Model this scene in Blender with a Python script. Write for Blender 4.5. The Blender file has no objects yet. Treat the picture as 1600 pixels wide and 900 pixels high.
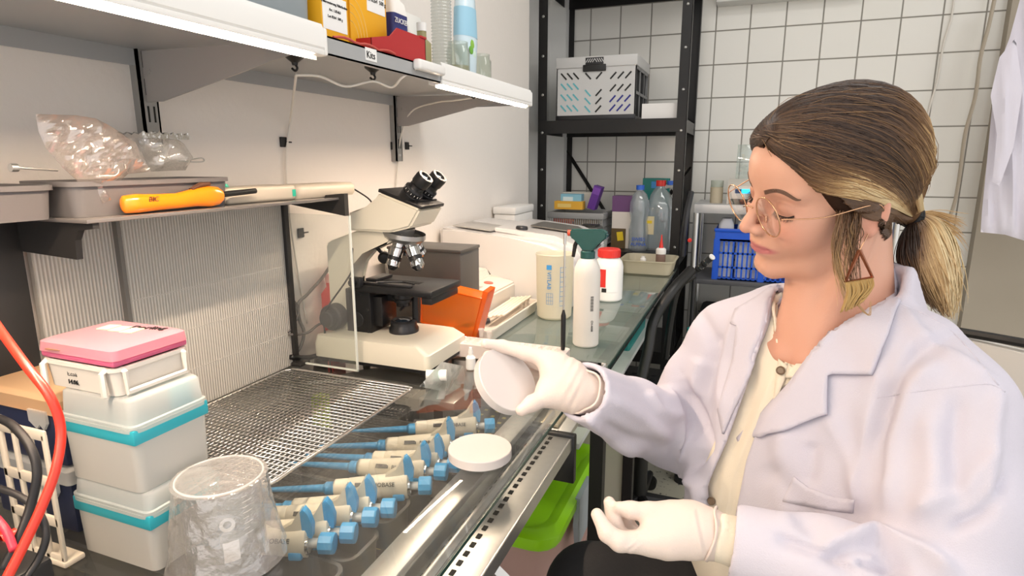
import bpy, bmesh, math, random
import numpy as np
from mathutils import Vector, Matrix, Euler
from mathutils.bvhtree import BVHTree
from math import sin, cos, pi, radians, sqrt, atan2
random.seed(7); rng = np.random.default_rng(7)
SC = bpy.context.scene; COL = SC.collection
# ---------------------------------------------------------------- camera
YAW, PITCH, FPX = radians(21.2), radians(11.9), 945.0
CAM = Vector((0.86, 0.0, 1.25))
cd = bpy.data.cameras.new('camera'); cam = bpy.data.objects.new('camera', cd); COL.objects.link(cam)
cam.location = CAM; cam.rotation_euler = (pi/2 - PITCH, 0, YAW)
cd.sensor_width = 36; cd.lens = 36*FPX/1600; cd.clip_start = 0.02; cd.clip_end = 60
SC.camera = cam
FW = Vector((-sin(YAW)*cos(PITCH), cos(YAW)*cos(PITCH), -sin(PITCH)))
RT = Vector((cos(YAW), sin(YAW), 0))
UP = Vector((-sin(YAW)*sin(PITCH), cos(YAW)*sin(PITCH), cos(PITCH)))
def P(u, v, x=None, y=None, z=None, d=None):
    "a point of the room from where it is seen in the photo and one known coordinate (or its depth)"
    r = FW*FPX + RT*(u-800) + UP*(450-v)
    if x is not None: s = (x-CAM.x)/r.x
    elif y is not None: s = (y-CAM.y)/r.y
    elif z is not None: s = (z-CAM.z)/r.z
    else: s = d/FPX
    return CAM + r*s
def px(p):
    q = Vector(p)-CAM; k = FPX/q.dot(FW)
    return 800+k*q.dot(RT), 450-k*q.dot(UP)
# ---------------------------------------------------------------- world, lamps, exposure
W = bpy.data.worlds.new('room_light'); SC.world = W; W.use_nodes = True
W.node_tree.nodes['Background'].inputs[0].default_value = (1.0, 0.975, 0.965, 1)
W.node_tree.nodes['Background'].inputs[1].default_value = 1.0
def area(name, loc, rot, sx, sy, power, col=(1, 1, 1)):
    l = bpy.data.lights.new(name, 'AREA'); l.shape = 'RECTANGLE'; l.size = sx; l.size_y = sy
    l.energy = power; l.color = col
    o = bpy.data.objects.new(name, l); COL.objects.link(o); o.location = loc; o.rotation_euler = rot
    return o
area('ceiling_lamp', (1.15, 1.35, 2.52), (0, 0, 0), 1.3, 0.5, 9, (1, .975, .95))
area('ceiling_lamp', (0.9, -0.6, 2.52), (0, 0, 0), 1.6, 0.8, 9, (1, .975, .95))
area('ceiling_lamp', (2.6, -0.2, 2.52), (0, 0, 0), 1.2, 1.2, 9, (.95, .96, 1))
SC.view_settings.view_transform = 'Standard'; SC.view_settings.look = 'None'
SC.view_settings.exposure = 0.42; SC.view_settings.gamma = 1; SC.view_settings.use_curve_mapping = False
# ---------------------------------------------------------------- materials
def lin(c):
    if isinstance(c, str): c = [int(c[i:i+2], 16)/255 for i in (0, 2, 4)]
    return tuple(x/12.92 if x <= .04045 else ((x+.055)/1.055)**2.4 for x in c)+(1,)
MC = {}
def M(name, col='808080', rough=.5, metal=0, noise=0, nscale=30, bump=0, bscale=200, coat=0, spec=.5, emit=0, sss=0, trl=0, hole=0):
    "principled material with a noise wander of its colour, optional bump, translucency and see-through share"
    if name in MC: return MC[name]
    m = bpy.data.materials.new(name); m.use_nodes = True; nt = m.node_tree; N = nt.nodes; L = nt.links
    b = N['Principled BSDF']; out = N['Material Output']
    b.inputs['Base Color'].default_value = lin(col); b.inputs['Roughness'].default_value = rough
    b.inputs['Metallic'].default_value = metal; b.inputs['Coat Weight'].default_value = coat
    b.inputs['Specular IOR Level'].default_value = spec
    tc = N.new('ShaderNodeTexCoord')
    if noise:
        n = N.new('ShaderNodeTexNoise'); n.inputs['Scale'].default_value = nscale; n.inputs['Detail'].default_value = 3
        L.new(tc.outputs['Object'], n.inputs['Vector'])
        mx = N.new('ShaderNodeMix'); mx.data_type = 'RGBA'; mx.blend_type = 'MULTIPLY'; mx.inputs[0].default_value = noise
        mx.inputs[6].default_value = lin(col); L.new(n.outputs['Color'], mx.inputs[7]); 
        r = N.new('ShaderNodeMapRange'); r.inputs[1].default_value = .3; r.inputs[2].default_value = .7; r.inputs[3].default_value = .55; r.inputs[4].default_value = 1.1
        L.new(n.outputs['Fac'], r.inputs[0]); L.new(r.outputs[0], mx.inputs[7]); L.new(mx.outputs[2], b.inputs['Base Color'])
    if bump:
        n2 = N.new('ShaderNodeTexNoise'); n2.inputs['Scale'].default_value = bscale
        L.new(tc.outputs['Object'], n2.inputs['Vector'])
        bp = N.new('ShaderNodeBump'); bp.inputs['Strength'].default_value = bump; bp.inputs['Distance'].default_value = .002
        L.new(n2.outputs['Fac'], bp.inputs['Height']); L.new(bp.outputs[0], b.inputs['Normal'])
    if emit:
        b.inputs['Emission Color'].default_value = lin(col); b.inputs['Emission Strength'].default_value = emit
    if sss:
        b.inputs['Subsurface Weight'].default_value = sss; b.inputs['Subsurface Radius'].default_value = (1, .35, .2); b.inputs['Subsurface Scale'].default_value = .006
    sh = b.outputs[0]
    if trl:
        t = N.new('ShaderNodeBsdfTranslucent'); t.inputs[0].default_value = lin(col)
        a = N.new('ShaderNodeMixShader'); a.inputs[0].default_value = trl; L.new(sh, a.inputs[1]); L.new(t.outputs[0], a.inputs[2]); sh = a.outputs[0]
    if hole:
        t = N.new('ShaderNodeBsdfTransparent'); t.inputs[0].default_value = lin(col)
        a = N.new('ShaderNodeMixShader'); a.inputs[0].default_value = hole; L.new(sh, a.inputs[1]); L.new(t.outputs[0], a.inputs[2]); sh = a.outputs[0]
    L.new(sh, out.inputs[0]); MC[name] = m
    return m
def clear(name, tint='ffffff', body=0.06, rough=.03, bodycol='ffffff', bump=0, bscale=25, gl=.045):
    "clear sheet or film: see-through with Fresnel gloss and a little milky body"
    if name in MC: return MC[name]
    m = bpy.data.materials.new(name); m.use_nodes = True; nt = m.node_tree; N = nt.nodes; L = nt.links
    N.remove(N['Principled BSDF']); out = N['Material Output']
    t = N.new('ShaderNodeBsdfTransparent'); t.inputs[0].default_value = lin(tint)
    g = N.new('ShaderNodeBsdfGlossy'); g.inputs['Roughness'].default_value = rough
    d = N.new('ShaderNodeBsdfDiffuse'); d.inputs[0].default_value = lin(bodycol)
    tr = N.new('ShaderNodeBsdfTranslucent'); tr.inputs[0].default_value = lin(bodycol)
    dm = N.new('ShaderNodeMixShader'); dm.inputs[0].default_value = .45; L.new(d.outputs[0], dm.inputs[1]); L.new(tr.outputs[0], dm.inputs[2])
    a = N.new('ShaderNodeMixShader'); a.inputs[0].default_value = body; L.new(t.outputs[0], a.inputs[1]); L.new(dm.outputs[0], a.inputs[2])
    fr = N.new('ShaderNodeLayerWeight'); fr.inputs[0].default_value = .5
    p5 = N.new('ShaderNodeMath'); p5.operation = 'POWER'; L.new(fr.outputs['Facing'], p5.inputs[0]); p5.inputs[1].default_value = 4
    mr = N.new('ShaderNodeMapRange'); L.new(p5.outputs[0], mr.inputs[0]); mr.inputs[3].default_value = gl; mr.inputs[4].default_value = .95
    if bump:
        tc = N.new('ShaderNodeTexCoord'); n2 = N.new('ShaderNodeTexNoise'); n2.inputs['Scale'].default_value = bscale; n2.inputs['Detail'].default_value = 4
        L.new(tc.outputs['Object'], n2.inputs['Vector'])
        bp = N.new('ShaderNodeBump'); bp.inputs['Strength'].default_value = bump; bp.inputs['Distance'].default_value = .01
        L.new(n2.outputs['Fac'], bp.inputs['Height']); L.new(bp.outputs[0], g.inputs['Normal']); L.new(bp.outputs[0], fr.inputs['Normal'])
    c = N.new('ShaderNodeMixShader'); L.new(mr.outputs[0], c.inputs[0]); L.new(a.outputs[0], c.inputs[1]); L.new(g.outputs[0], c.inputs[2])
    L.new(c.outputs[0], out.inputs[0]); MC[name] = m
    return m
# ---------------------------------------------------------------- mesh helpers
def frame(d):
    d = Vector(d).normalized(); a = Vector((0, 0, 1)) if abs(d.z) < .9 else Vector((1, 0, 0))
    x = d.cross(a).normalized(); return x, d.cross(x).normalized(), d
class MB:
    def __init__(s): s.bm = bmesh.new()
    def _xf(s, vs, mat):
        for v in vs: v.co = mat @ v.co
    def box(s, c, size, rot=None, bev=0, seg=2):
        r = bmesh.ops.create_cube(s.bm, size=1); vs = r['verts']
        for v in vs: v.co = Vector((v.co.x*size[0], v.co.y*size[1], v.co.z*size[2]))
        if bev:
            es = list({e for v in vs for e in v.link_edges})
            rr = bmesh.ops.bevel(s.bm, geom=es, offset=min(bev, min(size)*.49), segments=seg, affect='EDGES', profile=.5, clamp_overlap=True)
            vs = list({v for f in rr['faces'] for v in f.verts} | {v for v in vs if v.is_valid})
        m = Matrix.Translation(Vector(c)) @ ((Euler(rot).to_matrix() if isinstance(rot, (tuple, Euler)) else rot).to_4x4() if rot is not None else Matrix())
        s._xf(vs, m); return s
    def span(s, a, b, bev=0, seg=2):
        a = Vector(a); b = Vector(b); return s.box((a+b)/2, [abs(x) for x in (b-a)], None, bev, seg)
    def cyl(s, p, q, r, r2=None, seg=20, cap=True):
        p = Vector(p); q = Vector(q); r2 = r if r2 is None else r2; x, y, d = frame(q-p)
        A = [s.bm.verts.new(p+(x*cos(t)+y*sin(t))*r) for t in [2*pi*i/seg for i in range(seg)]]
        B = [s.bm.verts.new(q+(x*cos(t)+y*sin(t))*r2) for t in [2*pi*i/seg for i in range(seg)]]
        for i in range(seg): s.bm.faces.new((A[i], A[(i+1) % seg], B[(i+1) % seg], B[i]))
        if cap: s.bm.faces.new(A[::-1]); s.bm.faces.new(B)
        return s
    def lathe(s, prof, o=(0, 0, 0), axis=(0, 0, 1), seg=28, sx=1, sy=1):
        "profile of (radius, height) pairs turned about the axis"
        o = Vector(o); x, y, d = frame(axis)
        if Vector(axis) == Vector((0, 0, 1)): x, y = Vector((1, 0, 0)), Vector((0, 1, 0))
        rings = []
        for r, h in prof:
            if r < 1e-5: rings.append([s.bm.verts.new(o+d*h)])
            else: rings.append([s.bm.verts.new(o+d*h+x*(cos(2*pi*i/seg)*r*sx)+y*(sin(2*pi*i/seg)*r*sy)) for i in range(seg)])
        for a, b in zip(rings, rings[1:]):
            for i in range(seg):
                j = (i+1) % seg
                if len(a) == 1 and len(b) == 1: continue
                if len(a) == 1: s.bm.faces.new((a[0], b[i], b[j]))
                elif len(b) == 1: s.bm.faces.new((a[i], a[j], b[0]))
                else: s.bm.faces.new((a[i], a[j], b[j], b[i]))
        return s
    def tube(s, pts, r, seg=8, cap=True, smooth=0):
        pts = [Vector(p) for p in pts]
        if smooth: pts = catmull(pts, smooth)
        n = len(pts); rs = r if isinstance(r, (list, tuple)) else [r]*n
        if len(rs) != n: rs = [rs[min(len(rs)-1, int(i*(len(rs)-1)/max(1, n-1)))] for i in range(n)]
        x, y, d = frame(pts[1]-pts[0]); rings = []
        for i, p in enumerate(pts):
            t = (pts[min(i+1, n-1)]-pts[max(i-1, 0)]).normalized()
            x = (x-t*x.dot(t)).normalized(); y = t.cross(x)
            rings.append([s.bm.verts.new(p+(x*cos(2*pi*k/seg)+y*sin(2*pi*k/seg))*rs[i]) for k in range(seg)])
        for a, b in zip(rings, rings[1:]):
            for k in range(seg): s.bm.faces.new((a[k], a[(k+1) % seg], b[(k+1) % seg], b[k]))
        if cap and seg > 2: s.bm.faces.new(rings[0][::-1]); s.bm.faces.new(rings[-1])
        return s
    def prism(s, poly, vec):
        "closed polygon (3-D points) pushed along vec"
        vec = Vector(vec); A = [s.bm.verts.new(Vector(p)) for p in poly]; B = [s.bm.verts.new(Vector(p)+vec) for p in poly]; n = len(A)
        s.bm.faces.new(A[::-1]); s.bm.faces.new(B)
        for i in range(n): s.bm.faces.new((A[i], A[(i+1) % n], B[(i+1) % n], B[i]))
        return s
    def loft(s, rings, cap=True, closed=True):
        R_ = [[s.bm.verts.new(Vector(p)) for p in r] for r in rings]; n = len(R_[0])
        for a, b in zip(R_, R_[1:]):
            for i in range(n if closed else n-1): s.bm.faces.new((a[i], a[(i+1) % n], b[(i+1) % n], b[i]))
        if cap: s.bm.faces.new(R_[0][::-1]); s.bm.faces.new(R_[-1])
        return s
    def tub(s, x0, x1, y0, y1, z0, z1, t=.002, flare=0, rad=.01, lip=0, lipz=.004, floor=None):
        "open box with rounded corners, flaring upwards, with wall thickness and an outward lip"
        fl = t if floor is None else floor
        def rr(z, off):
            return rrect(x0-off, x1+off, y0-off, y1+off, max(.001, rad+off), z)
        rings = [rr(z0, 0), rr(z1-lipz, flare)]
        if lip: rings += [rr(z1-lipz, flare+lip), rr(z1, flare+lip)]
        else: rings += [rr(z1, flare)]
        rings += [rr(z1, flare-t), rr(z0+fl, -t)]
        return s.loft(rings)
    def transform(s, m): bmesh.ops.transform(s.bm, matrix=m, verts=s.bm.verts); return s
    def build(s, name, mat, parent=None, smooth=35, loc=None):
        bmesh.ops.recalc_face_normals(s.bm, faces=s.bm.faces)
        me = bpy.data.meshes.new(name); s.bm.to_mesh(me); s.bm.free()
        return link(name, me, mat, parent, smooth, loc)
def link(name, me, mat, parent=None, smooth=35, loc=None):
    o = bpy.data.objects.new(name, me); COL.objects.link(o)
    if mat: me.materials.append(mat)
    if smooth:
        me.polygons.foreach_set('use_smooth', [True]*len(me.polygons))
        if smooth < 180: me.set_sharp_from_angle(angle=radians(smooth))
    if parent: o.parent = parent
    if loc is not None: o.location = loc
    return o
def rrect(x0, x1, y0, y1, r, z, n=5):
    r = min(r, (x1-x0)/2-1e-4, (y1-y0)/2-1e-4); out = []
    for cx, cy, a0 in ((x1-r, y1-r, 0), (x0+r, y1-r, pi/2), (x0+r, y0+r, pi), (x1-r, y0+r, 3*pi/2)):
        for k in range(n): a = a0+pi/2*k/(n-1); out.append(Vector((cx+r*cos(a), cy+r*sin(a), z)))
    return out
def catmull(p, n=8):
    out = []; q = [p[0]*2-p[1]]+list(p)+[p[-1]*2-p[-2]]
    for i in range(1, len(q)-2):
        for k in range(n):
            t = k/n; a, b, c, d = q[i-1:i+3]
            out.append(.5*((2*b)+(c-a)*t+(2*a-5*b+4*c-d)*t*t+(3*b-a-3*c+d)*t**3))
    return out+[p[-1]]
def thing(name, label, cat, loc=(0, 0, 0), rotz=0, group=None):
    o = bpy.data.objects.new(name, None); COL.objects.link(o); o.empty_display_size = .02
    o.location = loc; o.rotation_euler = (0, 0, rotz); return tag(o, label, cat, group)
def tag(o, label, cat, group=None, kind=None):
    o['label'] = label; o['category'] = cat
    if group: o['group'] = group
    if kind: o['kind'] = kind
    return o
def struct(o): o['kind'] = 'structure'; return o
def dup(root, loc, rotz=None, label=None):
    r = root.copy(); COL.objects.link(r); r.location = loc
    if rotz is not None: r.rotation_euler = (0, 0, rotz)
    if label: r['label'] = label
    for ch in list(root.children):
        c = ch.copy(); COL.objects.link(c); c.parent = r
        for g in ch.children:
            d = g.copy(); COL.objects.link(d); d.parent = c
    return r
def text(s, size, mat, parent, loc, xdir, ydir, name='lettering', ext=.0004, align='CENTER'):
    "raised lettering: xdir is the reading direction, ydir the up of the letters, in the parent's frame"
    cu = bpy.data.curves.new(name, 'FONT'); cu.body = s; cu.size = size; cu.extrude = ext; cu.align_x = align; cu.align_y = 'CENTER'; cu.resolution_u = 2
    t = bpy.data.objects.new(name, cu); COL.objects.link(t); dg = bpy.context.evaluated_depsgraph_get()
    me = bpy.data.meshes.new_from_object(t.evaluated_get(dg)); COL.objects.unlink(t); bpy.data.objects.remove(t)
    x = Vector(xdir).normalized(); y = Vector(ydir); y = (y-x*y.dot(x)).normalized(); z = x.cross(y)
    m = Matrix((x, y, z)).transposed().to_4x4(); m.translation = Vector(loc); me.transform(m); me.materials.clear()
    return link(name, me, mat, parent, 0)
# ---------------------------------------------------------------- signed distance modelling for soft forms
def smin(a, b, k): h = np.clip(.5+.5*(b-a)/k, 0, 1); return b*(1-h)+a*h-k*h*(1-h)
def smax(a, b, k): return -smin(-a, -b, k)
def s_cap(Q, a, b, ra, rb):
    a = np.array(a); b = np.array(b); ab = b-a; t = np.clip(((Q-a)@ab)/(ab@ab), 0, 1)
    return np.linalg.norm(Q-a-t[..., None]*ab, axis=-1)-(ra+(rb-ra)*t)
def s_ell(Q, c, r, rot=None):
    q = Q-np.array(c)
    if rot is not None: q = q@np.array(rot)
    r = np.array(r, float); k0 = np.linalg.norm(q/r, axis=-1); k1 = np.linalg.norm(q/(r*r), axis=-1)+1e-9
    return k0*(k0-1)/k1
def s_chain(Q, pts, rs, k=.004):
    d = None
    for i in range(len(pts)-1):
        e = s_cap(Q, pts[i], pts[i+1], rs[i], rs[i+1]); d = e if d is None else smin(d, e, k)
    return d
def s_box(Q, c, h, r, rot=None):
    q = Q-np.array(c)
    if rot is not None: q = q@np.array(rot)
    q = np.abs(q)-(np.array(h)-r)
    return np.linalg.norm(np.maximum(q, 0), axis=-1)+np.minimum(q.max(-1), 0)-r
def surfnet(fn, lo, hi, h, slack=.004):
    "naive surface nets: mesh of the zero level of fn inside the box"
    lo = np.array(lo, float); hi = np.array(hi, float); n = np.ceil((hi-lo)/h).astype(int)+1
    ax = [lo[i]+h*np.arange(n[i]) for i in range(3)]
    B_ = 8; nb = -(-n//B_); N_ = nb*B_; cx = [lo[i]+h*(np.arange(nb[i])*B_+(B_-1)/2) for i in range(3)]
    X, Y, Z = np.meshgrid(*cx, indexing='ij'); dc = fn(np.stack([X, Y, Z], -1)); D = np.repeat(np.repeat(np.repeat(dc, B_, 0), B_, 1), B_, 2).astype(np.float32)
    D = np.where(np.abs(D) < 1e-6, 1e-6, D)
    J = np.argwhere(np.abs(dc) < h*B_*.87*1.45+slack); g = np.arange(B_)
    for j0 in range(0, len(J), 400):
        j = J[j0:j0+400]; K = [(j[:, i, None]*B_+g) for i in range(3)]
        X = lo[0]+h*K[0][:, :, None, None]+np.zeros((1, 1, B_, B_)); Y = lo[1]+h*K[1][:, None, :, None]+np.zeros((1, B_, 1, B_)); Z = lo[2]+h*K[2][:, None, None, :]+np.zeros((1, B_, B_, 1))
        D[K[0][:, :, None, None], K[1][:, None, :, None], K[2][:, None, None, :]] = fn(np.stack([X, Y, Z], -1))
    n = N_
    S = D < 0; c = [S[a:n[0]-1+a, b:n[1]-1+b, e:n[2]-1+e] for a in (0, 1) for b in (0, 1) for e in (0, 1)]
    cnt = sum(x.astype(int) for x in c); act = (cnt > 0) & (cnt < 8)
    idx = -np.ones(act.shape, int); I = np.argwhere(act); idx[act] = np.arange(len(I))
    acc = np.zeros((len(I), 3)); num = np.zeros(len(I)); offs = [np.array((a, b, e)) for a in (0, 1) for b in (0, 1) for e in (0, 1)]
    for o in offs:
        for k in range(3):
            if o[k]: continue
            p = I+o; q = p.copy(); q[:, k] += 1
            d0 = D[p[:, 0], p[:, 1], p[:, 2]]; d1 = D[q[:, 0], q[:, 1], q[:, 2]]; m = (d0 < 0) != (d1 < 0)
            t = d0[m]/(d0[m]-d1[m]); pt = p[m].astype(float); pt[:, k] += t; acc[m] += pt; num[m] += 1
    V = lo+acc/num[:, None]*h; F_ = []
    for k in range(3):
        a, b = [j for j in range(3) if j != k]
        sl0 = [slice(1, -1)]*3; sl0[k] = slice(0, -1); sl1 = list(sl0); sl1[k] = slice(1, None)
        A = S[tuple(sl0)]; B = S[tuple(sl1)]; m = A != B; G = np.argwhere(m); off = np.ones(3, int); off[k] = 0; G = G+off
        flip = A[m]
        if (k == 1): flip = ~flip
        def ix(da, db): q = G.copy(); q[:, a] += da; q[:, b] += db; return idx[q[:, 0], q[:, 1], q[:, 2]]
        qd = np.stack([ix(-1, -1), ix(0, -1), ix(0, 0), ix(-1, 0)], 1); qd[~flip] = qd[~flip][:, ::-1]; F_.append(qd)
    F_ = np.concatenate(F_); F_ = F_[(F_ >= 0).all(1)]
    return V, F_
def npmesh(name, V, F_):
    me = bpy.data.meshes.new(name); me.vertices.add(len(V)); me.vertices.foreach_set('co', np.asarray(V, np.float32).ravel())
    k = F_.shape[1]; me.loops.add(len(F_)*k); me.loops.foreach_set('vertex_index', F_.astype(np.int32).ravel())
    me.polygons.add(len(F_)); me.polygons.foreach_set('loop_start', np.arange(0, len(F_)*k, k, dtype=np.int32)); me.update(calc_edges=True)
    me.validate(); return me
TZ = .83          # height of the bench's glass top
def GY(u, x, z):
    "the y at which a point with this x and z is seen in photo column u"
    k = (u-800)/FPX; dx = x-CAM.x; dz = z-CAM.z
    return CAM.y+(k*(dx*FW.x+dz*FW.z)-dx*RT.x)/(RT.y-k*FW.y)
def GX(u, y, z):
    k = (u-800)/FPX; dy = y-CAM.y; dz = z-CAM.z
    return CAM.x+(k*(dy*FW.y+dz*FW.z)-dy*RT.y)/(RT.x-k*FW.x)
# ================================================================ the setting
def tile_mat():
    m = M('white_wall_tiles', 'e9e7e0', .22); nt = m.node_tree; N = nt.nodes; L = nt.links; b = N['Principled BSDF']
    tc = N.new('ShaderNodeTexCoord'); sp = N.new('ShaderNodeSeparateXYZ'); L.new(tc.outputs['Object'], sp.inputs[0])
    def line(sock, off, width):
        a = N.new('ShaderNodeMath'); a.operation = 'ADD'; L.new(sock, a.inputs[0]); a.inputs[1].default_value = off
        d = N.new('ShaderNodeMath'); d.operation = 'DIVIDE'; L.new(a.outputs[0], d.inputs[0]); d.inputs[1].default_value = .1447
        f = N.new('ShaderNodeMath'); f.operation = 'FRACT'; L.new(d.outputs[0], f.inputs[0])
        s = N.new('ShaderNodeMath'); s.operation = 'SUBTRACT'; L.new(f.outputs[0], s.inputs[0]); s.inputs[1].default_value = .5
        ab = N.new('ShaderNodeMath'); ab.operation = 'ABSOLUTE'; L.new(s.outputs[0], ab.inputs[0])
        r = N.new('ShaderNodeMapRange'); L.new(ab.outputs[0], r.inputs[0]); r.inputs[1].default_value = .5-width*1.5; r.inputs[2].default_value = .5-width*.6
        return r.outputs[0]
    l1 = line(sp.outputs['X'], -.0855+.1447*10, .018); l2 = line(sp.outputs['Z'], -1.822+.1447*20, .018)
    mx = N.new('ShaderNodeMath'); mx.operation = 'MAXIMUM'; L.new(l1, mx.inputs[0]); L.new(l2, mx.inputs[1])
    mix = N.new('ShaderNodeMix'); mix.data_type = 'RGBA'; L.new(mx.outputs[0], mix.inputs[0]); mix.inputs[6].default_value = lin('e9e7e0'); mix.inputs[7].default_value = lin('8b877f')
    L.new(mix.outputs[2], b.inputs['Base Color'])
    rr = N.new('ShaderNodeMapRange'); L.new(mx.outputs[0], rr.inputs[0]); rr.inputs[3].default_value = .2; rr.inputs[4].default_value = .8; L.new(rr.outputs[0], b.inputs['Roughness'])
    bp = N.new('ShaderNodeBump'); bp.inputs['Strength'].default_value = .5; bp.inputs['Distance'].default_value = .002; bp.invert = True
    L.new(mx.outputs[0], bp.inputs['Height']); L.new(bp.outputs[0], b.inputs['Normal'])
    return m
WALLP = M('rough_white_plaster', 'e9e3dc', .8, bump=.35, bscale=90)
struct(MB().span((-.13, -1.6, 0), (-.03, 2.49, 2.6)).build('wall_left', WALLP, smooth=0))
struct(MB().span((-.2, 2.49, 0), (-.1, 3.05, 2.6)).build('wall_left_recess', M('white_paint_smooth', 'dfdfdc', .6), smooth=0))
struct(MB().span((-.2, 3.05, 0), (1.74, 3.15, 2.6)).build('wall_back', tile_mat(), smooth=0))
struct(MB().span((1.74, 3.0, 0), (4.2, 3.15, 2.6)).build('wall_right', M('beige_grey_paint', 'a89f90', .7, bump=.1), smooth=0))
struct(MB().span((-.2, -1.6, 2.6), (4.2, 3.15, 2.7)).build('ceiling', M('white_ceiling', 'e8e8e6', .8), smooth=0))
def floor_mat():
    m = M('speckled_grey_linoleum', 'b9b5a2', .45); nt = m.node_tree; N = nt.nodes; L = nt.links; b = N['Principled BSDF']
    tc = N.new('ShaderNodeTexCoord'); v = N.new('ShaderNodeTexNoise'); v.inputs['Scale'].default_value = 55; L.new(tc.outputs['Object'], v.inputs['Vector'])
    r = N.new('ShaderNodeValToRGB'); L.new(v.outputs['Fac'], r.inputs[0]); r.color_ramp.elements[0].position = .3; r.color_ramp.elements[0].color = lin('4f4d45')
    r.color_ramp.elements[1].position = .36; r.color_ramp.elements[1].color = lin('bdb9a6'); L.new(r.outputs[0], b.inputs['Base Color']); return m
struct(MB().span((-.2, -1.6, -.05), (4.2, 3.15, 0)).build('floor', floor_mat(), smooth=0))
struct(MB().span((-.1, 2.985, 0), (-.02, 3.05, 2.6)).build('trim_1', M('white_paint_smooth'), smooth=0))
# ================================================================ bench
STEEL = M('brushed_steel', 'd6d6d3', .38, 1, noise=.12, nscale=60)
DARKST = M('black_steel', '1c1b1c', .45, .3)
BLACKP = M('black_plastic', '161616', .4)
GLASS = clear('bench_glass', 'fafbfa', .02, .02, 'eceeec')
GEDGE = M('green_glass_edge', '27403a', .15)
# near light bench: sunk tray with a steel frame
b = thing('steel_bench', 'stainless steel bench with a perforated sunken tray under clear glass, in front on the left', 'bench', (0, 0, 0))
MB().span((0, .12, .70), (.53, 1.17, .712)).build('tray_floor', None, b, 0)
tf = b.children[0]
def grid_mat():
    m = M('dark_mesh_with_yellow_squares', '3a3733', .4, .3); nt = m.node_tree; N = nt.nodes; L = nt.links; bs = N['Principled BSDF']
    tc = N.new('ShaderNodeTexCoord'); sc = N.new('ShaderNodeVectorMath'); sc.operation = 'SCALE'; sc.inputs['Scale'].default_value = 38; L.new(tc.outputs['Object'], sc.inputs[0])
    f = N.new('ShaderNodeVectorMath'); f.operation = 'FRACTION'; L.new(sc.outputs[0], f.inputs[0]); sp = N.new('ShaderNodeSeparateXYZ'); L.new(f.outputs[0], sp.inputs[0])
    def pulse(s):
        g = N.new('ShaderNodeMath'); g.operation = 'COMPARE'; L.new(s, g.inputs[0]); g.inputs[1].default_value = .5; g.inputs[2].default_value = .15; return g.outputs[0]
    a = N.new('ShaderNodeMath'); a.operation = 'MULTIPLY'; L.new(pulse(sp.outputs[0]), a.inputs[0]); L.new(pulse(sp.outputs[1]), a.inputs[1])
    mix = N.new('ShaderNodeMix'); mix.data_type = 'RGBA'; L.new(a.outputs[0], mix.inputs[0]); mix.inputs[6].default_value = lin('4b463f'); mix.inputs[7].default_value = lin('c5b768')
    L.new(mix.outputs[2], bs.inputs['Base Color']); return m
tf.data.materials.append(grid_mat())
m = MB(); m.span((-.02, .12, .70), (0, 1.17, .822)); m.span((0, .12, .70), (.60, .135, .822)); m.span((0, 1.16, .70), (.60, 1.175, .822)); m.build('tray_wall', M('grey_steel', 'b0aeaa', .45, .6), b)
# front frame: two flat rails, a raised bright bead and square slots
m = MB(); m.span((.500, .12, .80), (.536, 1.16, .812), .002); m.span((.499, .12, .712), (.502, 1.16, .81)); m.build('inner_rail', STEEL, b)
m = MB(); m.span((.537, .12, .775), (.606, .93, .785), .001); m.span((.537, .93, .775), (.60, 1.16, .785), .001)
m.span((.606, .12, .764), (.609, .93, .785)); m.span((.552, .12, .785), (.558, 1.0, .800), .002); m.build('front_rail', STEEL, b)
for x in (.5455, .574):
    m = MB()
    for k in range(30): m.box((x, .40+k*.0185, .7855), (.006, .009, .0012))
    m.build('slot_row', M('slot_dark', '15140f', .8), b, 0)
m = MB(); m.span((.505, .93, .70), (.614, .945, .79), .003); m.build('end_cap', BLACKP, b)
m = MB(); m.span((.50, .96, .786), (.575, 1.02, .792), .002); m.build('hinge_plate', M('pale_brass', 'c9bca2', .3, .7), b)
for x, y in ((.02, .2), (.57, .2), (.02, 1.14)):
    m = MB(); m.span((x-.02, y-.02, 0), (x+.02, y+.02, .70), .003); m.build('leg', STEEL, b)
o = MB().span((.0, .12, .823), (.589, 1.185, .829), .001).build('glass_top', GLASS, b)
m = MB(); m.span((.588, .12, .8235), (.5898, 1.185, .8287)); m.build('polished_edge', GEDGE, o)
# far glass table
t = thing('glass_table', 'long glass table on a black frame reaching to the black shelving', 'table', (0, 1.2, 0))
m = MB(); m.span((0, 0, .82), (.612, 1.27, .8285), .001); m.build('table_top', clear('table_glass', 'e6f0eb', .28, .02, 'd6e2dc', gl=.09), t)
m = MB(); m.span((.610, 0, .8205), (.6135, 1.27, .8285)); m.build('polished_edge', GEDGE, t)
m = MB(); m.span((.02, 0.02, .79), (.60, .045, .819)); m.span((.02, 1.23, .79), (.60, 1.26, .819)); m.span((.575, .02, .79), (.60, 1.26, .819)); m.span((0.02, .02, .79), (.045, 1.26, .819)); m.build('table_frame', DARKST, t)
for x in (.035, .587):
    for y in (.035, 1.24): MB().span((x-.015, y-.015, 0), (x+.015, y+.015, .79)).build('leg', DARKST, t)
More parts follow.
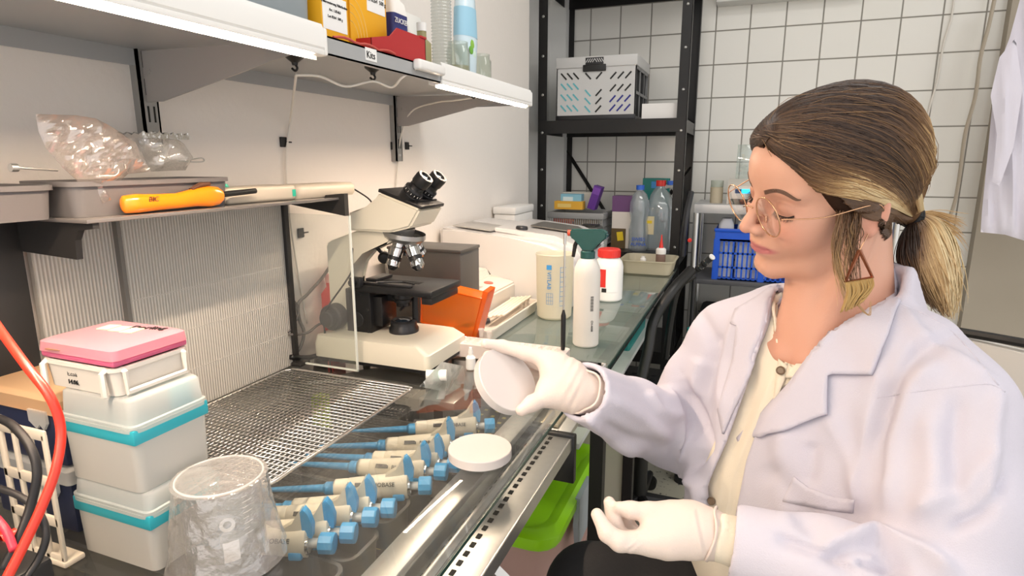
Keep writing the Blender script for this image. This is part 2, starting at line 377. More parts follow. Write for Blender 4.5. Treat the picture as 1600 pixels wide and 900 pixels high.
# lower board under the far glass with things stored on it
o = MB().span((.01, 1.25, .60), (.54, 2.44, .615), .002).transform(Matrix.Translation((0, -1.2, 0))).build('lower_shelf', M('pale_laminate', 'd5d9d4', .5), t)
m = MB(); m.box((.575, 1.165, .834), (.07, .034, .009), (0, 0, 0), .0015); o = m.build('corner_clamp', M('polished_chrome', 'd8d8d8', .08, 1))
tag(o, 'chrome clamp joining the two glass tops beside the wrist', 'clamp'); MB().span((.602, 1.172, .829), (.612, 1.177, .842), .001).build('screw', STEEL, o)
m = MB(); m.span((.543, 1.149, .8386), (.607, 1.181, .8392)); m.build('dark_face', M('smoked_mirror', '1b1d1e', .05, .6), o)
# ================================================================ the person
person = thing('person', 'woman in white lab coat, gold glasses and gloves, seated and holding a dish', 'person', (1.02, .98, 0))
def own(o):
    "the figure is modelled where she sits: hand the mesh to the person with its coordinates taken from her base"
    o.parent = person; o.data.transform(Matrix.Translation(-person.location)); return o
HO = Vector((.9497, .8636, 1.2096)); HY, HP, HR = 3.6513, .2675, -.2914
def rotm(y, p, r):
    cy, sy, cp, sp, cr, sr = cos(y), sin(y), cos(p), sin(p), cos(r), sin(r)
    return np.array([[cy, -sy, 0], [sy, cy, 0], [0, 0, 1]])@np.array([[cp, 0, sp], [0, 1, 0], [-sp, 0, cp]])@np.array([[1, 0, 0], [0, cr, -sr], [0, sr, cr]])
HM = rotm(HY, HP, HR)
def hw(p): return Vector(HM@np.array(p, float))+HO             # head frame -> room
def toh(Q): return (Q-np.array(HO))@HM
NK = P(1290, 505, d=.80); SL = P(1490, 590, d=.665); SR = P(1145, 490, d=.93)
LE = P(1470, 945, d=.60); LW = P(1120, 838, d=.66); RE = P(1050, 675, d=.99); RW = P(912, 612, d=.80)
lat = (SR-SL).normalized(); lat.z = 0; lat.normalize(); fwd = Vector((0, 0, 1)).cross(lat)     # lat runs to her right, fwd out of her chest
TR = np.array([list(lat), list(fwd), [0, 0, 1]]).T           # columns are the torso axes
MID = (SL+SR)/2; MID.z = (SL.z+SR.z)/2
def tw(a, b, c): return MID+lat*a+fwd*b+Vector((0, 0, c))
def head_sdf(Q):
    q = toh(Q); q = q.copy(); s = q[..., 1].copy(); q[..., 1] = np.abs(q[..., 1])
    d = s_ell(q, (-.008, 0, .040), (.090, .070, .076))
    d = smin(d, s_ell(q, (.028, 0, .050), (.0655, .061, .052)), .02)
    d = smin(d, s_ell(q, (.030, 0, -.018), (.060, .056, .072)), .02)
    d = smin(d, s_ell(q, (.052, .031, -.016), (.033, .027, .036)), .018)
    d = smin(d, s_chain(q, [(.074, .009, -.080), (.045, .037, -.072), (.008, .053, -.052), (-.004, .060, -.015)], [.0145, .014, .014, .013], .01), .02)
    d = smin(d, s_ell(q, (.074, 0, -.079), (.0165, .018, .0145)), .012)
    d = smin(d, s_ell(q, (.077, 0, -.042), (.0205, .027, .024)), .012)
    d = smin(d, s_cap(q, (.079, .016, .034), (.068, .043, .034), .009, .007), .012)          # brow ridge
    d = smax(d, -s_ell(q, (.096, .031, .014), (.0165, .020, .0155)), .014)                   # eye socket
    d = smin(d, s_ell(q, (.0685, .031, .015), (.0135, .0148, .0125)), .004)                  # closed lid over the eye
    d = smax(d, -s_chain(q, [(.0830, .021, .0080), (.0835, .031, .0048), (.0755, .044, .0075)], [.0010, .0012, .0008]), .002)
    d = smin(d, s_chain(q, [(.083, 0, .030), (.092, 0, .012), (.1045, 0, -.007), (.1085, 0, -.0135)], [.0065, .0068, .0070, .0082]), .010)
    d = smin(d, s_ell(q, (.0975, .0105, -.0175), (.0095, .0065, .0072)), .005)
    d = smin(d, s_cap(q, (.100, 0, -.020), (.090, 0, -.027), .0045, .005), .006)
    d = smax(d, -s_ell(q, (.1005, .0062, -.0245), (.0048, .0028, .0030)), .003)
    lip = s_chain(q, [(.0968, 0, -.0405), (.0945, .008, -.0398), (.0865, .017, -.0425), (.0775, .0225, -.0430)], [.0030, .0033, .0027, .0012], .003)
    low = s_chain(q, [(.0950, 0, -.0500), (.0920, .009, -.0500), (.0850, .017, -.0480), (.0775, .0220, -.0438)], [.0038, .0037, .0029, .0012], .003)
    d = smin(d, lip, .0035); d = smin(d, low, .0035)
    d = smax(d, -s_chain(q, [(.1015, 0, -.0453), (.0985, .008, -.0450), (.0900, .018, -.0450), (.0795, .0265, -.0432)], [.0010, .0010, .0010, .0008]), .002)
    d = smax(d, -s_ell(q, (.101, 0, -.0635), (.009, .02, .006)), .008)
    ear = s_ell(q, (-.014, .0725, .000), (.015, .0055, .029), rotm(-.30, 0, 0)); ear = smax(ear, -s_ell(q, (-.010, .079, .006), (.009, .006, .014)), .004)
    ear = smin(ear, s_ell(q, (-.008, .0725, -.026), (.007, .0045, .008)), .004)
    return smin(d, ear, .004)
NB = np.array(NK)
def body_sdf(Q):
    d = head_sdf(Q)
    na = np.array(hw((-.030, 0, -.045))); nb = np.array(tw(.0, -.035, .035))
    n = s_cap(Q, na, nb, .052, .058)
    fr = s_cap(Q, np.array(hw((.000, 0, -.070))), np.array(tw(.0, .020, -.015)), .038, .042)
    n = smin(n, fr, .03)
    for sgn in (-1, 1):                                                                        # sternomastoid and collar bones
        n = smin(n, s_cap(Q, np.array(hw((-.022, -.050*sgn, -.030))), np.array(tw(.018*sgn, .052, -.016)), .011, .008), .014)
        n = smin(n, s_cap(Q, np.array(tw(.016*sgn, .058, -.020)), np.array(tw(.13*sgn, .015, .012)), .008, .009), .014)
    d = smin(d, n, .016)
    ch = s_ell((Q-np.array(MID))@TR, (0, -.018, -.20), (.145, .085, .25))
    ch = smin(ch, s_chain(Q, [np.array(SL)+[0, 0, -.06], np.array(tw(0, -.02, -.005)), np.array(SR)+[0, 0, -.06]], [.028, .055, .028], .03), .03)
    ch = smin(ch, s_ell((Q-np.array(MID))@TR, (0, .0, -.42), (.15, .10, .16)), .08)
    d = smin(d, ch, .03)
    for a, b, c in ((SL, LE, LW), (SR, RE, RW)):
        d = smin(d, s_chain(Q, [np.array(a)+[0, 0, -.06], np.array(b), np.array(b)*.14+np.array(c)*.86], [.022, .030, .023], .01), .03)
    return d
V, F_ = surfnet(body_sdf, (.55, .45, .45), (1.35, 1.30, 1.40), .0024)
me = npmesh('body', V, F_)
q = toh(V); qa = np.abs(q[:, 1]); col = np.tile(np.array(lin('cf9f88')[:3]), (len(V), 1))
def blob(c, r, p=2): return np.exp(-(((q[:, 0]-c[0])/r[0])**2+((qa-c[1])/r[1])**2+((q[:, 2]-c[2])/r[2])**2))[:, None]
def paint(col, w, c): return col*(1-w)+np.array(lin(c)[:3])*w
col = paint(col, .45*blob((.075, .040, -.014), (.03, .02, .018)), 'd88f7c')
col = paint(col, .35*blob((.11, 0, -.014), (.012, .012, .012)), 'd48f7e')
col = paint(col, .40*blob((.076, .032, .016), (.02, .018, .012)), 'b98272')
w_ = np.clip(1.35-np.sqrt(((qa)/.0235)**2+((q[:, 2]+.0455)/(.0060))**2)*1.0, 0, 1)[:, None]*(q[:, 0] > .072)[:, None]; w_ = np.clip(w_*3.2, 0, 1)
col = paint(col, .85*w_, 'b5646a')
col = paint(col, .5*blob((-.01, .078, -.01), (.02, .01, .03)), 'd58a78')
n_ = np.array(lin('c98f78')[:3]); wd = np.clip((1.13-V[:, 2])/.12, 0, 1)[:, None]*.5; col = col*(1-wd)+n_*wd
for cx, cz in (((.05, .05), -.06), ((.056, .046), -.045)): pass
at = me.color_attributes.new('skin_tone', 'FLOAT_COLOR', 'POINT'); at.data.foreach_set('color', np.concatenate([col, np.ones((len(V), 1))], 1).astype(np.float32).ravel())
SKIN = M('skin', 'dbab94', .48, sss=.12, bump=.12, bscale=900, spec=.4)
_n = SKIN.node_tree; _a = _n.nodes.new('ShaderNodeAttribute'); _a.attribute_name = 'skin_tone'; _n.links.new(_a.outputs['Color'], _n.nodes['Principled BSDF'].inputs['Base Color'])
body = own(link('body', me, SKIN, None, 180))
BB = BVHTree.FromPolygons([v for v in V], F_.tolist())
# ---------------------------------------------------------------- lab coat
def polydist(u, v, poly):
    "signed pixel distance to a closed outline, negative inside"
    poly = np.array(poly, float); d = np.full(u.shape, 1e9); ins = np.zeros(u.shape, bool); n = len(poly)
    for i in range(n):
        a, b = poly[i], poly[(i+1) % n]; e = b-a; t = np.clip(((u-a[0])*e[0]+(v-a[1])*e[1])/(e@e), 0, 1)
        d = np.minimum(d, np.hypot(u-a[0]-t*e[0], v-a[1]-t*e[1]))
        c = ((a[1] > v) != (b[1] > v)) & (u < (b[0]-a[0])*(v-a[1])/(b[1]-a[1]+1e-12)+a[0]); ins ^= c
    return np.where(ins, -d, d)
def pxs(Q):
    r = Q-np.array(CAM); k = FPX/(r@np.array(FW)); return 800+k*(r@np.array(RT)), 450-k*(r@np.array(UP)), r@np.array(FW)
A_ = lambda v: np.array(v)
def coat_outer(Q):
    T = (Q-A_(MID))@TR
    d = s_ell(T, (.0, -.005, -.19), (.185, .118, .25))
    d = smin(d, s_chain(Q, [A_(SL)+[0, 0, -.045], A_(tw(-.09, -.03, -.015)), A_(tw(0, -.035, .0)), A_(tw(.09, -.03, -.015)), A_(SR)+[0, 0, -.045]], [.055, .062, .062, .06, .052], .04), .05)
    d = smin(d, s_ell(T, (-.005, .005, -.42), (.205, .135, .20)), .10)
    d = smin(d, s_ell(T, (-.075, .055, -.20), (.075, .058, .085)), .05)
    d = smin(d, s_ell(T, (.075, .055, -.20), (.075, .058, .085)), .05)
    sl = A_(SL)+[0, 0, -.035]; sr = A_(SR)+[0, 0, -.04]
    le = A_(LE); lw = A_(LW); re = A_(RE); rw = A_(RW)
    d = smin(d, s_chain(Q, [sl, sl*.45+le*.55+A_(fwd)*-.008, le], [.062, .069, .060], .02), .035)
    d = smin(d, s_chain(Q, [le, lw*.5+le*.5, lw*.97+le*.03], [.060, .050, .0385], .02), .02)
    d = smin(d, s_chain(Q, [sr, sr*.5+re*.5, re], [.054, .057, .056], .02), .035)
    d = smin(d, s_chain(Q, [re, rw*.5+re*.5, rw], [.056, .050, .040], .02), .02)
    return d
OPEN = [(1228, 395), (1340, 440), (1300, 500), (1268, 545), (1236, 592), (1190, 650), (1166, 720), (1150, 800), (1130, 960), (1020, 960), (1060, 860), (1092, 790), (1136, 690), (1168, 600), (1194, 520), (1214, 450)]
def coat_sdf(Q):
    d = coat_outer(Q); u, v, z = pxs(Q); pd = polydist(u, v, OPEN)*z/FPX
    nrm = ((Q-A_(MID))@TR)[..., 1]
    slot = np.maximum(np.maximum(pd, -(d+.022)), -(nrm+.03)); d = smax(d, -slot, .004)
    # the sleeves end in open cuffs
    for e, w in ((LE, LW), (RE, RW)):
        ax = A_((w-e).normalized()); t = (Q-A_(w))@ax; rr = np.linalg.norm((Q-A_(w))-t[..., None]*ax, axis=-1)
        near = rr < .07; d = np.where(near & (t > -.03), np.maximum(d, t-.004), d)
        d = np.where(near, np.maximum(d, -np.maximum(rr-.033, -(t+.03))), d)
    # neck hole
    nk = s_cap(Q, A_(tw(0, .01, -.02)), A_(hw((-.02, 0, -.05))), .062, .07); d = smax(d, -nk, .006)
    cl = [(-.072, .045, -.02), (-.078, .01, .03), (-.077, -.03, .07), (-.058, -.066, .095), (0, -.088, .10), (.056, -.066, .085), (.070, -.02, .05), (.060, .03, .005)]
    for k in range(5):
        w = k/4; ring = [A_(tw(a*(1+.16*w), b_*(1+.10*w)-.004*w, c_-.05*w)) for a, b_, c_ in cl]; d = smin(d, s_chain(Q, ring, [.0065+.003*w]*8, .004), .012)
    return d
V, F_ = surfnet(coat_sdf, (.50, .40, .48), (1.42, 1.36, 1.20), .0042)
me = npmesh('lab_coat', V, F_)
def vnorm(me):
    n = np.empty(len(me.vertices)*3, np.float32); me.vertex_normals.foreach_get('vector', n); return n.reshape(-1, 3)
def seg_profile(u, v, line):
    "distance to a drawn line in the photo's pixels, the side of it and the place along it"
    L_ = np.array(line, float); best = np.full(u.shape, 1e9); side = np.zeros(u.shape); along = np.zeros(u.shape); tot = 0; ls = np.linalg.norm(np.diff(L_[:, :2], axis=0), axis=1); S = ls.sum()
    for i in range(len(L_)-1):
        a, b = L_[i, :2], L_[i+1, :2]; e = b-a; t = np.clip(((u-a[0])*e[0]+(v-a[1])*e[1])/(e@e), 0, 1); dx = u-a[0]-t*e[0]; dy = v-a[1]-t*e[1]; d = np.hypot(dx, dy); m = d < best
        best = np.where(m, d, best); side = np.where(m, np.sign(e[0]*dy-e[1]*dx), side); along = np.where(m, (tot+t*ls[i])/S, along); tot += ls[i]
    return best, side, along
def sculpt(V, me, folds, out=1.0):
    N = vnorm(me); u, v, z = pxs(V); face = np.clip(-(N@A_(FW))*3+.6, 0, 1); disp = np.zeros(len(V))
    for line, w, amp in folds:
        d, s, t = seg_profile(u, v, line); fade = np.clip(np.minimum(t, 1-t)*6+.15, 0, 1)
        if isinstance(w, tuple): wd = np.where(s > 0, w[1], w[0])        # steeper on one side than the other
        else: wd = w
        disp += amp*.001*np.exp(-(d/wd)**2)*fade
    return V+N*(disp*face*out)[:, None]
FOLDS = [
 # left sleeve and arm pit
 ([(1362, 790), (1370, 700), (1392, 610), (1432, 545), (1500, 520)], (9, 26), -5.5), ([(1385, 800), (1398, 690), (1425, 600), (1470, 560)], (26, 16), 6),
 ([(1375, 560), (1362, 640), (1366, 720), (1352, 790)], (10, 30), 5),
 ([(1560, 600), (1545, 700), (1550, 800)], 14, 4), ([(1500, 610), (1490, 700), (1500, 800)], 18, -4), ([(1450, 640), (1462, 740), (1440, 820)], 20, 3.5),
 ([(1290, 868), (1330, 848), (1372, 842), (1420, 900)], (8, 22), -8), ([(1310, 842), (1370, 830), (1450, 858), (1500, 900)], (10, 20), 6), ([(1210, 832), (1290, 862), (1350, 900)], (6, 18), -5),
 ([(1340, 875), (1400, 895)], 9, -5), ([(1480, 830), (1540, 800), (1572, 740)], 12, -4), ([(1420, 800), (1500, 770), (1560, 690)], 14, 3),
 # chest drapes
 ([(1250, 480), (1330, 560), (1390, 640)], 30, -4), ([(1290, 640), (1330, 720), (1350, 800)], 18, 3.5), ([(1200, 720), (1250, 800), (1290, 850)], 20, -4), ([(1225, 660), (1220, 760), (1240, 820)], 18, 4),
 ([(1270, 690), (1262, 760)], 14, -3), ([(1400, 470), (1440, 520), (1560, 600)], (8, 16), 3),
 # far side, right sleeve
 ([(1070, 590), (1085, 640), (1098, 700), (1080, 740)], (8, 20), -9), ([(1045, 600), (1062, 650), (1070, 735)], (14, 10), 6), ([(1010, 610), (1030, 640), (1060, 655)], 8, 4), ([(935, 665), (985, 690), (1040, 700)], 12, -4),
 ([(950, 620), (1000, 650), (1050, 690)], 10, 3.5), ([(1100, 560), (1080, 620)], 16, 5), ([(1130, 520), (1100, 620), (1105, 720)], 12, -5), ([(1110, 450), (1060, 540), (1040, 600)], 14, 3),
 ([(1160, 480), (1130, 560), (1128, 650)], 10, 4), ([(910, 645), (960, 690), (1010, 725)], 8, 4),
 ([(1090, 480), (1120, 540)], 10, -4), ([(900, 600), (930, 640)], 6, -3), ([(1060, 740), (1090, 760), (1100, 800)], 10, 6)]
V = sculpt(V, me, FOLDS, 2.1); nz = V.astype(np.float32)
me.vertices.foreach_set('co', nz.ravel()); me.update()
CLOTH = M('white_coat_cloth', 'c6c2cd', .85, bump=.25, bscale=700, spec=.2)
coat = link('lab_coat', me, CLOTH, None, 180); own(coat)
CB = BVHTree.FromPolygons(V.tolist(), F_.tolist())
from mathutils.geometry import delaunay_2d_cdt
def drape(name, outline, mat, lift, thick, bvh=None, step=6, parent=None, curl=None, folds=None, soft=2):
    "a piece of cloth laid on the figure where its outline is seen, with its own thickness"
    bvh = bvh or CB; outline = np.array(outline, float); ring = []
    for i in range(len(outline)):
        a, b = outline[i], outline[(i+1) % len(outline)]; n = max(1, int(np.linalg.norm(b-a)/step))
        for k in range(n): ring.append(a+(b-a)*k/n)
    u0, v0 = outline.min(0); u1, v1 = outline.max(0); U_, V_ = np.meshgrid(np.arange(u0, u1, step), np.arange(v0, v1, step), indexing='ij')
    D = polydist(U_, V_, outline); inn = [(u, v) for u, v, d in zip(U_.ravel(), V_.ravel(), D.ravel()) if d < -step*.6]
    pts = [Vector(p) for p in ring]+[Vector(p) for p in inn]; n = len(ring)
    co, ed, fa, *_ = delaunay_2d_cdt(pts, [(i, (i+1) % n) for i in range(n)], [], 1, 1e-4)
    bm = bmesh.new(); vs = []
    for p in co:
        r = (FW*FPX+RT*(p[0]-800)+UP*(450-p[1])).normalized(); h = bvh.ray_cast(CAM, r); f = curl(p[0], p[1]) if curl else 0
        vs.append(bm.verts.new(h[0]-r*(lift+f)) if h[0] is not None else None)
    for f in fa:
        q = [vs[i] for i in f]
        if None in q: continue
        zs = [(w.co-CAM).length for w in q]
        if max(zs)-min(zs) > .05: continue
        try: bm.faces.new(q)
        except ValueError: pass
    for w in [w for w in bm.verts if not w.link_faces]: bm.verts.remove(w)
    for _ in range(soft): bmesh.ops.smooth_vert(bm, verts=[w for w in bm.verts if not w.is_boundary], factor=.5, use_axis_x=True, use_axis_y=True, use_axis_z=True)
    bmesh.ops.recalc_face_normals(bm, faces=bm.faces); bm.normal_update()
    if sum(f.normal.dot(f.calc_center_median()-CAM) for f in bm.faces) > 0: bmesh.ops.reverse_faces(bm, faces=bm.faces)
    me = bpy.data.meshes.new(name); bm.to_mesh(me); bm.free()
    if folds:
        V_ = np.empty(len(me.vertices)*3, np.float32); me.vertices.foreach_get('co', V_); V_ = sculpt(V_.reshape(-1, 3).astype(float), me, folds); me.vertices.foreach_set('co', V_.astype(np.float32).ravel()); me.update()
    o = link(name, me, mat, None, 0); md = o.modifiers.new('thickness', 'SOLIDIFY'); md.thickness = thick; md.offset = -1
    me.polygons.foreach_set('use_smooth', [True]*len(me.polygons)); own(o)
    if parent is not None: o.parent = parent
    return o
coat.matrix_parent_inverse = Matrix()
LAP = M('white_coat_cloth')
lapL = [(1372, 415), (1392, 420), (1404, 465), (1388, 520), (1358, 584), (1300, 583), (1292, 586), (1290, 646), (1236, 668), (1152, 690), (1150, 684), (1190, 640), (1232, 596), (1262, 560), (1284, 520), (1300, 500), (1336, 480), (1362, 448)]
lapR = [(1224, 430), (1228, 450), (1210, 490), (1196, 528), (1168, 590), (1140, 650), (1128, 678), (1120, 640), (1144, 560), (1150, 508), (1140, 505), (1148, 482), (1182, 462)]
drape('collar_lapel', lapL, CLOTH, .009, .005, parent=coat)
drape('collar_lapel', lapR, CLOTH, .006, .004, parent=coat)
pocket = [(1240, 745), (1262, 762), (1300, 776), (1334, 782), (1332, 802), (1290, 797), (1250, 789), (1222, 783)]
drape('chest_pocket', pocket, CLOTH, .002, .0018, parent=coat)
# ---------------------------------------------------------------- gloves
GLOVE = M('pale_latex', 'd8c8be', .5, bump=.2, bscale=500, sss=.05)
def glove(name, fn, lo, hi, lab=None):
    V, F_ = surfnet(fn, lo, hi, .0016); me = npmesh(name, V, F_); o = link(name, me, GLOVE, None, 180); own(o); return o
def PP(L): return [np.array(P(u, v, d=d)) for u, v, d in L]
# far hand, thumb below the dish and fingers behind it
def rh(Q):
    d = s_chain(Q, PP([(925, 616, .812), (905, 611, .808), (888, 600, .806), (868, 585, .808)]), [.0275, .0255, .0250, .019], .012)
    d = smin(d, s_chain(Q, PP([(895, 620, .806), (866, 612, .803), (852, 606, .80)]), [.021, .017, .012], .01), .012)
    d = smin(d, s_cap(Q, *PP([(888, 582, .815), (862, 570, .818)]), .020, .016), .014)
    d = smin(d, s_chain(Q, PP([(872, 566, .815), (822, 552, .822), (785, 541, .823), (759, 537, .815)]), [.0125, .0098, .0086, .0068], .004), .010)
    d = smin(d, s_chain(Q, PP([(872, 578, .832), (826, 562, .850), (790, 552, .858), (762, 556, .852)]), [.0120, .0095, .0085, .007], .004), .008)
    d = smin(d, s_chain(Q, PP([(876, 590, .845), (838, 580, .868), (806, 572, .874), (782, 576, .866)]), [.0115, .009, .008, .0065], .004), .008)
    d = smin(d, s_chain(Q, PP([(880, 602, .852), (850, 598, .876), (824, 594, .884), (806, 596, .876)]), [.0105, .008, .0072, .006], .004), .008)
    d = smin(d, s_chain(Q, PP([(880, 618, .800), (856, 620, .793), (832, 630, .785), (815, 641, .779)]), [.0160, .0120, .0100, .0078], .006), .012)
    t = pxs(Q); w = np.sin((t[0]*.9+t[1]*.5)*.45)*.0006*np.exp(-((t[0]-895)/14)**2); return d+w
c = P(860, 590, d=.82); gr = glove('glove', rh, (c.x-.13, c.y-.1, c.z-.09), (c.x+.12, c.y+.14, c.z+.1))
# near hand, palm turned up, fingers curled
def lh(Q):
    d = s_chain(Q, PP([(1128, 840, .664), (1100, 832, .664), (1070, 826, .666), (1035, 826, .668)]), [.0250, .0250, .0255, .021], .012)
    d = smin(d, s_chain(Q, PP([(1075, 845, .655), (1040, 845, .655), (1018, 842, .655)]), [.0165, .0175, .0150], .01), .014)
    d = smin(d, s_cap(Q, *PP([(1080, 806, .675), (1036, 806, .680)]), .0130, .0115), .014)
    d = smin(d, s_chain(Q, PP([(1045, 804, .672), (1014, 799, .670), (985, 797, .672), (968, 793, .674)]), [.0130, .0098, .0092, .0066], .005), .010)   # thumb
    d = smin(d, s_chain(Q, PP([(1015, 848, .652), (968, 846, .646), (949, 833, .650), (933, 804, .660)]), [.0135, .0102, .0092, .0068], .005), .008)
    d = smin(d, s_chain(Q, PP([(1015, 844, .668), (972, 842, .672), (960, 818, .676), (952, 785, .684)]), [.0120, .0092, .0086, .0066], .005), .006)
    d = smin(d, s_chain(Q, PP([(1018, 840, .682), (985, 838, .692), (975, 822, .694), (970, 806, .694)]), [.0115, .0086, .0078, .0062], .005), .006)
    d = smin(d, s_chain(Q, PP([(1020, 838, .694), (995, 834, .706), (984, 822, .706), (984, 812, .702)]), [.0105, .0075, .0068, .0056], .004), .006)
    u, v, z = pxs(Q)
    for a, b_, w, am in (((978, 858), (992, 848), 2.2, .0011), ((984, 864), (1000, 852), 2.2, .0009), ((996, 838), (1012, 828), 2.5, -.0010), ((1084, 800), (1098, 870), 3, .0010), ((1090, 798), (1104, 862), 3, -.0008)):
        dd, s, t_ = seg_profile(u, v, [a, b_]); d = d-am*np.exp(-(dd/w)**2)
    return d
c = P(1015, 825, d=.67); gl = glove('glove', lh, (c.x-.09, c.y-.07, c.z-.075), (c.x+.12, c.y+.09, c.z+.08))
gl['label'] = 'pale glove on the open hand with curled fingers'; gr['label'] = 'pale glove on the hand gripping the dish'
# rolled glove rims
for w, e, r, nm in ((LW, LE, .0285, 'a'), (RW, RE, .0285, 'b')):
    ax = (w-e).normalized(); x, y, _ = frame(ax); cc = w+ax*.006
    m = MB(); pts = [cc+(x*cos(t)+y*sin(t))*(r+.0015*sin(5*t))+ax*.002*sin(3*t) for t in [2*pi*k/40 for k in range(41)]]
    m.tube(pts, .0016, 6, cap=False); o = m.build('rolled_rim', GLOVE, None, 180); own(o)
    o.parent = gl if nm == 'a' else gr
# ---------------------------------------------------------------- shirt in the opening
SHIRT = M('cream_shirt_cloth', 'e3d9c6', .85, bump=.2, bscale=600, spec=.2)
def shirt_sdf(Q):
    d = coat_outer(Q)+.013; T = (Q-A_(MID))@TR
    fr = s_ell(T, (0, -.0, -.20), (.16, .116, .26)); d = smin(np.maximum(d, fr-.2), 1e3+0*d, .01)
    u, v, z = pxs(Q); VN = [(1230, 380), (1345, 430), (1318, 476), (1300, 492), (1255, 520), (1228, 558), (1222, 520), (1214, 470), (1212, 440)]
    pd = polydist(u, v, VN)*z/FPX; slot = np.maximum(np.maximum(pd, -(d+.05)), -(T[..., 1]+.02)); d = smax(d, -slot, .003)
    d = np.maximum(d, -s_cap(Q, A_(tw(0, .012, -.02)), A_(hw((-.02, 0, -.05))), .054, .06))
    d = np.maximum(d, Q[..., 2]-1.10); d = np.maximum(d, np.abs(T[..., 0])-.13); d = np.maximum(d, -(T[..., 1]+.03)); d = np.maximum(d, polydist(u, v, OPEN)*z/FPX-.016)
    return d
V, F_ = surfnet(shirt_sdf, (.70, .60, .56), (1.2, 1.2, 1.14), .004)
me = npmesh('shirt', V, F_)
V = sculpt(V, me, [([(1222, 560), (1190, 640), (1150, 740), (1120, 880)], (2.5, 9), 3), ([(1150, 600), (1178, 620)], 5, 1.5), ([(1180, 560), (1170, 640), (1120, 760)], 8, -3), ([(1140, 700), (1120, 800)], 8, 3)])
me.vertices.foreach_set('co', V.astype(np.float32).ravel()); me.update()
shirt = own(link('shirt', me, SHIRT, None, 180)); SB = BVHTree.FromPolygons(V.tolist(), F_.tolist())
drape('shirt_placket', [(1214, 446), (1222, 470), (1227, 520), (1232, 566), (1226, 590), (1206, 640), (1216, 560), (1208, 500), (1206, 462)], SHIRT, .006, .003, SB, parent=shirt)
drape('shirt_placket', [(1335, 480), (1312, 478), (1284, 492), (1262, 506), (1256, 520), (1262, 536), (1250, 546), (1236, 556), (1226, 590), (1245, 590), (1268, 560), (1290, 532), (1310, 506)], SHIRT, .008, .003, SB, parent=shirt)
BTN = M('tortoise_button', '6d5a46', .3)
for u, v in ((1272, 521), (1266, 537), (1220, 579), (1112, 783)):
    r = (P(u, v, d=1)-CAM).normalized(); h = SB.ray_cast(CAM, r); 
    if h[0] is None: continue
    n = (-r+h[1]*.6).normalized(); p = h[0]-r*.0095
    o = MB().lathe([(0, .0022), (.0035, .0022), (.0045, .0030), (.0056, .0022), (.0058, .0008), (0, 0)], p, n, 16).build('button', BTN, None); own(o); o.parent = shirt
# coat button and cuff seams
for line in ([(1136, 800), (1125, 832), (1116, 874)],):
    pts = []
    for p in catmull([Vector((a, b, 0)) for a, b in line], 8):
        r = (P(p.x, p.y, d=1)-CAM).normalized(); h = CB.ray_cast(CAM, r)
        if h[0] is not None: pts.append(h[0]-r*.0006)
    o = MB().tube(pts, .0011, 5).build('cuff_seam', CLOTH, None, 180); own(o); o.parent = coat
def seam(line, r=.0009, lift=-.0003, name='seam', mat=None, par=None, bv=None):
    pts = []
    for p in catmull([Vector((a, b, 0)) for a, b in line], 10):
        q = (P(p.x, p.y, d=1)-CAM).normalized(); h = (bv or CB).ray_cast(CAM, q)
        if h[0] is not None and (not pts or (h[0]-pts[-1]).length < .06): pts.append(h[0]-q*lift)
    if len(pts) > 2: o = MB().tube(pts, r, 5).build(name, mat or CLOTH, None, 180); own(o); o.parent = par or coat; return o
seam([(1392, 470), (1430, 484), (1490, 520), (1560, 602)]); seam([(1370, 622), (1430, 612), (1500, 604), (1545, 600), (1570, 612)])
# ---------------------------------------------------------------- trousers
TROU = M('black_trouser_cloth', '0c0b0d', .8, bump=.2)
K1 = P(925, 925, z=.60); K2 = P(1040, 1010, z=.60); hp = tw(.08, .02, -.46); hq = tw(-.09, .02, -.46)
def legs(Q):
    d = s_chain(Q, [A_(hp), A_(K1), A_(K1)+[-.02, .03, -.34], A_(K1)+[-.05, .03, -.50]], [.095, .066, .050, .045], .03)
    d = smin(d, s_chain(Q, [A_(hq), A_(K2), A_(K2)+[-.02, .0, -.34], A_(K2)+[-.04, 0, -.50]], [.098, .068, .050, .045], .03), .03)
    return smin(d, s_cap(Q, A_(hp), A_(hq), .11, .11), .04)
lo = np.minimum(np.minimum(A_(K1), A_(K2)), A_(hq))-.16; hi = np.maximum(np.maximum(A_(hp), A_(hq)), A_(K1))+.16; lo[2] = .03; lo[0] = min(lo[0], .5)
V, F_ = surfnet(legs, lo, hi, .008); own(link('trousers', npmesh('trousers', V, F_), TROU, None, 180))
SHOE = M('black_shoe', '141414', .4)
for k in (K1, K2):
    a = k+Vector((-.05, .02, 0)); a.z = .06
    m = MB(); m.loft([[Vector((a.x+.06-.21*t, a.y+s_*w, z)) for s_, z in ((-1, .012), (-1, .012+hh*.6), (-.5, .012+hh), (.5, .012+hh), (1, .012+hh*.6), (1, .012))] for t, w, hh in ((0, .022, .06), (.15, .033, .085), (.45, .034, .075), (.8, .042, .045), (1, .028, .025))])
    own(m.build('shoe', SHOE, None, 60))
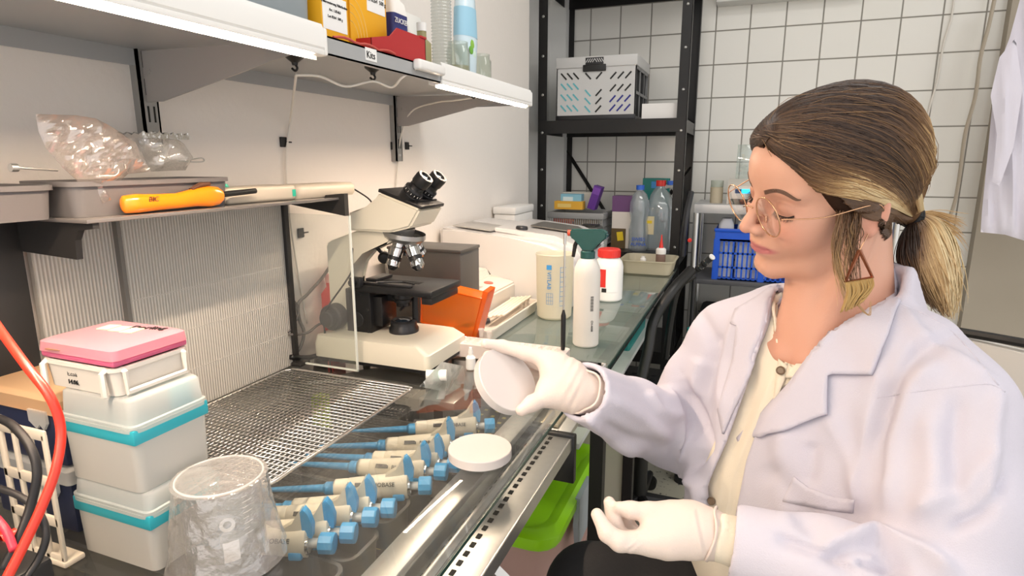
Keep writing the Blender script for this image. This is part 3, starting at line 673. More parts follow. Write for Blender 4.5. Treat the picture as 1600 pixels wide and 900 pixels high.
# ---------------------------------------------------------------- face details
BROW = M('brown_brow_hair', '6e5344', .7)
for sg in (1, -1):
    m = MB(); 
    for k in range(60):
        t = k/59; a = np.array((.0865-.0175*t**1.5, sg*(.013+.040*t), .0335+.0075*sin(pi*min(1, t*1.1))-.003*t)); 
        for j in (-1.5, -.75, 0, .75, 1.5):
            b0 = a+np.array((.004, 0, .0016*j*(1-.6*t))); p0 = hw(b0); q_, n_, *_ = BB.find_nearest(p0)
            b1 = b0+np.array((-.0016, sg*.0050, .0022-.0035*t)); p1 = hw(b1); q2, n2, *_ = BB.find_nearest(p1)
            m.tube([q_+n_*.0001, (q_+q2)/2+n_*.0006, q2+n2*.0002], [.00036, .00034, .00010], 4)
    own(m.build('eyebrow', BROW, None, 180))
LASH = M('black_lash', '15100e', .6)
for sg in (1, -1):
    m = MB(); line = [(.0832, sg*.0200, .0086), (.0842, sg*.0265, .0060), (.0828, sg*.0340, .0050), (.0785, sg*.0410, .0062), (.0735, sg*.0462, .0090)]
    L_ = [BB.find_nearest(hw(p)) for p in line]; m.tube([a+n*.0003 for a, n, *_ in L_], [.0003, .0005, .0007, .0009, .0005], 6, smooth=6)
    for k in range(26):
        t = k/25*(len(line)-1); i = min(int(t), len(line)-2); f = t-i; a = np.array(line[i])*(1-f)+np.array(line[i+1])*f; q_, n_, *_ = BB.find_nearest(hw(a))
        m.tube([q_, q_+(Vector(HM@np.array((.0035, sg*(.0005+.0022*k/25), -.0032)))), q_+Vector(HM@np.array((.0062, sg*(.001+.0045*k/25), -.0035)))], [.0003, .00025, .00008], 4)
    own(m.build('eyelashes', LASH, None, 180))
# glasses
GOLD = M('rose_gold_wire', 'd8ab86', .2, 1)
g = MB().tube([hw((.1055, y, .0125+.30*y+.0022*(1-(y/.0105)**2))) for y in (-.0105, -.006, 0, .006, .0105)], .0009, 8).build('glasses', GOLD, None, 180); own(g)
LENS = clear('spectacle_lens', 'f6f2f2', .02, .02)
for sg in (1, -1):
    c0 = np.array((.1000, sg*.0345, .0110 if sg > 0 else .0035)); ax = np.array((1, -.02 if sg > 0 else -.06, -.10)); ax /= np.linalg.norm(ax); yy = np.array((-ax[1], ax[0], 0)); yy /= np.linalg.norm(yy); zz = np.cross(ax, yy)
    ring = [hw(c0+yy*cos(t)*.0250+zz*sin(t)*.0250) for t in [2*pi*k/48 for k in range(49)]]
    m = MB(); m.tube(ring, .0009, 8, cap=False); o = m.build('rim', GOLD, None, 180); own(o); o.parent = g
    m = MB(); cen = Vector(); A2 = [hw(c0+yy*cos(t)*.024*r_+zz*sin(t)*.0245*r_+ax*.0018*(1-r_*r_)) for r_ in (1, .75, .5, .25) for t in [2*pi*k/36 for k in range(36)]]
    m.loft([A2[i*36:(i+1)*36] for i in range(4)], cap=False); m.bm.faces.new([v for v in list(m.bm.verts)[-36:]]); o = m.build('lens', LENS, None, 180); own(o); o.parent = g
    m = MB(); hinge = c0+yy*.0255*sg*(1 if sg > 0 else 1)+zz*.006; 
    hinge = c0+np.array((-.006, sg*.0262, .006))
    m.tube([hw(hinge+np.array((.004, -sg*.002, -.001))), hw(hinge), hw((.055, sg*.0735, .0125)), hw((.0, sg*.0790, .0135)), hw((-.016, sg*.0780, .006)), hw((-.024, sg*.0745, -.012))], .0008, 6, smooth=5)
    o = m.build('temple_arm', GOLD, None, 180); own(o); o.parent = g
    m = MB(); m.tube([hw(c0+np.array((-.001, -sg*.021, -.006))), hw(c0+np.array((-.007, -sg*.022, -.008))), hw(c0+np.array((-.010, -sg*.0205, -.013)))], .0006, 6); m.box(hw(c0+np.array((-.010, -sg*.0205, -.014))), (.003, .003, .008), None, .001); o = m.build('nose_pad', GOLD, None, 180); own(o); o.parent = g
# earring
EARG = M('copper_frame', '9a6248', .3, .8); THR = M('ochre_thread', 'a98a55', .8)
e0 = P(1347, 402, d=.696)
m = MB(); a, b_, c_ = P(1343, 391, d=.696), P(1321, 440, d=.698), P(1363, 433, d=.694)
m.tube([a, b_, c_, a], .0023, 4); ea = m.build('earring', EARG, None, 0); own(ea)
o = MB().tube([P(1356, 366, d=.702), P(1350, 378, d=.694), P(1343, 391, d=.696)], .0006, 6).build('ear_hook', GOLD, None); own(o); o.parent = ea
m = MB()
for k in range(34):
    t = k/33; s_ = b_.lerp(c_, t); u0, v0 = px(s_); L2 = 50-14*t+random.uniform(-4, 4); du = -6-8*t+random.uniform(-3, 3)
    dd = .697-.002*t+random.uniform(-.002, .002); bow = 6*sin(pi*t)
    m.tube([s_, P(u0+2+bow*.5, v0+L2*.4, d=dd), P(u0+du*.4, v0+L2*.75, d=dd), P(u0+du, v0+L2, d=dd)], [.0008, .0009, .0009, .0006], 5, smooth=3)
o = m.build('tassel_fringe', THR, None, 180); own(o); o.parent = ea
# ---------------------------------------------------------------- hair
def hair_sdf(Q):
    q = toh(Q)
    d = s_ell(q, (-.014, 0, .042), (.099, .0795, .087)); d = smin(d, s_ell(q, (-.046, .0, .036), (.060, .064, .070)), .03)
    d = smin(d, s_cap(q, (-.075, 0, -.005), (-.108, .016, -.052), .058, .018), .03)
    d = smin(d, s_ell(q, (.03, .0, .055), (.068, .066, .062)), .02)
    xh = .090-.62*(.100-q[..., 2])-.00*np.abs(q[..., 1]); d = smax(d, q[..., 0]-np.clip(xh, .012, .086), .008)
    zl = np.where(q[..., 0] > -.02, -.006, -.006+(q[..., 0]+.02)*1.05); zl = np.maximum(zl, -.075); d = smax(d, zl-q[..., 2], .01)
    return d
V, F_ = surfnet(hair_sdf, (.70, .60, 1.05), (1.25, 1.15, 1.42), .0035)
HB = BVHTree.FromPolygons(V.tolist(), F_.tolist())
HAIR = M('ombre_brown_to_blond_hair', '5a4130', .38, spec=.35)
_n = HAIR.node_tree; _a = _n.nodes.new('ShaderNodeAttribute'); _a.attribute_name = 'hair_tone'; _n.links.new(_a.outputs['Color'], _n.nodes['Principled BSDF'].inputs['Base Color'])
HAIRCAP = M('matt_hair_base', '3a2a20', .9, spec=.05); _n = HAIRCAP.node_tree; _a = _n.nodes.new('ShaderNodeAttribute'); _a.attribute_name = 'hair_tone'; _n.links.new(_a.outputs['Color'], _n.nodes['Principled BSDF'].inputs['Base Color'])
BR = np.array(lin('34251d')[:3]); MD = np.array(lin('76583e')[:3]); BL = np.array(lin('c5a272')[:3]); PL = np.array(lin('e6d1a6')[:3])
def tone(x):
    x = np.clip(x, 0, 1.2); return np.where(x < .5, BR*(1-x*2)+MD*x*2, np.where(x < 1, MD*(2-2*x)+BL*(2*x-1), BL*(1-(x-1)*5)+PL*(x-1)*5))
def colour(me, vals):
    at = me.color_attributes.new('hair_tone', 'FLOAT_COLOR', 'POINT'); c = np.array([list(tone(np.array(v)))+[1] for v in vals], np.float32); at.data.foreach_set('color', c.ravel())
me = npmesh('hair', V, F_); u, v, z = pxs(V)
ql = toh(V); colour(me, np.clip((-ql[:, 0]-.02)*3.2, 0, .55)); hair = own(link('hair', me, HAIRCAP, None, 180))
class Strands:
    def __init__(s): s.v = []; s.f = []; s.c = []
    def add(s, pts, r, tones, k=3):
        n = len(pts); b = len(s.v); x, y, d = frame(pts[1]-pts[0])
        for i, p in enumerate(pts):
            t = pts[min(i+1, n-1)]-pts[max(i-1, 0)]
            if t.length < 1e-7: t = d
            t.normalize(); x = x-t*x.dot(t); x.normalize(); y = t.cross(x); rr = r*(1-.75*max(0, (i/(n-1)-.7)/.3))
            for j in range(k): s.v.append(tuple(p+(x*cos(2*pi*j/k)+y*sin(2*pi*j/k))*rr)); s.c.append(tones[i])
        for i in range(n-1):
            for j in range(k): a = b+i*k+j; e = b+i*k+(j+1) % k; s.f.append((a, e, e+k, a+k))
    def build(s, name):
        me = npmesh(name, np.array(s.v), np.array(s.f)); me.name = name; colour(me, s.c); o = own(link(name, me, HAIR, None, 180)); return o
def on_cap(u, v):
    r = (FW*FPX+RT*(u-800)+UP*(450-v)).normalized(); h = HB.ray_cast(CAM, r)
    if h[0] is not None: return h[0], h[1]
    best = None
    for d in np.linspace(.68, .86, 13): 
        p = CAM+r*d; q, n, i, dist = HB.find_nearest(p)
        if best is None or dist < best[2]: best = (q, n, dist)
    return best[0], best[1]
FR = [(1191, 216), (1226, 254), (1282, 292), (1338, 302), (1388, 316), (1424, 338)]
MI = [(1192, 204), (1235, 198), (1306, 208), (1385, 240), (1425, 290), (1428, 336)]
TP = [(1190, 200), (1236, 158), (1325, 134), (1425, 155), (1478, 240), (1440, 330)]
FRc, MIc, TPc = [np.array([list(p) for p in catmull([Vector((a, b, 0)) for a, b in L_], 4)])[:, :2] for L_ in (FR, MI, TP)]
S = Strands(); SM = Strands(); nn = len(FRc)
def strand_tone(s, t, jit):
    x = -.05+jit*.4
    x += 1.15*np.exp(-((s-.06)/.13)**2)*np.clip((t-.28)*3.5, 0, 1)                     # golden sweep along the lower edge
    x += 1.0*np.clip((s-.55)*2.2, 0, 1)*np.clip((t-.52)*4, 0, 1)                      # blond at the back of the crown
    x += .35*np.clip((t-.6)*2, 0, 1)
    return x
for i in range(2700):
    s = rng.random()*1.13; s = s if rng.random() > .2 else rng.random()**3*.25; jit = rng.random()**2.2; wig = rng.normal(0, 1, 3)
    t0 = rng.random()*.35 if rng.random() < .35 else 0; k0 = int(t0*nn); lift = rng.uniform(-.0015, .0028); pts = []; tn = []
    ph = rng.random()*6.28
    if s < .5: A1, B1, f = FRc, MIc, s*2
    else: A1, B1, f = MIc, TPc, s*2-1
    for k in range(k0, nn):
        t = k/(nn-1); u, v = A1[k]*(1-f)+B1[k]*f
        amp = 5*sin(pi*t); u += wig[0]*amp*.35+amp*.5*sin(ph+t*5); v += wig[1]*amp*.6+amp*.7*cos(ph+t*8)
        p, n = on_cap(u, v); w = min(1, t*6)*min(1, (1-t)*5+.1); pts.append(p+n*(lift*w+.0006)); tn.append(strand_tone(s+wig[2]*.03, t, jit))
    if len(pts) > 3:
        S.add(pts, rng.uniform(.0006, .0012), tn)
        if i % 2 == 0:                                                                  # the side turned away grows the same way
            mp = []
            for p in pts:
                q_ = HM.T@(np.array(p)-np.array(HO)); q_[1] = -q_[1]; h = HB.find_nearest(Vector(HM@q_)+HO); mp.append(h[0]+h[1]*(lift*.6+.0008))
            SM.add(mp, .0011, tn)
o = S.build('hair_strands'); o.parent = hair
o = SM.build('hair_strands'); o.parent = hair
# loose locks in front of and behind the ear
S = Strands()
for i in range(120):
    a = rng.random(); u0 = 1308+50*a+rng.normal(0, 2); v0 = 306+10*rng.random()+8*a; j = rng.normal(0, 1, 4); L_ = rng.uniform(.25, 1)
    y1 = 320+60*L_; y2 = 330+110*L_; y3 = 340+148*L_
    c_ = [(u0, v0, .712-.008*a), (u0-2+j[0]*3, y1, .700), (u0-9*(1-a)-3+j[1]*4, y2, .700), (1322+32*a+j[2]*5+8*(L_-.6), y3, .703)]
    if a < .3: c_[2] = (1306+j[1]*3+20*a, 410, .699); c_[3] = (1326+j[2]*7+30*a, 478+j[3]*5, .700)
    if a > .72: c_ = [(u0-20, v0+3, .712), (u0-14, 345, .704), (u0-18+j[0]*5, 372+j[1]*6, .704), (u0-20+j[2]*5, 395+j[1]*14, .706)]
    pts = catmull([P(*p[:2], d=p[2]+rng.normal(0, .0015)) for p in c_], 5); S.add(pts, rng.uniform(.0003, .0006), [.22+.8*(k/len(pts))*(1.2-a)+.12*j[3] for k in range(len(pts))])
for c_ in ([(1312, 330), (1300, 390), (1322, 450), (1355, 492), (1360, 470)], [(1318, 330), (1303, 400), (1330, 460), (1350, 488)], [(1316, 350), (1308, 420), (1335, 470), (1344, 480)]):
    for k in range(4): pts = catmull([P(a+rng.normal(0, 1.2), b_+rng.normal(0, 1), d=.698) for a, b_ in c_], 7); S.add(pts, .0005, [.5+.5*i/len(pts) for i in range(len(pts))])
# hair drawn back above and behind the ear to the tie
for i in range(420):
    a = rng.random(); j = rng.normal(0, 1, 4)
    c_ = [(1312+30*a+j[0]*3, 300+24*a), (1350+8*j[1]*.3, 310+34*a), (1385, 322+44*a+j[2]*2), (1408, 333+26*a), (1425, 340)]
    pts = []
    for q_ in catmull([Vector((x_, y_, 0)) for x_, y_ in c_], 4): p, n = on_cap(q_.x, q_.y); pts.append(p+n*(.0015+.0035*math.exp(-((q_.x-1362)/16)**2)))
    S.add(pts, rng.uniform(.0006, .0010), [.10+.2*rng.random()+.2*k/len(pts) for k in range(len(pts))])
def on_any(u, v):
    r = (FW*FPX+RT*(u-800)+UP*(450-v)).normalized(); a = HB.ray_cast(CAM, r); b_ = BB.ray_cast(CAM, r); c_ = [x for x in (a, b_) if x[0] is not None and x[3] < .98]
    return min(c_, key=lambda x: x[3])[:2] if c_ else on_cap(u, v)
for i in range(420):                                                                    # over the top of the ear, and up from the nape
    a = rng.random(); j = rng.normal(0, 1, 4)
    if i % 2: c_ = [(1306+26*a+j[0]*2, 300+22*a), (1334+8*a, 312+22*a+j[1]), (1358+6*a, 318+24*a+j[2]*1.5), (1385, 326+18*a), (1408, 334+12*a), (1425, 340)]
    else: c_ = [(1374+8*a+j[0]*2, 345+24*a+j[1]*3), (1386+8*a, 345+20*a+j[3]), (1401+4*a, 344+13*a+j[2]), (1414, 342+7*a), (1426, 341)]
    q_ = catmull([Vector((x_, y_, 0)) for x_, y_ in c_], 4); raw = [on_any(p.x, p.y) for p in q_]; pts = [p+n*.0016 for p, n in raw]
    for _ in range(3): pts = [pts[0]]+[(pts[k-1]+pts[k]*2+pts[k+1])/4 for k in range(1, len(pts)-1)]+[pts[-1]]
    S.add(pts, rng.uniform(.0006, .0010), [.08+.25*rng.random()+.2*k/len(pts) for k in range(len(pts))])
for i in range(36):                                                                     # flyaways
    s = rng.random(); k0 = rng.integers(0, nn-8); pts = []; ph = rng.random()*6
    for k in range(k0, k0+7):
        u, v = (FRc[k]*(1-s)+TPc[k]*s); p, n = on_cap(u, v+3*sin(ph+k)); pts.append(p+n*(.002+.004*sin(pi*(k-k0)/6)+.002*(k-k0)/6))
    S.add(pts, .00035, [.6]*len(pts))
o = S.build('loose_locks'); o.parent = hair
# ponytail
TIE = P(1425, 338, d=.785)
LP = [(1424, 342), (1406, 372), (1402, 410), (1428, 452), (1470, 488)]; RP = [(1434, 330), (1474, 346), (1496, 385), (1502, 440), (1492, 500)]
LPc, RPc = [np.array([list(p) for p in catmull([Vector((a, b, 0)) for a, b in L_], 5)])[:, :2] for L_ in (LP, RP)]
def tail_sdf(Q):
    ctr = [P((a[0]+b[0])/2, (a[1]+b[1])/2, d=.79) for a, b in zip(LP, RP)]
    return s_chain(Q, [A_(p) for p in ctr], [.006, .013, .018, .012, .003], .02)
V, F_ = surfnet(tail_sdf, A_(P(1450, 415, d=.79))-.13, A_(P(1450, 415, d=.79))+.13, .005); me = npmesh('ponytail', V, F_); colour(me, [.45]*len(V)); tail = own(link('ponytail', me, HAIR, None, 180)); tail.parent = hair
S = Strands()
for i in range(1500):
    s = rng.random(); th_ = rng.random()*2*pi; j = rng.normal(0, 1, 4); dd = sin(th_)*.030; s = .5+.5*cos(th_)*rng.random()**.35; end = rng.uniform(.62, 1.03); n2 = max(5, int(len(LPc)*min(1, end))); pts = []; tn = []; fuzz = rng.random() < .08
    for k in range(n2):
        t = k/(len(LPc)-1); u, v = LPc[k]*(1-s)+RPc[k]*s; w = sin(pi*min(1, t*1.1)*.9)
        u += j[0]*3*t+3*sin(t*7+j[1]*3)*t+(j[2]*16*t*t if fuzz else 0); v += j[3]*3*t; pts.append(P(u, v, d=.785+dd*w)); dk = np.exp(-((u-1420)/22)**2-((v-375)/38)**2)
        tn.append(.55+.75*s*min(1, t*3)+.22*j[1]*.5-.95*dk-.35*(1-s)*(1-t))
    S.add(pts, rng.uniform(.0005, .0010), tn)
for i in range(46):
    j = rng.normal(0, 1, 3); pts = catmull([P(1430, 332, d=.785), P(1462+j[0]*4, 338+j[1]*5, d=.785), P(1488+j[0]*6, 350+j[1]*9, d=.785+.01*j[2]), P(1506+j[0]*5, 362+j[1]*14, d=.785+.015*j[2])], 4); S.add(pts, .0005, [1.0]*len(pts))
o = S.build('ponytail_strands'); o.parent = tail
ELA = M('black_elastic', '111012', .7); m = MB(); dr = (P(1445, 342, d=.79)-P(1410, 332, d=.775)).normalized(); x, y, _ = frame(dr)
for q_ in (-.003, .002): m.tube([TIE+dr*q_+(x*cos(t)+y*sin(t))*.0125 for t in [2*pi*k/24 for k in range(25)]], .0032, 8, cap=False)
o = own(m.build('hair_tie', ELA, None, 180)); o.parent = hair
# ================================================================ shelf on the left wall
SHG = M('grey_shelf_enamel', 'a7a9aa', .45); SHW = M('grey_enamel_shade', 'a6a29e', .5); WHP = M('white_plastic', 'eeedea', .4)
sf = thing('wall_shelf', 'long grey steel wall shelf on two brackets above the bench', 'shelf', (0, 0, 1.4))
m = MB(); m.span((-.02, -.35, .014), (.308, 1.56, .0165)); m.span((.3045, -.35, -.008), (.308, 1.56, .0165)); m.span((-.02, -.35, -.010), (-.0175, 1.56, .0165)); m.span((-.02, 1.5575, -.008), (.308, 1.56, .0165)); m.span((.295, -.35, -.008), (.308, 1.56, -.006)); m.build('shelf_panel', SHG, sf, 0)
for y in (.70, 1.42):
    m = MB(); m.prism([(-.012, y-.001, .012), (.292, y-.001, .008), (.292, y-.001, -.004), (.02, y-.001, -.062), (-.012, y-.001, -.062)], (0, .003, 0)); m.cyl((.0, y-.003, -.018), (.0, y-.001, -.018), .0035); m.build('shelf_bracket', SHW, sf, 30)
for y, zb in ((.705, -.125), (1.425, -.152)):
    m = MB(); m.span((-.03, y-.014, zb), (-.012, y-.011, .6)); m.span((-.03, y+.011, zb), (-.012, y+.014, .6)); m.span((-.0165, y-.014, zb), (-.012, y+.014, .6)); o = m.build('wall_upright', M('grey_rail', '9c9b98', .4, .4), sf, 0)
    m = MB()
    for k in range(7):
        for s in (-.005, .005): m.box((-.0118, y+s, zb+.045+k*.04), (.001, .0026, .024))
    m.build('slots', M('slot_dark'), o, 0)
    m = MB(); m.lathe([(0, .002), (.003, .0015), (.004, 0)], (-.012, y, zb+.016), (1, 0, 0), 12); m.build('screw', STEEL, o)
m = MB(); y0 = GY(571, .3085, 1.405); m.span((.308, y0, -.002), (.3088, y0+.030, .0165), .0003); lb = m.build('shelf_tag', M('white_label', 'f3f3f1', .5), sf, 0)
text('Kits', .0145, M('black_ink', '1a1a1a', .6), lb, (.3091, y0+.0135, .006), (0, 1, 0), (0, 0, 1))
# LED bars
LED = M('led_diffuser_glow', 'ffe3c6', .5, emit=260)
def led(y0, y1, lbl):
    t = thing('light_bar', lbl, 'lamp', (.30, y0, 1.395)); L_ = y1-y0
    m = MB(); m.prism([(.0085, 0, .0), (.012, 0, .004), (.012, 0, .026), (.0088, 0, .034), (.0088, 0, -.001)], (0, L_, 0)); m.span((-.018, 0, -.006), (.0118, L_, .0012), .001); m.span((-.0045, 0, -.0112), (-.0025, L_, -.006)); m.build('housing', WHP, t, 30)
    m = MB(); m.span((-.0005, .004, -.0085), (.0080, L_-.02, -.006), .001); m.build('diffuser', LED, t, 30)
    m = MB(); m.span((-.018, L_, -.006), (.012, L_+.008, .03), .003); m.build('end_cap', WHP, t, 30)
    return t
led(-.25, .715, 'white LED light bar clipped under the near half of the wall shelf')
led(1.055, 1.555, 'white LED light bar clipped under the far end of the wall shelf')
o = MB().box((.316, 1.0, 1.411), (.016, .095, .018), None, .005, 3).build('cable_switch', WHP); tag(o, 'white in-line cable switch stuck on the shelf edge beside the red bin', 'switch')
# cables and cable hooks
CAB = M('white_cable', 'e4dfd6', .5); HK = M('black_plastic')
def cable(name, pts, r, mat, lbl, cat='cable', group=None, sm=6): o = MB().tube(pts, r, 8, smooth=sm).build(name, mat, None, 180); return tag(o, lbl, cat, group)
def PX(L_, **k): return [P(u, v, **k) for u, v in L_]
cable('lamp_cable', [Vector((.20, GY(462, .20, 1.375), 1.378)), Vector((.215, GY(500, .215, 1.38), 1.380)), Vector((.225, GY(540, .225, 1.37), 1.370)), Vector((.25, GY(583, .25, 1.378), 1.382)), Vector((.27, GY(612, .27, 1.37), 1.374)), Vector((.295, GY(628, .295, 1.39), 1.388)), Vector((.308, .965, 1.405))], .0022, CAB, 'white lamp cable looping under the middle of the wall shelf')
cable('lamp_cable', [Vector((.20, GY(463, .20, 1.375), 1.379)), Vector((.0, GY(455, .0, 1.34), 1.34)), Vector((-.022, GY(447, -.022, 1.25), 1.25)), Vector((-.025, GY(452, -.025, 1.15), 1.15)), Vector((-.025, GY(462, -.025, 1.05), 1.05)), Vector((-.025, GY(480, -.025, .9), .90))], .0022, CAB, 'white cable running down the wall from the middle of the shelf')
cable('lamp_cable', [Vector((.28, GY(745, .28, 1.39), 1.388)), Vector((.22, GY(710, .22, 1.38), 1.384)), Vector((.12, GY(680, .12, 1.38), 1.390)), Vector((.03, GY(642, .03, 1.37), 1.372)), Vector((-.01, GY(625, -.01, 1.30), 1.30)), Vector((-.024, GY(620, -.024, 1.2), 1.20)), Vector((-.025, GY(610, -.025, 1.0), 1.0))], .0022, CAB, 'white cable running down the wall upright at the far end of the shelf')
def hook(p, lbl, wall=False):
    m = MB(); p = Vector(p)
    if wall: m.box(p, (.004, .017, .02), None, .001); m.box(p+Vector((.004, .012, 0)), (.003, .014, .003), None, .0008)
    else: m.lathe([(.014, 0), (.014, -.003), (.005, -.010), (.004, -.014), (0, -.014)], p, (0, 0, 1), 16); m.tube([p+Vector((0, 0, -.012)), p+Vector((.004, 0, -.018)), p+Vector((0, 0, -.022)), p+Vector((-.006, 0, -.018))], .0018, 6, smooth=3)
    return tag(m.build('cable_hook', HK), lbl, 'hook', 'cable hooks along the shelf cables')
hook((.20, GY(461, .20, 1.39), 1.406), 'black cable hook under the shelf where two cables turn down'); hook((.25, GY(583, .25, 1.39), 1.406), 'black suction cable hook under the shelf below the small paper tag'); hook((.28, GY(740, .28, 1.39), 1.406), 'cable hook under the shelf beneath the far light bar')
hook((-.027, GY(445, -.027, 1.25), P(445, 222, x=-.027).z), 'black square cable clip on the bare wall between the uprights', True); hook((-.027, GY(616, -.027, 1.2), P(616, 228, x=-.027).z), 'black cable clip left of the far wall upright', True)
hook((-.027, GY(638, -.027, 1.2), P(638, 228, x=-.027).z), 'black cable clip right of the far wall upright', True); hook((-.027, GY(470, -.027, 1.1), P(470, 364, x=-.027).z), 'black square cable clip low on the wall behind the clear pane', True)
# things on the shelf
ST = 1.4167
o = thing('storage_tub', 'pale translucent grey tub at the near end of the wall shelf', 'tub', (.15, .66, ST)); ya, yb = GY(362, .29, 1.43)-.66, GY(500, .29, 1.43)-.66
MB().tub(-.13, .13, ya, yb, 0, .20, .002, .006, .02, .006).build('tub_body', M('pale_frosted_grey', 'c3ccd0', .35, trl=.4, hole=.15), o); MB().span((-.137, ya-.007, .2), (.137, yb+.007, .208), .003).build('lid', M('pale_frosted_grey'), o)
YEL = M('yellow_carton', 'f0b01a', .5); INK = M('black_ink')
def carton(y0, y1, x1, dep, h, lbl, lab, extra=None):
    o = thing('carton', lbl, 'box', (x1-dep/2, (y0+y1)/2, ST)); w = y1-y0; c = MB(); c.span((-dep/2, -w/2, 0), (dep/2, w/2, h), .0015); c.build('carton_body', YEL, o, 30)
    m = MB(); m.span((dep/2, lab[0]*w, lab[1]), (dep/2+.0006, lab[2]*w, lab[3])); L_ = m.build('paper_label', M('white_label'), o, 0)
    for i in range(3):
        text('Differenzierung Nährboden' if i == 0 else ('Art. 1.05463' if i == 1 else 'Lot 8264  500 g'), w*.085, INK, L_, (dep/2+.0008, (lab[0]+lab[2])/2*w, lab[1]+.012+.009*(2-i)+.006), (0, 1, 0), (0, 0, 1))
    return o
carton(GY(504, .285, 1.43), GY(546, .285, 1.43), .285, .10, .20, 'yellow carton with a white label, left of the two on the wall shelf', (-.47, .016, .42, .062))
c2 = carton(GY(549, .275, 1.43), GY(606, .275, 1.43), .275, .12, .21, 'larger yellow carton with pale arcs, right of the two on the wall shelf', (-.05, .066, .45, .12))
w2 = (GY(606, .275, 1.43)-GY(549, .275, 1.43)); m = MB()
for r_ in (.02, .028, .036, .044): m.tube([(.0602, -w2/2+r_*cos(a), .012+r_*1.5*sin(a)) for a in [pi/2*k/12 for k in range(13)]], .0006, 4)
m.build('arc_print', M('pale_yellow_print', 'f7d67c', .5), c2)
o = thing('sugar_bag', 'white and dark blue paper sugar bag standing behind the red bin', 'bag', (.21, GY(628, .24, 1.45), ST)); hw_ = .026
MB().loft([rrect(-.03, .03, -hw_, hw_, .006, 0), rrect(-.031, .031, -hw_*1.03, hw_*1.03, .008, .03), rrect(-.031, .031, -hw_*1.03, hw_*1.03, .008, .095)]).build('printed_band', M('dark_blue_print', '2b3070', .55), o)
MB().loft([rrect(-.0305, .0305, -hw_*1.02, hw_*1.02, .008, .095), rrect(-.028, .028, -hw_*.9, hw_*.9, .008, .115), rrect(-.01, .01, -hw_*.5, hw_*.5, .004, .135), rrect(-.004, .004, -hw_*.7, hw_*.7, .002, .16)]).build('paper_top', M('white_paper', 'efece6', .7), o)
for i, s in enumerate(('ZUCKER', 'SUCRE', 'ZUCCHERO')): text(s, .0125, M('white_label'), o, (.0325, -.001, .082-.020*i), (0, 1, 0), (0, 0, 1), align='CENTER')
RED = M('red_bin_plastic', 'b3262a', .4)
y0, y1 = GY(578, .30, 1.425), GY(664, .30, 1.425); o = thing('stacking_bin', 'dark red open stacking bin at the front of the wall shelf', 'bin', (.25, (y0+y1)/2, ST)); w = (y1-y0)/2
m = MB(); sp_ = [(-w, 0), (w, 0), (w, .046), (-w*.1, .046), (-w*.35, .030), (-w, .018)]
for xx in (-.05, .050): m.prism([(xx, y, z) for y, z in sp_], (.002, 0, 0))
m.span((-.05, -w, 0), (.052, w, .002)); m.span((-.05, w-.002, 0), (.052, w, .046)); m.span((-.05, -w, 0), (.052, -w+.002, .018)); m.build('bin_body', RED, o, 0)
MB().span((-.052, w-.02, .044), (.054, w+.002, .048), .001).build('rear_rim', RED, o)
PET = clear('thin_clear_pet', 'f4f7f4', .13, .06, 'e6e9e0')
o = thing('small_bottle', 'small square bottle of yellowish liquid behind the red bin', 'bottle', (.22, GY(660, .22, 1.45), ST)); m = MB(); m.loft([rrect(-.014, .014, -.016, .016, .004, z) for z in (0, .066)]+[rrect(-.008, .008, -.008, .008, .004, .074), rrect(-.008, .008, -.008, .008, .004, .09)]); m.build('bottle_body', M('yellowish_liquid_glass', 'cfc9a0', .15, trl=.4, hole=.3), o)
MB().cyl((0, 0, .088), (0, 0, .104), .010).build('cap', WHP, o)
o = thing('paper_packet', 'white and yellow paper packet behind the small square bottle', 'packet', (.13, GY(645, .13, 1.45), ST)); MB().loft([rrect(-.02, .02, -.035, .035, .006, 0), rrect(-.022, .022, -.036, .036, .008, .09), rrect(-.004, .004, -.036, .036, .002, .15)]).build('packet_body', M('white_paper'), o)
MB().span((.0205, -.02, .03), (.0225, .03, .075)).build('printed_band', YEL, o)
o = thing('ribbed_bottle', 'tall clear ribbed plastic cup stack beside the small bottle', 'cups', (.24, GY(691, .24, 1.45), ST)); prof = [(0, 0), (.020, 0)]
for k in range(30): prof += [(.0215, .004+k*.0065), (.0195, .0072+k*.0065)]
prof += [(.0235, .205), (.0225, .205)]; MB().lathe(prof, seg=28).build('ribbed_wall', clear('ribbed_pet', 'eef0ee', .22, .08, 'e8ebe8'), o, 50)
o = thing('cleaner_bottle', 'blue and white cleaner bottle with lime picture on the wall shelf', 'bottle', (.245, GY(728, .245, 1.45), ST)); rr = lambda z, w, d: [Vector((1.3*d*cos(t), 1.45*w*sin(t), z)) for t in [2*pi*k/28 for k in range(28)]]
MB().loft([rr(0, .020, .013), rr(.006, .023, .015), (rr(.05, .0255, .016)), rr(.09, .0290, .017), rr(.13, .0270, .016), rr(.18, .0230, .015), rr(.20, .012, .010), rr(.215, .010, .010)]).build('bottle_body', M('pale_blue_plastic', 'd0e4ee', .25, coat=.3), o, 60)
MB().loft([rr(z, w+.0006, d+.0006) for z, w, d in ((.10, .0282, .0165), (.13, .0270, .016), (.16, .0245, .0155))], cap=False).build('printed_band', M('aqua_print', '9ccbe2', .4), o, 60)
for z_, y_, s_, c_ in ((.085, -.006, .011, '8dbf4a'), (.072, -.013, .009, '6fae3c'), (.066, .002, .008, 'cfe6d8')): MB().lathe([(0, .0032), (s_*.6, .0030), (s_, .0022), (s_, 0)], (.0188, y_, z_), (1, 0, 0), 16).build('lime_print', M('lime_'+c_, c_, .5), o)
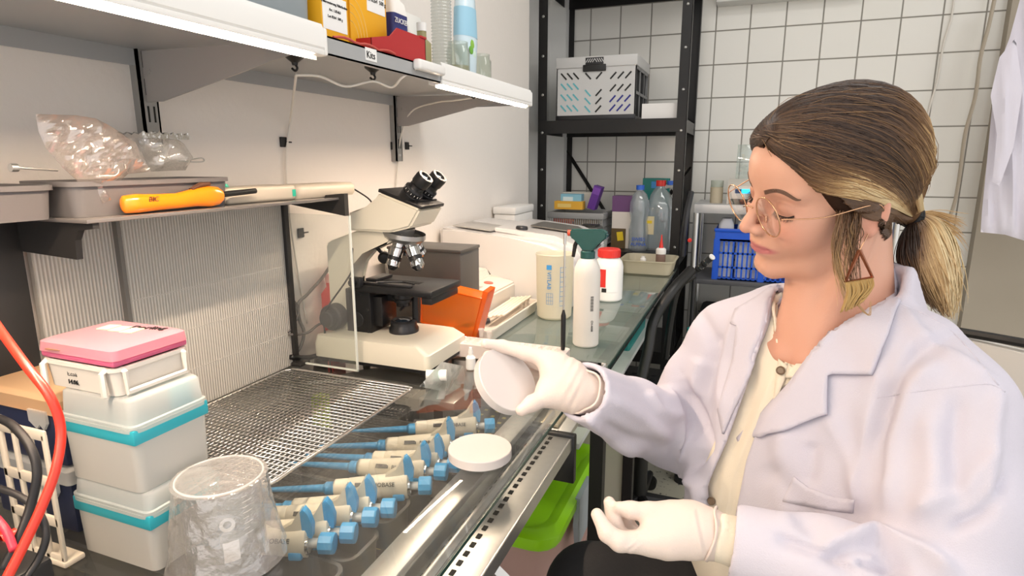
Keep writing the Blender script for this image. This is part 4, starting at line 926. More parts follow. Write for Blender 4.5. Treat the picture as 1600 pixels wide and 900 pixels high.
for i, (u_, h_, lbl) in enumerate(((716, .062, 'short clear jar in front of the blue cleaner bottle'), (752, .070, 'clear jar at the far right end of the wall shelf'))):
    o = thing('clear_jar', lbl, 'jar', (.262 if i == 0 else .225, GY(u_, .262 if i == 0 else .225, 1.45), ST)); MB().lathe([(0, 0), (.022, 0), (.025, .004), (.025, h_), (.021, h_+.006), (.021, h_+.016), (.019, h_+.016), (.0195, h_+.004), (.0235, h_-.002), (.0235, .005), (0, .003)], seg=32).build('jar_body', PET, o)
    MB().lathe([(0, .004), (.0225, .004), (.0225, .030), (0, .030)], seg=28).build('contents', M('pale_yellow_gel', 'd9d3ae', .4, trl=.4, hole=.3), o)
o = MB().tube([(.318-.0, GY(515, .3, 1.42)+.16*t, 1.4175+.004*abs(sin(9*t))) for t in np.linspace(0, 1, 14)], .002, 6); o = o.transform(Matrix.Translation((-.012, 0, 0))).build('twine', M('red_twine', 'c25348', .7)); tag(o, 'red wrapping strip lying along the shelf edge by the cartons', 'strip')
# ================================================================ black stand with glass shelf and ribbed panels
YA, YB = .47, .965; ZS = 1.177
sd = thing('glass_shelf_stand', 'black bracketed stand with glass shelf and ribbed translucent back panel', 'stand', (0, YA, TZ))
K = M('black_stand_plastic', '2c2a29', .45); h = ZS-TZ
m = MB(); m.span((-.012, YB-YA-.006, 0), (.004, YB-YA+.006, h), .001); m.build('post', K, sd); m = MB(); m.span((-.02, -.03, 0), (-.006, .022, h), .001); m.build('post', K, sd)
m = MB(); m.span((-.012, YB-YA-.012, 0), (.02, YB-YA+.02, .008), .002); m.build('foot', K, sd)
yB = YB-YA; m = MB(); m.prism([(.0, yB-.008, h-.002), (.0, yB-.008, h-.008), (.150, yB-.008, h-.030), (.150, yB-.008, h+.012), (.143, yB-.008, h+.012)], (0, .012, 0)); m.build('end_bracket', K, sd, 0)
m = MB(); m.prism([(-.028, 0.02, h-.040), (.098, .02, h-.046), (.100, .02, h-.022), (.108, .02, h-.010), (.135, .02, h-.007), (.135, .02, h), (-.02, .02, h)], (0, .008, 0)); m.build('end_bracket', K, sd, 0)
m = MB(); m.span((-.028, .012, h), (.138, yB+.004, h+.005), .001); m.build('shelf_pane', M('smoked_grey_glass', '6f6a67', .12, coat=.5), sd)
def poly_mat():
    m = M('ribbed_polycarbonate', 'e9e5de', .35, trl=.35); nt = m.node_tree; N = nt.nodes; L = nt.links; b = N['Principled BSDF']
    tc = N.new('ShaderNodeTexCoord'); w = N.new('ShaderNodeTexWave'); w.bands_direction = 'Y'; w.inputs['Scale'].default_value = 60; w.inputs['Distortion'].default_value = 0
    L.new(tc.outputs['Object'], w.inputs['Vector']); bp = N.new('ShaderNodeBump'); bp.inputs['Strength'].default_value = .6; bp.inputs['Distance'].default_value = .002; L.new(w.outputs['Fac'], bp.inputs['Height']); L.new(bp.outputs[0], b.inputs['Normal'])
    r = N.new('ShaderNodeValToRGB'); r.color_ramp.elements[0].color = lin('cbc5bb'); r.color_ramp.elements[1].color = lin('efece6'); L.new(w.outputs['Fac'], r.inputs[0]); L.new(r.outputs[0], b.inputs['Base Color'])
    return m
PCM = poly_mat(); m = MB(); m.span((-.022, .035, .002), (-.014, .150, h-.01)); m.build('ribbed_panel', PCM, sd, 0); m = MB(); m.span((-.012, .155, .002), (-.004, yB-.006, h-.006)); m.build('ribbed_panel', PCM, sd, 0)
m = MB(); m.span((-.018, .1485, .002), (-.004, .1545, h-.01)); m.build('divider_strip', M('grey_strip', '77736e', .4), sd, 0)
for zz in (.07, .14, .21): MB().span((-.0045, .156, zz), (-.0035, yB-.007, zz+.0015)).build('panel_rib', M('pale_rib', 'd5d0c8', .4), sd, 0)
m = MB(); m.span((.0, yB+.004, .004), (.150, yB+.007, h-.03), .0008); m.build('end_pane', clear('end_glass', 'fbfdfc', .05, .02), sd)
m = MB(); m.span((.1475, yB+.0035, .004), (.1508, yB+.0075, h-.03)); m.span((0, yB+.0035, .003), (.1508, yB+.0075, .006)); m.build('pane_edge', M('pale_edge', 'dfe3dc', .2), sd, 0)
o = MB().span((-.026, -.1, TZ-.02), (-.0225, YA-.01, ZS)).build('black_board', M('matt_black_board', '3b3736', .5)); tag(o, 'dark board against the wall left of the ribbed panel', 'board')
# ---- on the glass shelf
GT = M('grey_tub_plastic', '6e6a69', .45); ZT = ZS+.0052
def tubbed(u0, u1, x0, x1, h_, lbl):
    y0, y1 = GY(u0, x1, ZT), GY(u1, x1, ZT); o = thing('grey_tub', lbl, 'tub', ((x0+x1)/2, (y0+y1)/2, ZT)); a, b_ = (x1-x0)/2, (y1-y0)/2
    MB().tub(-a+.006, a-.006, -b_+.006, b_-.006, 0, h_, .002, .004, .012, .004, .006).build('tub_body', GT, o); m = MB(); R_ = rrect(-a+.001, a-.001, -b_+.001, b_-.001, .014, h_-.002); m.tube(R_+[R_[0]], .0018, 6); m.build('rim', GT, o); return o
tubbed(120, 366, .01, .115, 0.043, 'larger grey tub on the glass shelf behind the orange lighter')
tubbed(-25, 98, -.01, .10, .040, 'grey tub at the left edge of the photo on the glass shelf')
# orange lighter
ORG = M('glossy_orange_plastic', 'ff8a12', .2, coat=.6); y0, y1 = GY(196, .128, ZT), GY(352, .128, ZT)
o = thing('gas_lighter', 'orange stick lighter with black barrel lying along the shelf edge', 'lighter', (.124, y0, ZT)); L_ = y1-y0; prof = [(0, .004, .008), (.02, .0095, .012), (.12, .0105, .0135), (.30, .0098, .012), (.5, .0088, .0115), (.7, .0095, .014), (.85, .0092, .0165), (.95, .008, .0145), (1.0, .005, .009)]
def ov(y, cx, cz, rx, rz, n=20): return [Vector((cx+rx*cos(t), y, cz+rz*sin(t))) for t in [2*pi*k/n for k in range(n)]]
MB().loft([ov(t*L_, 0, .0135+(.003 if t > .6 else 0), rx*.9, rz*.92) for t, rx, rz in prof]).build('handle', ORG, o, 60)
MB().loft([ov(L_*t, 0, z, .004, r_) for t, z, r_ in ((.66, .028, .002), (.76, .0335, .004), (.86, .0345, .003))]).build('trigger', M('dark_brown_plastic', '5a3a2a', .35), o, 60)
m = MB(); m.cyl((0, L_*.97, .018), (0, L_*1.42, .0205), .0045, .0042, 16); m.build('barrel', M('black_plastic'), o)
text('BIC', .010, M('dark_brown_plastic'), o, (.0095, L_*.24, .018), (0, 1, 0), (.3, 0, 1)).location = (0, 0, 0)
# beige scale pair with cable
BEI = M('ivory_plastic', 'cdc2b0', .4); y0, y1, y2 = GY(363, .118, ZT), GY(470, .118, ZT), GY(553, .10, ZT)
o = thing('ivory_meter', 'ivory handheld meter with turquoise button lying behind the lighter barrel', 'device', (.08, y0, ZT)); m = MB(); m.span((-.035, 0, 0), (.03, y1-y0, .026), .006, 3); m.build('case', BEI, o)
m = MB(); m.lathe([(0, .006), (.008, .005), (.010, 0)], (-.01, .03, .026), (0, 0, 1), 16); m.build('button', M('turquoise_plastic', '2fb89a', .4), o); m = MB(); m.span((.0295, (y1-y0)*.93, .006), (.0305, (y1-y0)*.985, .018)); m.build('side_mark', M('turquoise_plastic'), o)
o = thing('ivory_adapter', 'long ivory device with black cable plug at the shelf end', 'device', (.075, y1+.004, ZT)); m = MB(); m.loft([rrect(-.03, .03, 0, y2-y1-.006, .012, z) for z in (0,)]+[rrect(-.034, .034, -.003*0, y2-y1-.004, .014, .006), rrect(-.034, .034, 0, y2-y1-.004, .014, .018), rrect(-.028, .028, .004, y2-y1-.008, .012, .0245)]); m.build('case', BEI, o, 50)
m = MB(); m.cyl((0, y2-y1-.006, .014), (0, y2-y1+.020, .016), .0055, .004, 14); m.build('plug', BLACKP, o)
yk = y2+.018
cable('thin_cable', [Vector((.075, yk, ZT+.016)), Vector((.08, GY(578, .08, 1.16), 1.165)), Vector((.08, GY(582, .08, 1.10), P(582, 330, x=.08).z)), P(572, 365, x=.085), P(552, 385, x=.09), P(550, 420, x=.09), P(540, 440, x=.09), P(512, 480, x=.05), P(506, 500, x=.04), P(512, 550, x=.04), P(525, 590, x=.05)], .0018, BLACKP, 'thin black cable hanging from the ivory device down behind the clear pane')
# bags, foil tray, tweezers
def crumple(name, c, r, mat, lbl, cat, seed, amp=.25, rot=0, freq=3.0, sub=5, flat=None):
    bm = bmesh.new(); bmesh.ops.create_icosphere(bm, subdivisions=sub, radius=1); g = np.random.default_rng(seed); W_ = g.normal(0, freq, (14, 3)); ph = g.random(14)*6.28
    for v in bm.verts:
        p = np.array(v.co); s = 0
        for k in range(14): s += abs(sin(W_[k]@p+ph[k]))/(1+.25*k)
        v.co = v.co*(1-amp*.5+amp*(s/4.2-.5))
    m = Matrix.Translation(Vector(c)) @ Euler((0, 0, rot)).to_matrix().to_4x4() @ Matrix.Diagonal((*r, 1)); bmesh.ops.transform(bm, matrix=m, verts=bm.verts)
    if flat is not None:
        for v in bm.verts: v.co.z = max(v.co.z, flat)
    me = bpy.data.meshes.new(name); bm.to_mesh(me); bm.free(); o = link(name, me, mat, None, 25); return tag(o, lbl, cat)
BAG = clear('clear_bag_film', 'fffaf6', .13, .12, 'fff2ea', bump=.35, bscale=16, gl=.25)
bagc = P(150, 250, x=.09); 
def sheetbag(name, outline, x, thick, mat, lbl, seed):
    "a limp bag: two wrinkled skins closed along their outline, leaning in the air"
    g = np.random.default_rng(seed); pts = []
    for i in range(len(outline)):
        a, b = np.array(outline[i], float), np.array(outline[(i+1) % len(outline)], float); n = max(1, int(np.linalg.norm(b-a)/5))
        for k in range(n): pts.append(a+(b-a)*k/n)
    o_ = np.array(outline, float); u0, v0 = o_.min(0); u1, v1 = o_.max(0); U_, V_ = np.meshgrid(np.arange(u0, u1, 5), np.arange(v0, v1, 5), indexing='ij'); D = polydist(U_, V_, outline); inn = [(a, b) for a, b, d in zip(U_.ravel(), V_.ravel(), D.ravel()) if d < -3]
    n = len(pts); co, ed, fa, *_ = delaunay_2d_cdt([Vector(p) for p in pts]+[Vector(p) for p in inn], [(i, (i+1) % n) for i in range(n)], [], 1, 1e-4)
    D = -polydist(np.array([p[0] for p in co]), np.array([p[1] for p in co]), outline); D = np.clip(D, 0, None); W_ = g.normal(0, .045, (8, 2)); ph = g.random(8)*6.28; bm = bmesh.new(); top = []; bot = []
    for p, d in zip(co, D):
        wr = sum(abs(sin(W_[k]@np.array((p[0], p[1]))+ph[k])) for k in range(8))/8-.6; q = P(p[0], p[1], x=x); f = (1-math.exp(-d/14))
        a = bm.verts.new(q+Vector((thick*f*(1+2.2*wr), 0, 0))); top.append(a); bot.append(a if d < .3 else bm.verts.new(q-Vector((thick*f*(1-1.6*wr), 0, 0))))
    for f in fa:
        try: bm.faces.new([top[i] for i in f])
        except ValueError: pass
        if any(bot[i] is not top[i] for i in f):
            try: bm.faces.new([bot[i] for i in f][::-1])
            except ValueError: pass
    me = bpy.data.meshes.new(name); bm.to_mesh(me); bm.free(); return tag(link(name, me, mat, None, 30), lbl, 'bag')
sheetbag('plastic_bag', [(56, 178), (118, 180), (150, 185), (178, 200), (210, 222), (226, 248), (236, 268), (200, 272), (186, 284), (162, 290), (174, 312), (160, 318), (150, 292), (122, 284), (98, 262), (72, 232), (60, 205)], .112, .016, BAG, 'crumpled clear plastic bag lying on the grey tubs', 3)
sheetbag('plastic_bag', [(214, 208), (270, 212), (288, 225), (302, 246), (290, 266), (236, 268), (222, 240)], .06, .02, clear('clear_bag_film_b', 'fbfaf7', .15, .1, 'ffffff', bump=.6, bscale=30, gl=.2), 'smaller clear bag under the foil in the larger grey tub', 8)
a = P(206, 209, x=.05); b_ = P(280, 214, x=.05); m = MB(); m.loft([[Vector((.02+.05*k/7, a.y+(b_.y-a.y)*t, a.z+.002*sin(9*k+40*t)+(.002 if k in (0, 7) else 0))) for k in range(8)]+[Vector((.02+.05*k/7, a.y+(b_.y-a.y)*t, a.z-.005+.001*sin(7*k))) for k in range(7, -1, -1)] for t in np.linspace(0, 1, 24)]); o = m.build('foil_tray', M('aluminium_foil', 'd0cfcc', .18, 1, bump=.8, bscale=120), None, 20); tag(o, 'crinkled foil lid lying on the bag in the larger tub', 'foil')
o = MB().tube([P(295, 250, x=.06), P(314, 247, x=.055), P(319, 250, x=.056), P(314, 253, x=.057), P(280, 252, x=.06)], .0011, 6, smooth=3).build('tweezers', STEEL); tag(o, 'steel tweezers sticking out of the larger grey tub', 'tweezers')
o = MB().cyl(P(16, 262, x=.09), P(27, 262, x=.09), .0045).cyl(P(27, 262, x=.09), P(90, 266, x=.09), .0014).build('glass_rod', STEEL); tag(o, 'thin steel rod lying across the left grey tub', 'rod')
# wall socket, plug and cords behind the microscope
o = thing('wall_socket', 'white three pin wall socket behind the microscope stage', 'socket', P(612, 408, x=-.03)); MB().box((.006, 0, 0), (.012, .075, .075), None, .004).build('face_plate', WHP, o); MB().lathe([(.024, .012), (.024, .0125), (.022, .008), (0, .008)], (0, 0, 0), (1, 0, 0), 24).build('socket_well', M('pale_grey_plastic', 'd0cfcb', .4), o)
for y, z in ((-.009, .003), (.009, .003), (0, -.008)): MB().cyl((.0082, y, z), (.0095, y, z), .0028, seg=10).build('pin_hole', BLACKP, o)
CG = M('grey_cord', '6e6966', .5)
cable('mains_cable', PX([(524, 402), (505, 432), (480, 460), (466, 475), (468, 500), (475, 520), (468, 545), (455, 555)], x=-.01), .0035, CG, 'thick grey power cord curving down the wall beside the ribbed panel')
cable('mains_cable', PX([(449, 466), (462, 474), (466, 490), (458, 508), (449, 520)], x=-.005), .003, CG, 'looped grey cord behind the right post of the stand')
cable('mains_cable', PX([(452, 523), (480, 520), (500, 506), (525, 502)], x=.0), .0028, CG, 'thin grey cord running from the stand post towards the microscope arm')
cable('mains_cable', [P(454, 558, x=.0), P(480, 559, x=.005), P(500, 556, x=.01), P(530, 565, x=.03)], .0055, BLACKP, 'thick black cord lying on the glass behind the clear pane')
# ================================================================ microscope
CREAM = M('cream_enamel', 'e2dccb', .4, coat=.2); MBL = M('black_metal', '1d1d1f', .38, .2); CHR = M('polished_chrome')
mc = thing('microscope', 'cream and black binocular microscope on the glass bench', 'microscope', (.158, 1.085, TZ)); mc.scale = (.92, .96, .93)
MB().loft([rrect(-.150, .150, -.092, .092, .012, .014), rrect(-.150, .150, -.092, .092, .012, .045), rrect(-.146, .128, -.088, .080, .012, .062), rrect(-.120, .105, -.075, .070, .012, .066)]).build('base', CREAM, mc, 40)
m = MB(); m.loft([rrect(-.148, .148, -.090, .090, .012, .006), rrect(-.148, .148, -.090, .090, .012, .0145)])
for x, y in ((.13, -.075), (.13, .075), (-.13, -.075), (-.13, .075)): m.cyl((x, y, 0), (x, y, .008), .010, .008)
m.build('base_plate', MBL, mc)
ar = [(-.148, .05), (-.148, .262), (-.138, .270), (-.06, .298), (.02, .306), (.06, .296), (.02, .272), (-.05, .250), (-.078, .222), (-.090, .185), (-.092, .05)]
m = MB(); m.prism([(x, -.030, z) for x, z in ar], (0, .060, 0)); bmesh.ops.bevel(m.bm, geom=list(m.bm.edges), offset=.004, segments=2, affect='EDGES'); m.build('arm', CREAM, mc, 40)
hd = [(-.068, .300), (-.068, .338), (-.012, .350), (.018, .385), (.118, .352), (.092, .312), (.045, .300)]
m = MB(); m.prism([(x, -.052, z) for x, z in hd], (0, .104, 0)); bmesh.ops.bevel(m.bm, geom=list(m.bm.edges), offset=.005, segments=2, affect='EDGES'); m.build('head', CREAM, mc, 40)
MB().cyl((.03, 0, .285), (.03, 0, .303), .034, .038, 32).build('head_collar', M('satin_grey', 'a9a9a6', .3, .8), mc)
pd = Vector((.100, 0, -.033)).normalized(); pn = Vector((.33, 0, 1)).normalized(); pc = Vector((.068, 0, .372))
m = MB(); m.box(pc, (.112, .098, .008), Matrix((pd, Vector((0, 1, 0)), pn)).transposed(), .002); m.box(pc+pd*.035+pn*.002, (.004, .09, .010), Matrix((pd, Vector((0, 1, 0)), pn)).transposed()); m.build('eyepiece_plate', MBL, mc)
ed = Vector((.72, 0, .70)).normalized()
for y, nm in ((-.030, 'near'), (.030, 'far')):
    b0 = pc+Vector((.006, y, .000)); o = MB().lathe([(.020, 0), (.021, .012), (.021, .016), (.019, .018), (.0215, .020), (.0215, .028), (.018, .031), (.0165, .034), (.0165, .042), (.0185, .045), (.0192, .062), (.0175, .068), (.012, .0685), (.0105, .063), (0, .063)], b0, ed, 32).build('eyepiece', MBL, mc, 30)
    MB().lathe([(.0108, .0635), (.006, .0655), (0, .066)], b0, ed, 24).build('eye_lens', M('coated_lens', '27303a', .05, coat=1), o)
    m = MB()
    for k in range(16): a = 2*pi*k/16; x_, y_, d_ = frame(ed); m.box(b0+ed*.024+(x_*cos(a)+y_*sin(a))*.0216, (.0006, .0006, .004), Matrix((x_, y_, d_)).transposed())
    m.build('scale_marks', M('white_label'), o, 0)
MB().lathe([(.046, .010), (.047, .0), (.040, -.008), (.016, -.016), (0, -.016)], (.046, 0, .286), (.18, 0, .98), 36).build('nosepiece', M('satin_grey'), mc, 30)
for k, (ax, ln) in enumerate((((-.22, -.30, -1), .066), ((.46, -.12, -1), .068), ((.30, .55, -1), .046), ((-.35, .45, -1), .040))):
    d_ = Vector(ax).normalized(); b0 = Vector((.046, 0, .276))+Vector((d_.x, d_.y, 0))*.034
    o = MB().lathe([(.0135, 0), (.0135, .014), (.0155, .016), (.0155, ln*.52), (.0135, ln*.55), (.0135, ln*.62), (.0150, ln*.66), (.0150, ln*.85), (.009, ln*.97), (.007, ln), (0, ln)], b0, d_, 24).build('objective', CHR, mc, 30)
    MB().lathe([(.0154, ln*.54), (.0154, ln*.66)], b0, d_, 24).build('magnification_ring', MBL, o, 0)
m = MB(); m.span((-.055, -.068, .166), (.150, .068, .182), .004); m.span((.120, -.062, .150), (.146, .062, .166), .003); m.build('stage', MBL, mc)
m = MB(); m.span((-.01, -.012, .1818), (.085, .012, .1826), .0003); m.build('stage_slot', M('deep_black', '050505', .9), mc)
m = MB(); m.span((-.05, -.055, .182), (.09, -.045, .187), .001); m.span((-.05, -.02, .182), (-.02, .045, .188), .001); m.tube([(.0, -.05, .188), (.05, -.02, .187), (.085, -.03, .186)], .002, 6); m.span((-.055, -.075, .178), (-.025, -.06, .200), .003); m.cyl((-.04, -.072, .19), (-.04, -.088, .19), .007); m.build('slide_holder', M('dark_grey_metal', '3a3a3c', .35, .6), mc)
m = MB(); m.span((-.092, -.042, .055), (-.025, .042, .166), .003); m.span((-.03, -.03, .08), (-.002, .03, .15), .003); m.build('focus_block', MBL, mc)
MB().lathe([(0, .0012), (.016, .001), (.017, 0)], (-.062, -.042, .095), (0, -1, 0), 24).build('round_cap', M('dark_grey_metal'), mc)
for x, z in ((-.08, .155), (-.05, .155), (-.033, .12), (-.033, .068)): MB().lathe([(0, .001), (.003, .0008), (.0035, 0)], (x, -.042, z), (0, -1, 0), 10).build('screw', M('dark_grey_metal'), mc)
m = MB(); m.lathe([(.022, 0), (.024, .004), (.024, .020), (.020, .024), (.020, .030), (.015, .032), (.015, .040), (0, .040)], (.035, 0, .166), (0, 0, -1), 28); m.span((-.03, -.006, .135), (.03, .006, .15), .002); m.tube([(.05, -.02, .13), (.05, -.035, .125)], .003, 6); m.cyl((.055, .02, .16), (.055, .02, .085), .008); m.build('condenser', MBL, mc)
m = MB(); m.lathe([(.034, 0), (.034, .008), (.030, .014), (.030, .024), (.026, .028), (.022, .026), (0, .025)], (.035, 0, .066), (0, 0, 1), 32); o = m.build('illuminator', M('dark_grey_metal'), mc); MB().lathe([(.021, .0255), (.012, .0295), (0, .031)], (.035, 0, .066), (0, 0, 1), 24).build('field_lens', M('coated_lens'), o)
kn = [(.012, 0), (.028, .003), (.030, .006), (.030, .030), (.027, .034), (.020, .035), (.019, .046), (.016, .048), (0, .048)]
for s in (-1, 1): MB().lathe(kn, (-.122, .030*s, .098), (0, s, 0), 32).build('focus_knob', M('dark_rubber', '37383a', .55), mc, 30)
m = MB(); m.lathe([(.006, -.02), (.006, 0), (.013, .002), (.014, .012), (.010, .016), (0, .017)], (-.030, .030, .232), (.3, -.6, -.1), 16); m.tube([(-.030, .03, .235), (-.055, .02, .262)], [.005, .004], 8); m.build('clamp_knob', MBL, mc)
# ---- beside and behind the microscope
ry_ = GY(519, -.012, .91); o = thing('red_bottle', 'red bottle against the wall behind the microscope knob', 'bottle', (-.012, ry_, TZ)); MB().loft([rrect(-.014, .014, -.02, .02, .005, z) for z in (0, .125)]+[rrect(-.008, .008, -.008, .008, .004, .14), rrect(-.008, .008, -.008, .008, .004, .155)]).build('bottle_body', M('red_translucent', 'e0302c', .35, trl=.3), o, 40); MB().lathe([(.0115, .150), (.0115, .168), (0, .169)], seg=16).build('pink_cap', M('pink_plastic', 'e8a8a4', .4), o)
MG = M('dark_grey_paint', '4a4846', .45)
o = thing('black_box', 'dark grey metal box standing behind the microscope stage', 'box', (.115, 1.36, TZ)); MB().span((-.10, -.055, .004), (.105, .055, .205), .003).build('housing', MG, o); MB().span((-.102, -.057, .20), (.107, .057, .208), .002).build('cover', MG, o)
ORA = M('orange_acrylic', 'ffb050', .12, trl=.35, hole=.55, coat=.5)
o = thing('orange_filter', 'translucent orange acrylic filter box beside the microscope base', 'filter', (.235, 1.245, TZ+.004), rotz=.12)
m = MB(); A_o = [(-.075, -.03, .045), (.05, -.03, 0.012), (.075, -.03, .11), (-.07, -.03, .135)]; m.prism(A_o, (0, .05, 0)); m.build('filter_body', ORA, o, 0)
m = MB(); m.tube([Vector(p)+Vector((0, -.003, 0)) for p in A_o+A_o[:1]], .003, 4); m.tube([Vector(p)+Vector((0, .053, 0)) for p in A_o+A_o[:1]], .003, 4); m.prism([(.045, -.034, .0), (.055, -.034, -.002), (.090, -.034, .125), (.078, -.034, .128)], (0, .06, 0)); m.build('filter_frame', M('deep_orange_acrylic', 'f08428', .15, trl=.3, hole=.4, coat=.5), o, 0)
MB().span((.035, -.02, -.004), (.055, .01, .02), .002).build('red_foot', M('brick_red_plastic', 'a83a28', .4), o)
o = thing('label_printer', 'low white instrument with round red button beside the orange filter', 'device', (.175, 1.53, TZ)); m = MB(); m.prism([(-.12, -.11, 0), (.058, -.11, 0), (.058, -.11, .066), (.05, -.11, .074), (-.02, -.11, .082), (-.03, -.11, .105), (-.12, -.11, .108)], (0, .22, 0)); bmesh.ops.bevel(m.bm, geom=list(m.bm.edges), offset=.004, segments=2, affect='EDGES'); m.build('case', M('warm_white_plastic', 'd9d2c8', .4), o, 40)
MB().lathe([(.0135, 0), (.0135, .002), (.012, .003), (0, .003)], (.012, .02, .0785), (.1, 0, 1), 24).build('red_button', M('salmon_red', 'de6a58', .4), o); m = MB(); m.box((.0, -.045, .0795), (.035, .03, .0015), (0, .11, 0)); m.build('display', M('grey_window', 'a9a6a0', .3), o)
WHT = M('glossy_white_plastic', 'd6d3d1', .25, coat=.3)
cf = thing('centrifuge', 'large glossy white instrument with domed lid and grey trim behind the beaker', 'instrument', (.195, 1.83, TZ))
prof = [(-.215, 0), (.215, 0), (.222, .02), (.222, .13), (.205, .162), (.14, .186), (.02, .198), (-.12, .211), (-.215, .22)]
m = MB(); m.loft([[Vector((x*k, y, z)) for x, z in prof] for y, k in ((-.19, .96), (-.17, 1), (.19, 1))]); bmesh.ops.bevel(m.bm, geom=[e for e in m.bm.edges], offset=.008, segments=3, affect='EDGES'); m.build('housing', WHT, cf, 50)
m = MB(); lid = [(.218, .138), (.200, .172), (.14, .197), (.02, .209), (-.06, .215)]; m.loft([[Vector((x, y, z+.004)) for x, z in lid]+[Vector((x*.97, y, z-.01)) for x, z in lid[::-1]] for y in (-.12, .20)]); bmesh.ops.bevel(m.bm, geom=[e for e in m.bm.edges], offset=.004, segments=2, affect='EDGES'); m.build('lid', WHT, cf, 50)
m = MB(); tr = [(.228, .145), (.212, .174), (.15, .203), (.03, .215)]; m.loft([[Vector((x, y, z+.006)) for x, z in tr]+[Vector((x, y, z+.002)) for x, z in tr[::-1]] for y in (-.03, .10)]); m.build('grey_trim', M('dark_satin_grey', '75736f', .3, .3), cf, 50)
m = MB(); m.lathe([(.018, 0), (.019, .012), (.017, .016), (0, .016)], (.02, -.085, .206), (.08, 0, 1), 28); m.build('dial', M('dark_grey_metal'), cf)
m = MB(); m.box((-.12, -.08, .217), (.13, .14, .003), (0, .09, 0), .001); m.build('window', M('grey_window', 'a9a6a0', .3), cf)
o = thing('foam_box', 'white foam box against the wall behind the large white instrument', 'box', (.02, 2.18, TZ)); MB().span((-.04, -.10, 0), (.045, .10, .225), .006).build('box_body', M('white_foam', 'eceae6', .8, bump=.3, bscale=300), o); MB().span((-.043, -.103, .225), (.048, .103, .252), .005).build('lid', M('white_foam'), o)
o = thing('black_instrument', 'small dark instrument top showing behind the white lid', 'device', (.335, 2.17, TZ)); MB().span((-.05, -.04, 0), (.03, .04, .185), .006).build('case', MG, o); MB().span((-.04, -.035, .185), (.02, .035, .19), .002).build('top_panel', BLACKP, o)
# tray with wrapped pipettes
tr_ = thing('long_tray', 'long white tray with paper wrapped pipettes and a dark pen', 'tray', (.262, 1.43, TZ), rotz=.0); MB().tub(-.055, .055, -.18, .17, 0, .030, .002, .004, .02, .003).build('tray_body', M('warm_white_plastic'), tr_)
pw = tag(MB().box((.262, 1.49, TZ+.028), (.008, .24, .005), (0, .05, .04), .001).build('wrapped_pipette', M('paper_wrap', 'e9ddca', .6)), 'paper wrapped pipette lying in the long white tray', 'pipette', 'paper wrapped pipettes in the long tray')
for k in range(5):
    c = pw.copy(); COL.objects.link(c); c.location = (-.014+.011*k, .004*k, .0012*k); c.rotation_euler = (0, 0, 0)
o = thing('marker_pen', 'dark ribbed pen with metal tip in the near end of the long tray', 'pen', (.262, 1.285, TZ+.034), rotz=1.0); MB().lathe([(0, 0), (.007, .001), (.0085, .012), (.0075, .02), (.0085, .03), (.0075, .038), (.008, .05), (.0045, .07), (.0018, .074), (.0015, .10), (0, .101)], (.045, 0, 0), (-1, 0, .0), 18).build('barrel', M('dark_rubber'), o, 30)
# beaker, sprayer, bottle, loop
FRO = M('frosted_beaker_plastic', 'efecdf', .35, trl=.45, hole=.22)
bk = thing('measuring_beaker', 'frosted plastic measuring beaker with blue print', 'beaker', (.385, 1.545, TZ)); MB().lathe([(0, 0), (.040, 0), (.0465, .006), (.0475, .02), (.0505, .168), (.053, .176), (.0515, .177), (.049, .170), (.046, .02), (.044, .006), (0, .005)], seg=48).build('beaker_wall', FRO, bk)
BLU = M('blue_print', '3b8fcf', .5)
vd = (Vector((CAM.x-.385, CAM.y-1.545, 0))).normalized(); rad = .0505
def ringpt(a, z, r=rad, base=atan2(vd.y, vd.x)): return Vector((r*cos(base+a), r*sin(base+a), z))
m = MB()
for k in range(9): a0, a1 = .30, (.62 if k % 2 == 0 else .48); z = .145-.013*k; m.tube([ringpt(a0+(a1-a0)*j/5, z, rad-.0005*k*.6) for j in range(6)], .0006, 4)
m.tube([ringpt(.30, .146), ringpt(.30, .03, rad-.0035)], .0006, 4); m.build('scale_print', BLU, bk, 0)
m = MB(); m.box(ringpt(-.30, .145, rad), (.003, .013, .012), (0, 0, atan2(vd.y, vd.x)-.30)); m.build('logo_print', BLU, bk, 0)
tl = ringpt(-.30, .110, rad+.0006); tn = Vector((tl.x, tl.y, 0)).normalized(); text('VITLAB', .015, BLU, bk, tl, (0, 0, -1), Vector((0, 0, 1)).cross(tn), ext=.0006)
m = MB()
for k in range(4): m.tube([ringpt(-.45+.12*k, .075, rad-.001), ringpt(-.45+.12*k, .045, rad-.002)], .0004, 4); m.tube([ringpt(-.45+.06*j, .045+.01*k, rad-.001) for j in range(7)], .0004, 4)
m.build('table_print', BLU, bk, 0)
HDP = M('white_hdpe', 'e9e6e0', .38, trl=.15)
sp = thing('spray_bottle', 'white spray bottle with dark green trigger head', 'bottle', (.530, 1.325, TZ)); MB().lathe([(0, 0), (.027, 0), (.030, .004), (.030, .165), (.0285, .182), (.022, .198), (.014, .206), (.0135, .215), (0, .215)], seg=40).build('bottle_body', HDP, sp)
GRN = M('dark_teal_plastic', '1f4f4c', .35); va = atan2(-.9, -.1)
m = MB(); m.lathe([(.0165, .200), (.0165, .219), (.014, .221), (0, .221)], seg=24); m.build('collar', GRN, sp)
m = MB(); m.prism([(-.040, -.011, .250), (-.040, -.011, .268), (.034, -.011, .270), (.045, -.011, .262), (.043, -.011, .250), (.030, -.011, .246), (.012, -.011, .220), (-.010, -.011, .220), (-.020, -.011, .240)], (0, .022, 0)); bmesh.ops.bevel(m.bm, geom=list(m.bm.edges), offset=.003, segments=2, affect='EDGES'); m.build('spray_head', GRN, sp, 40)
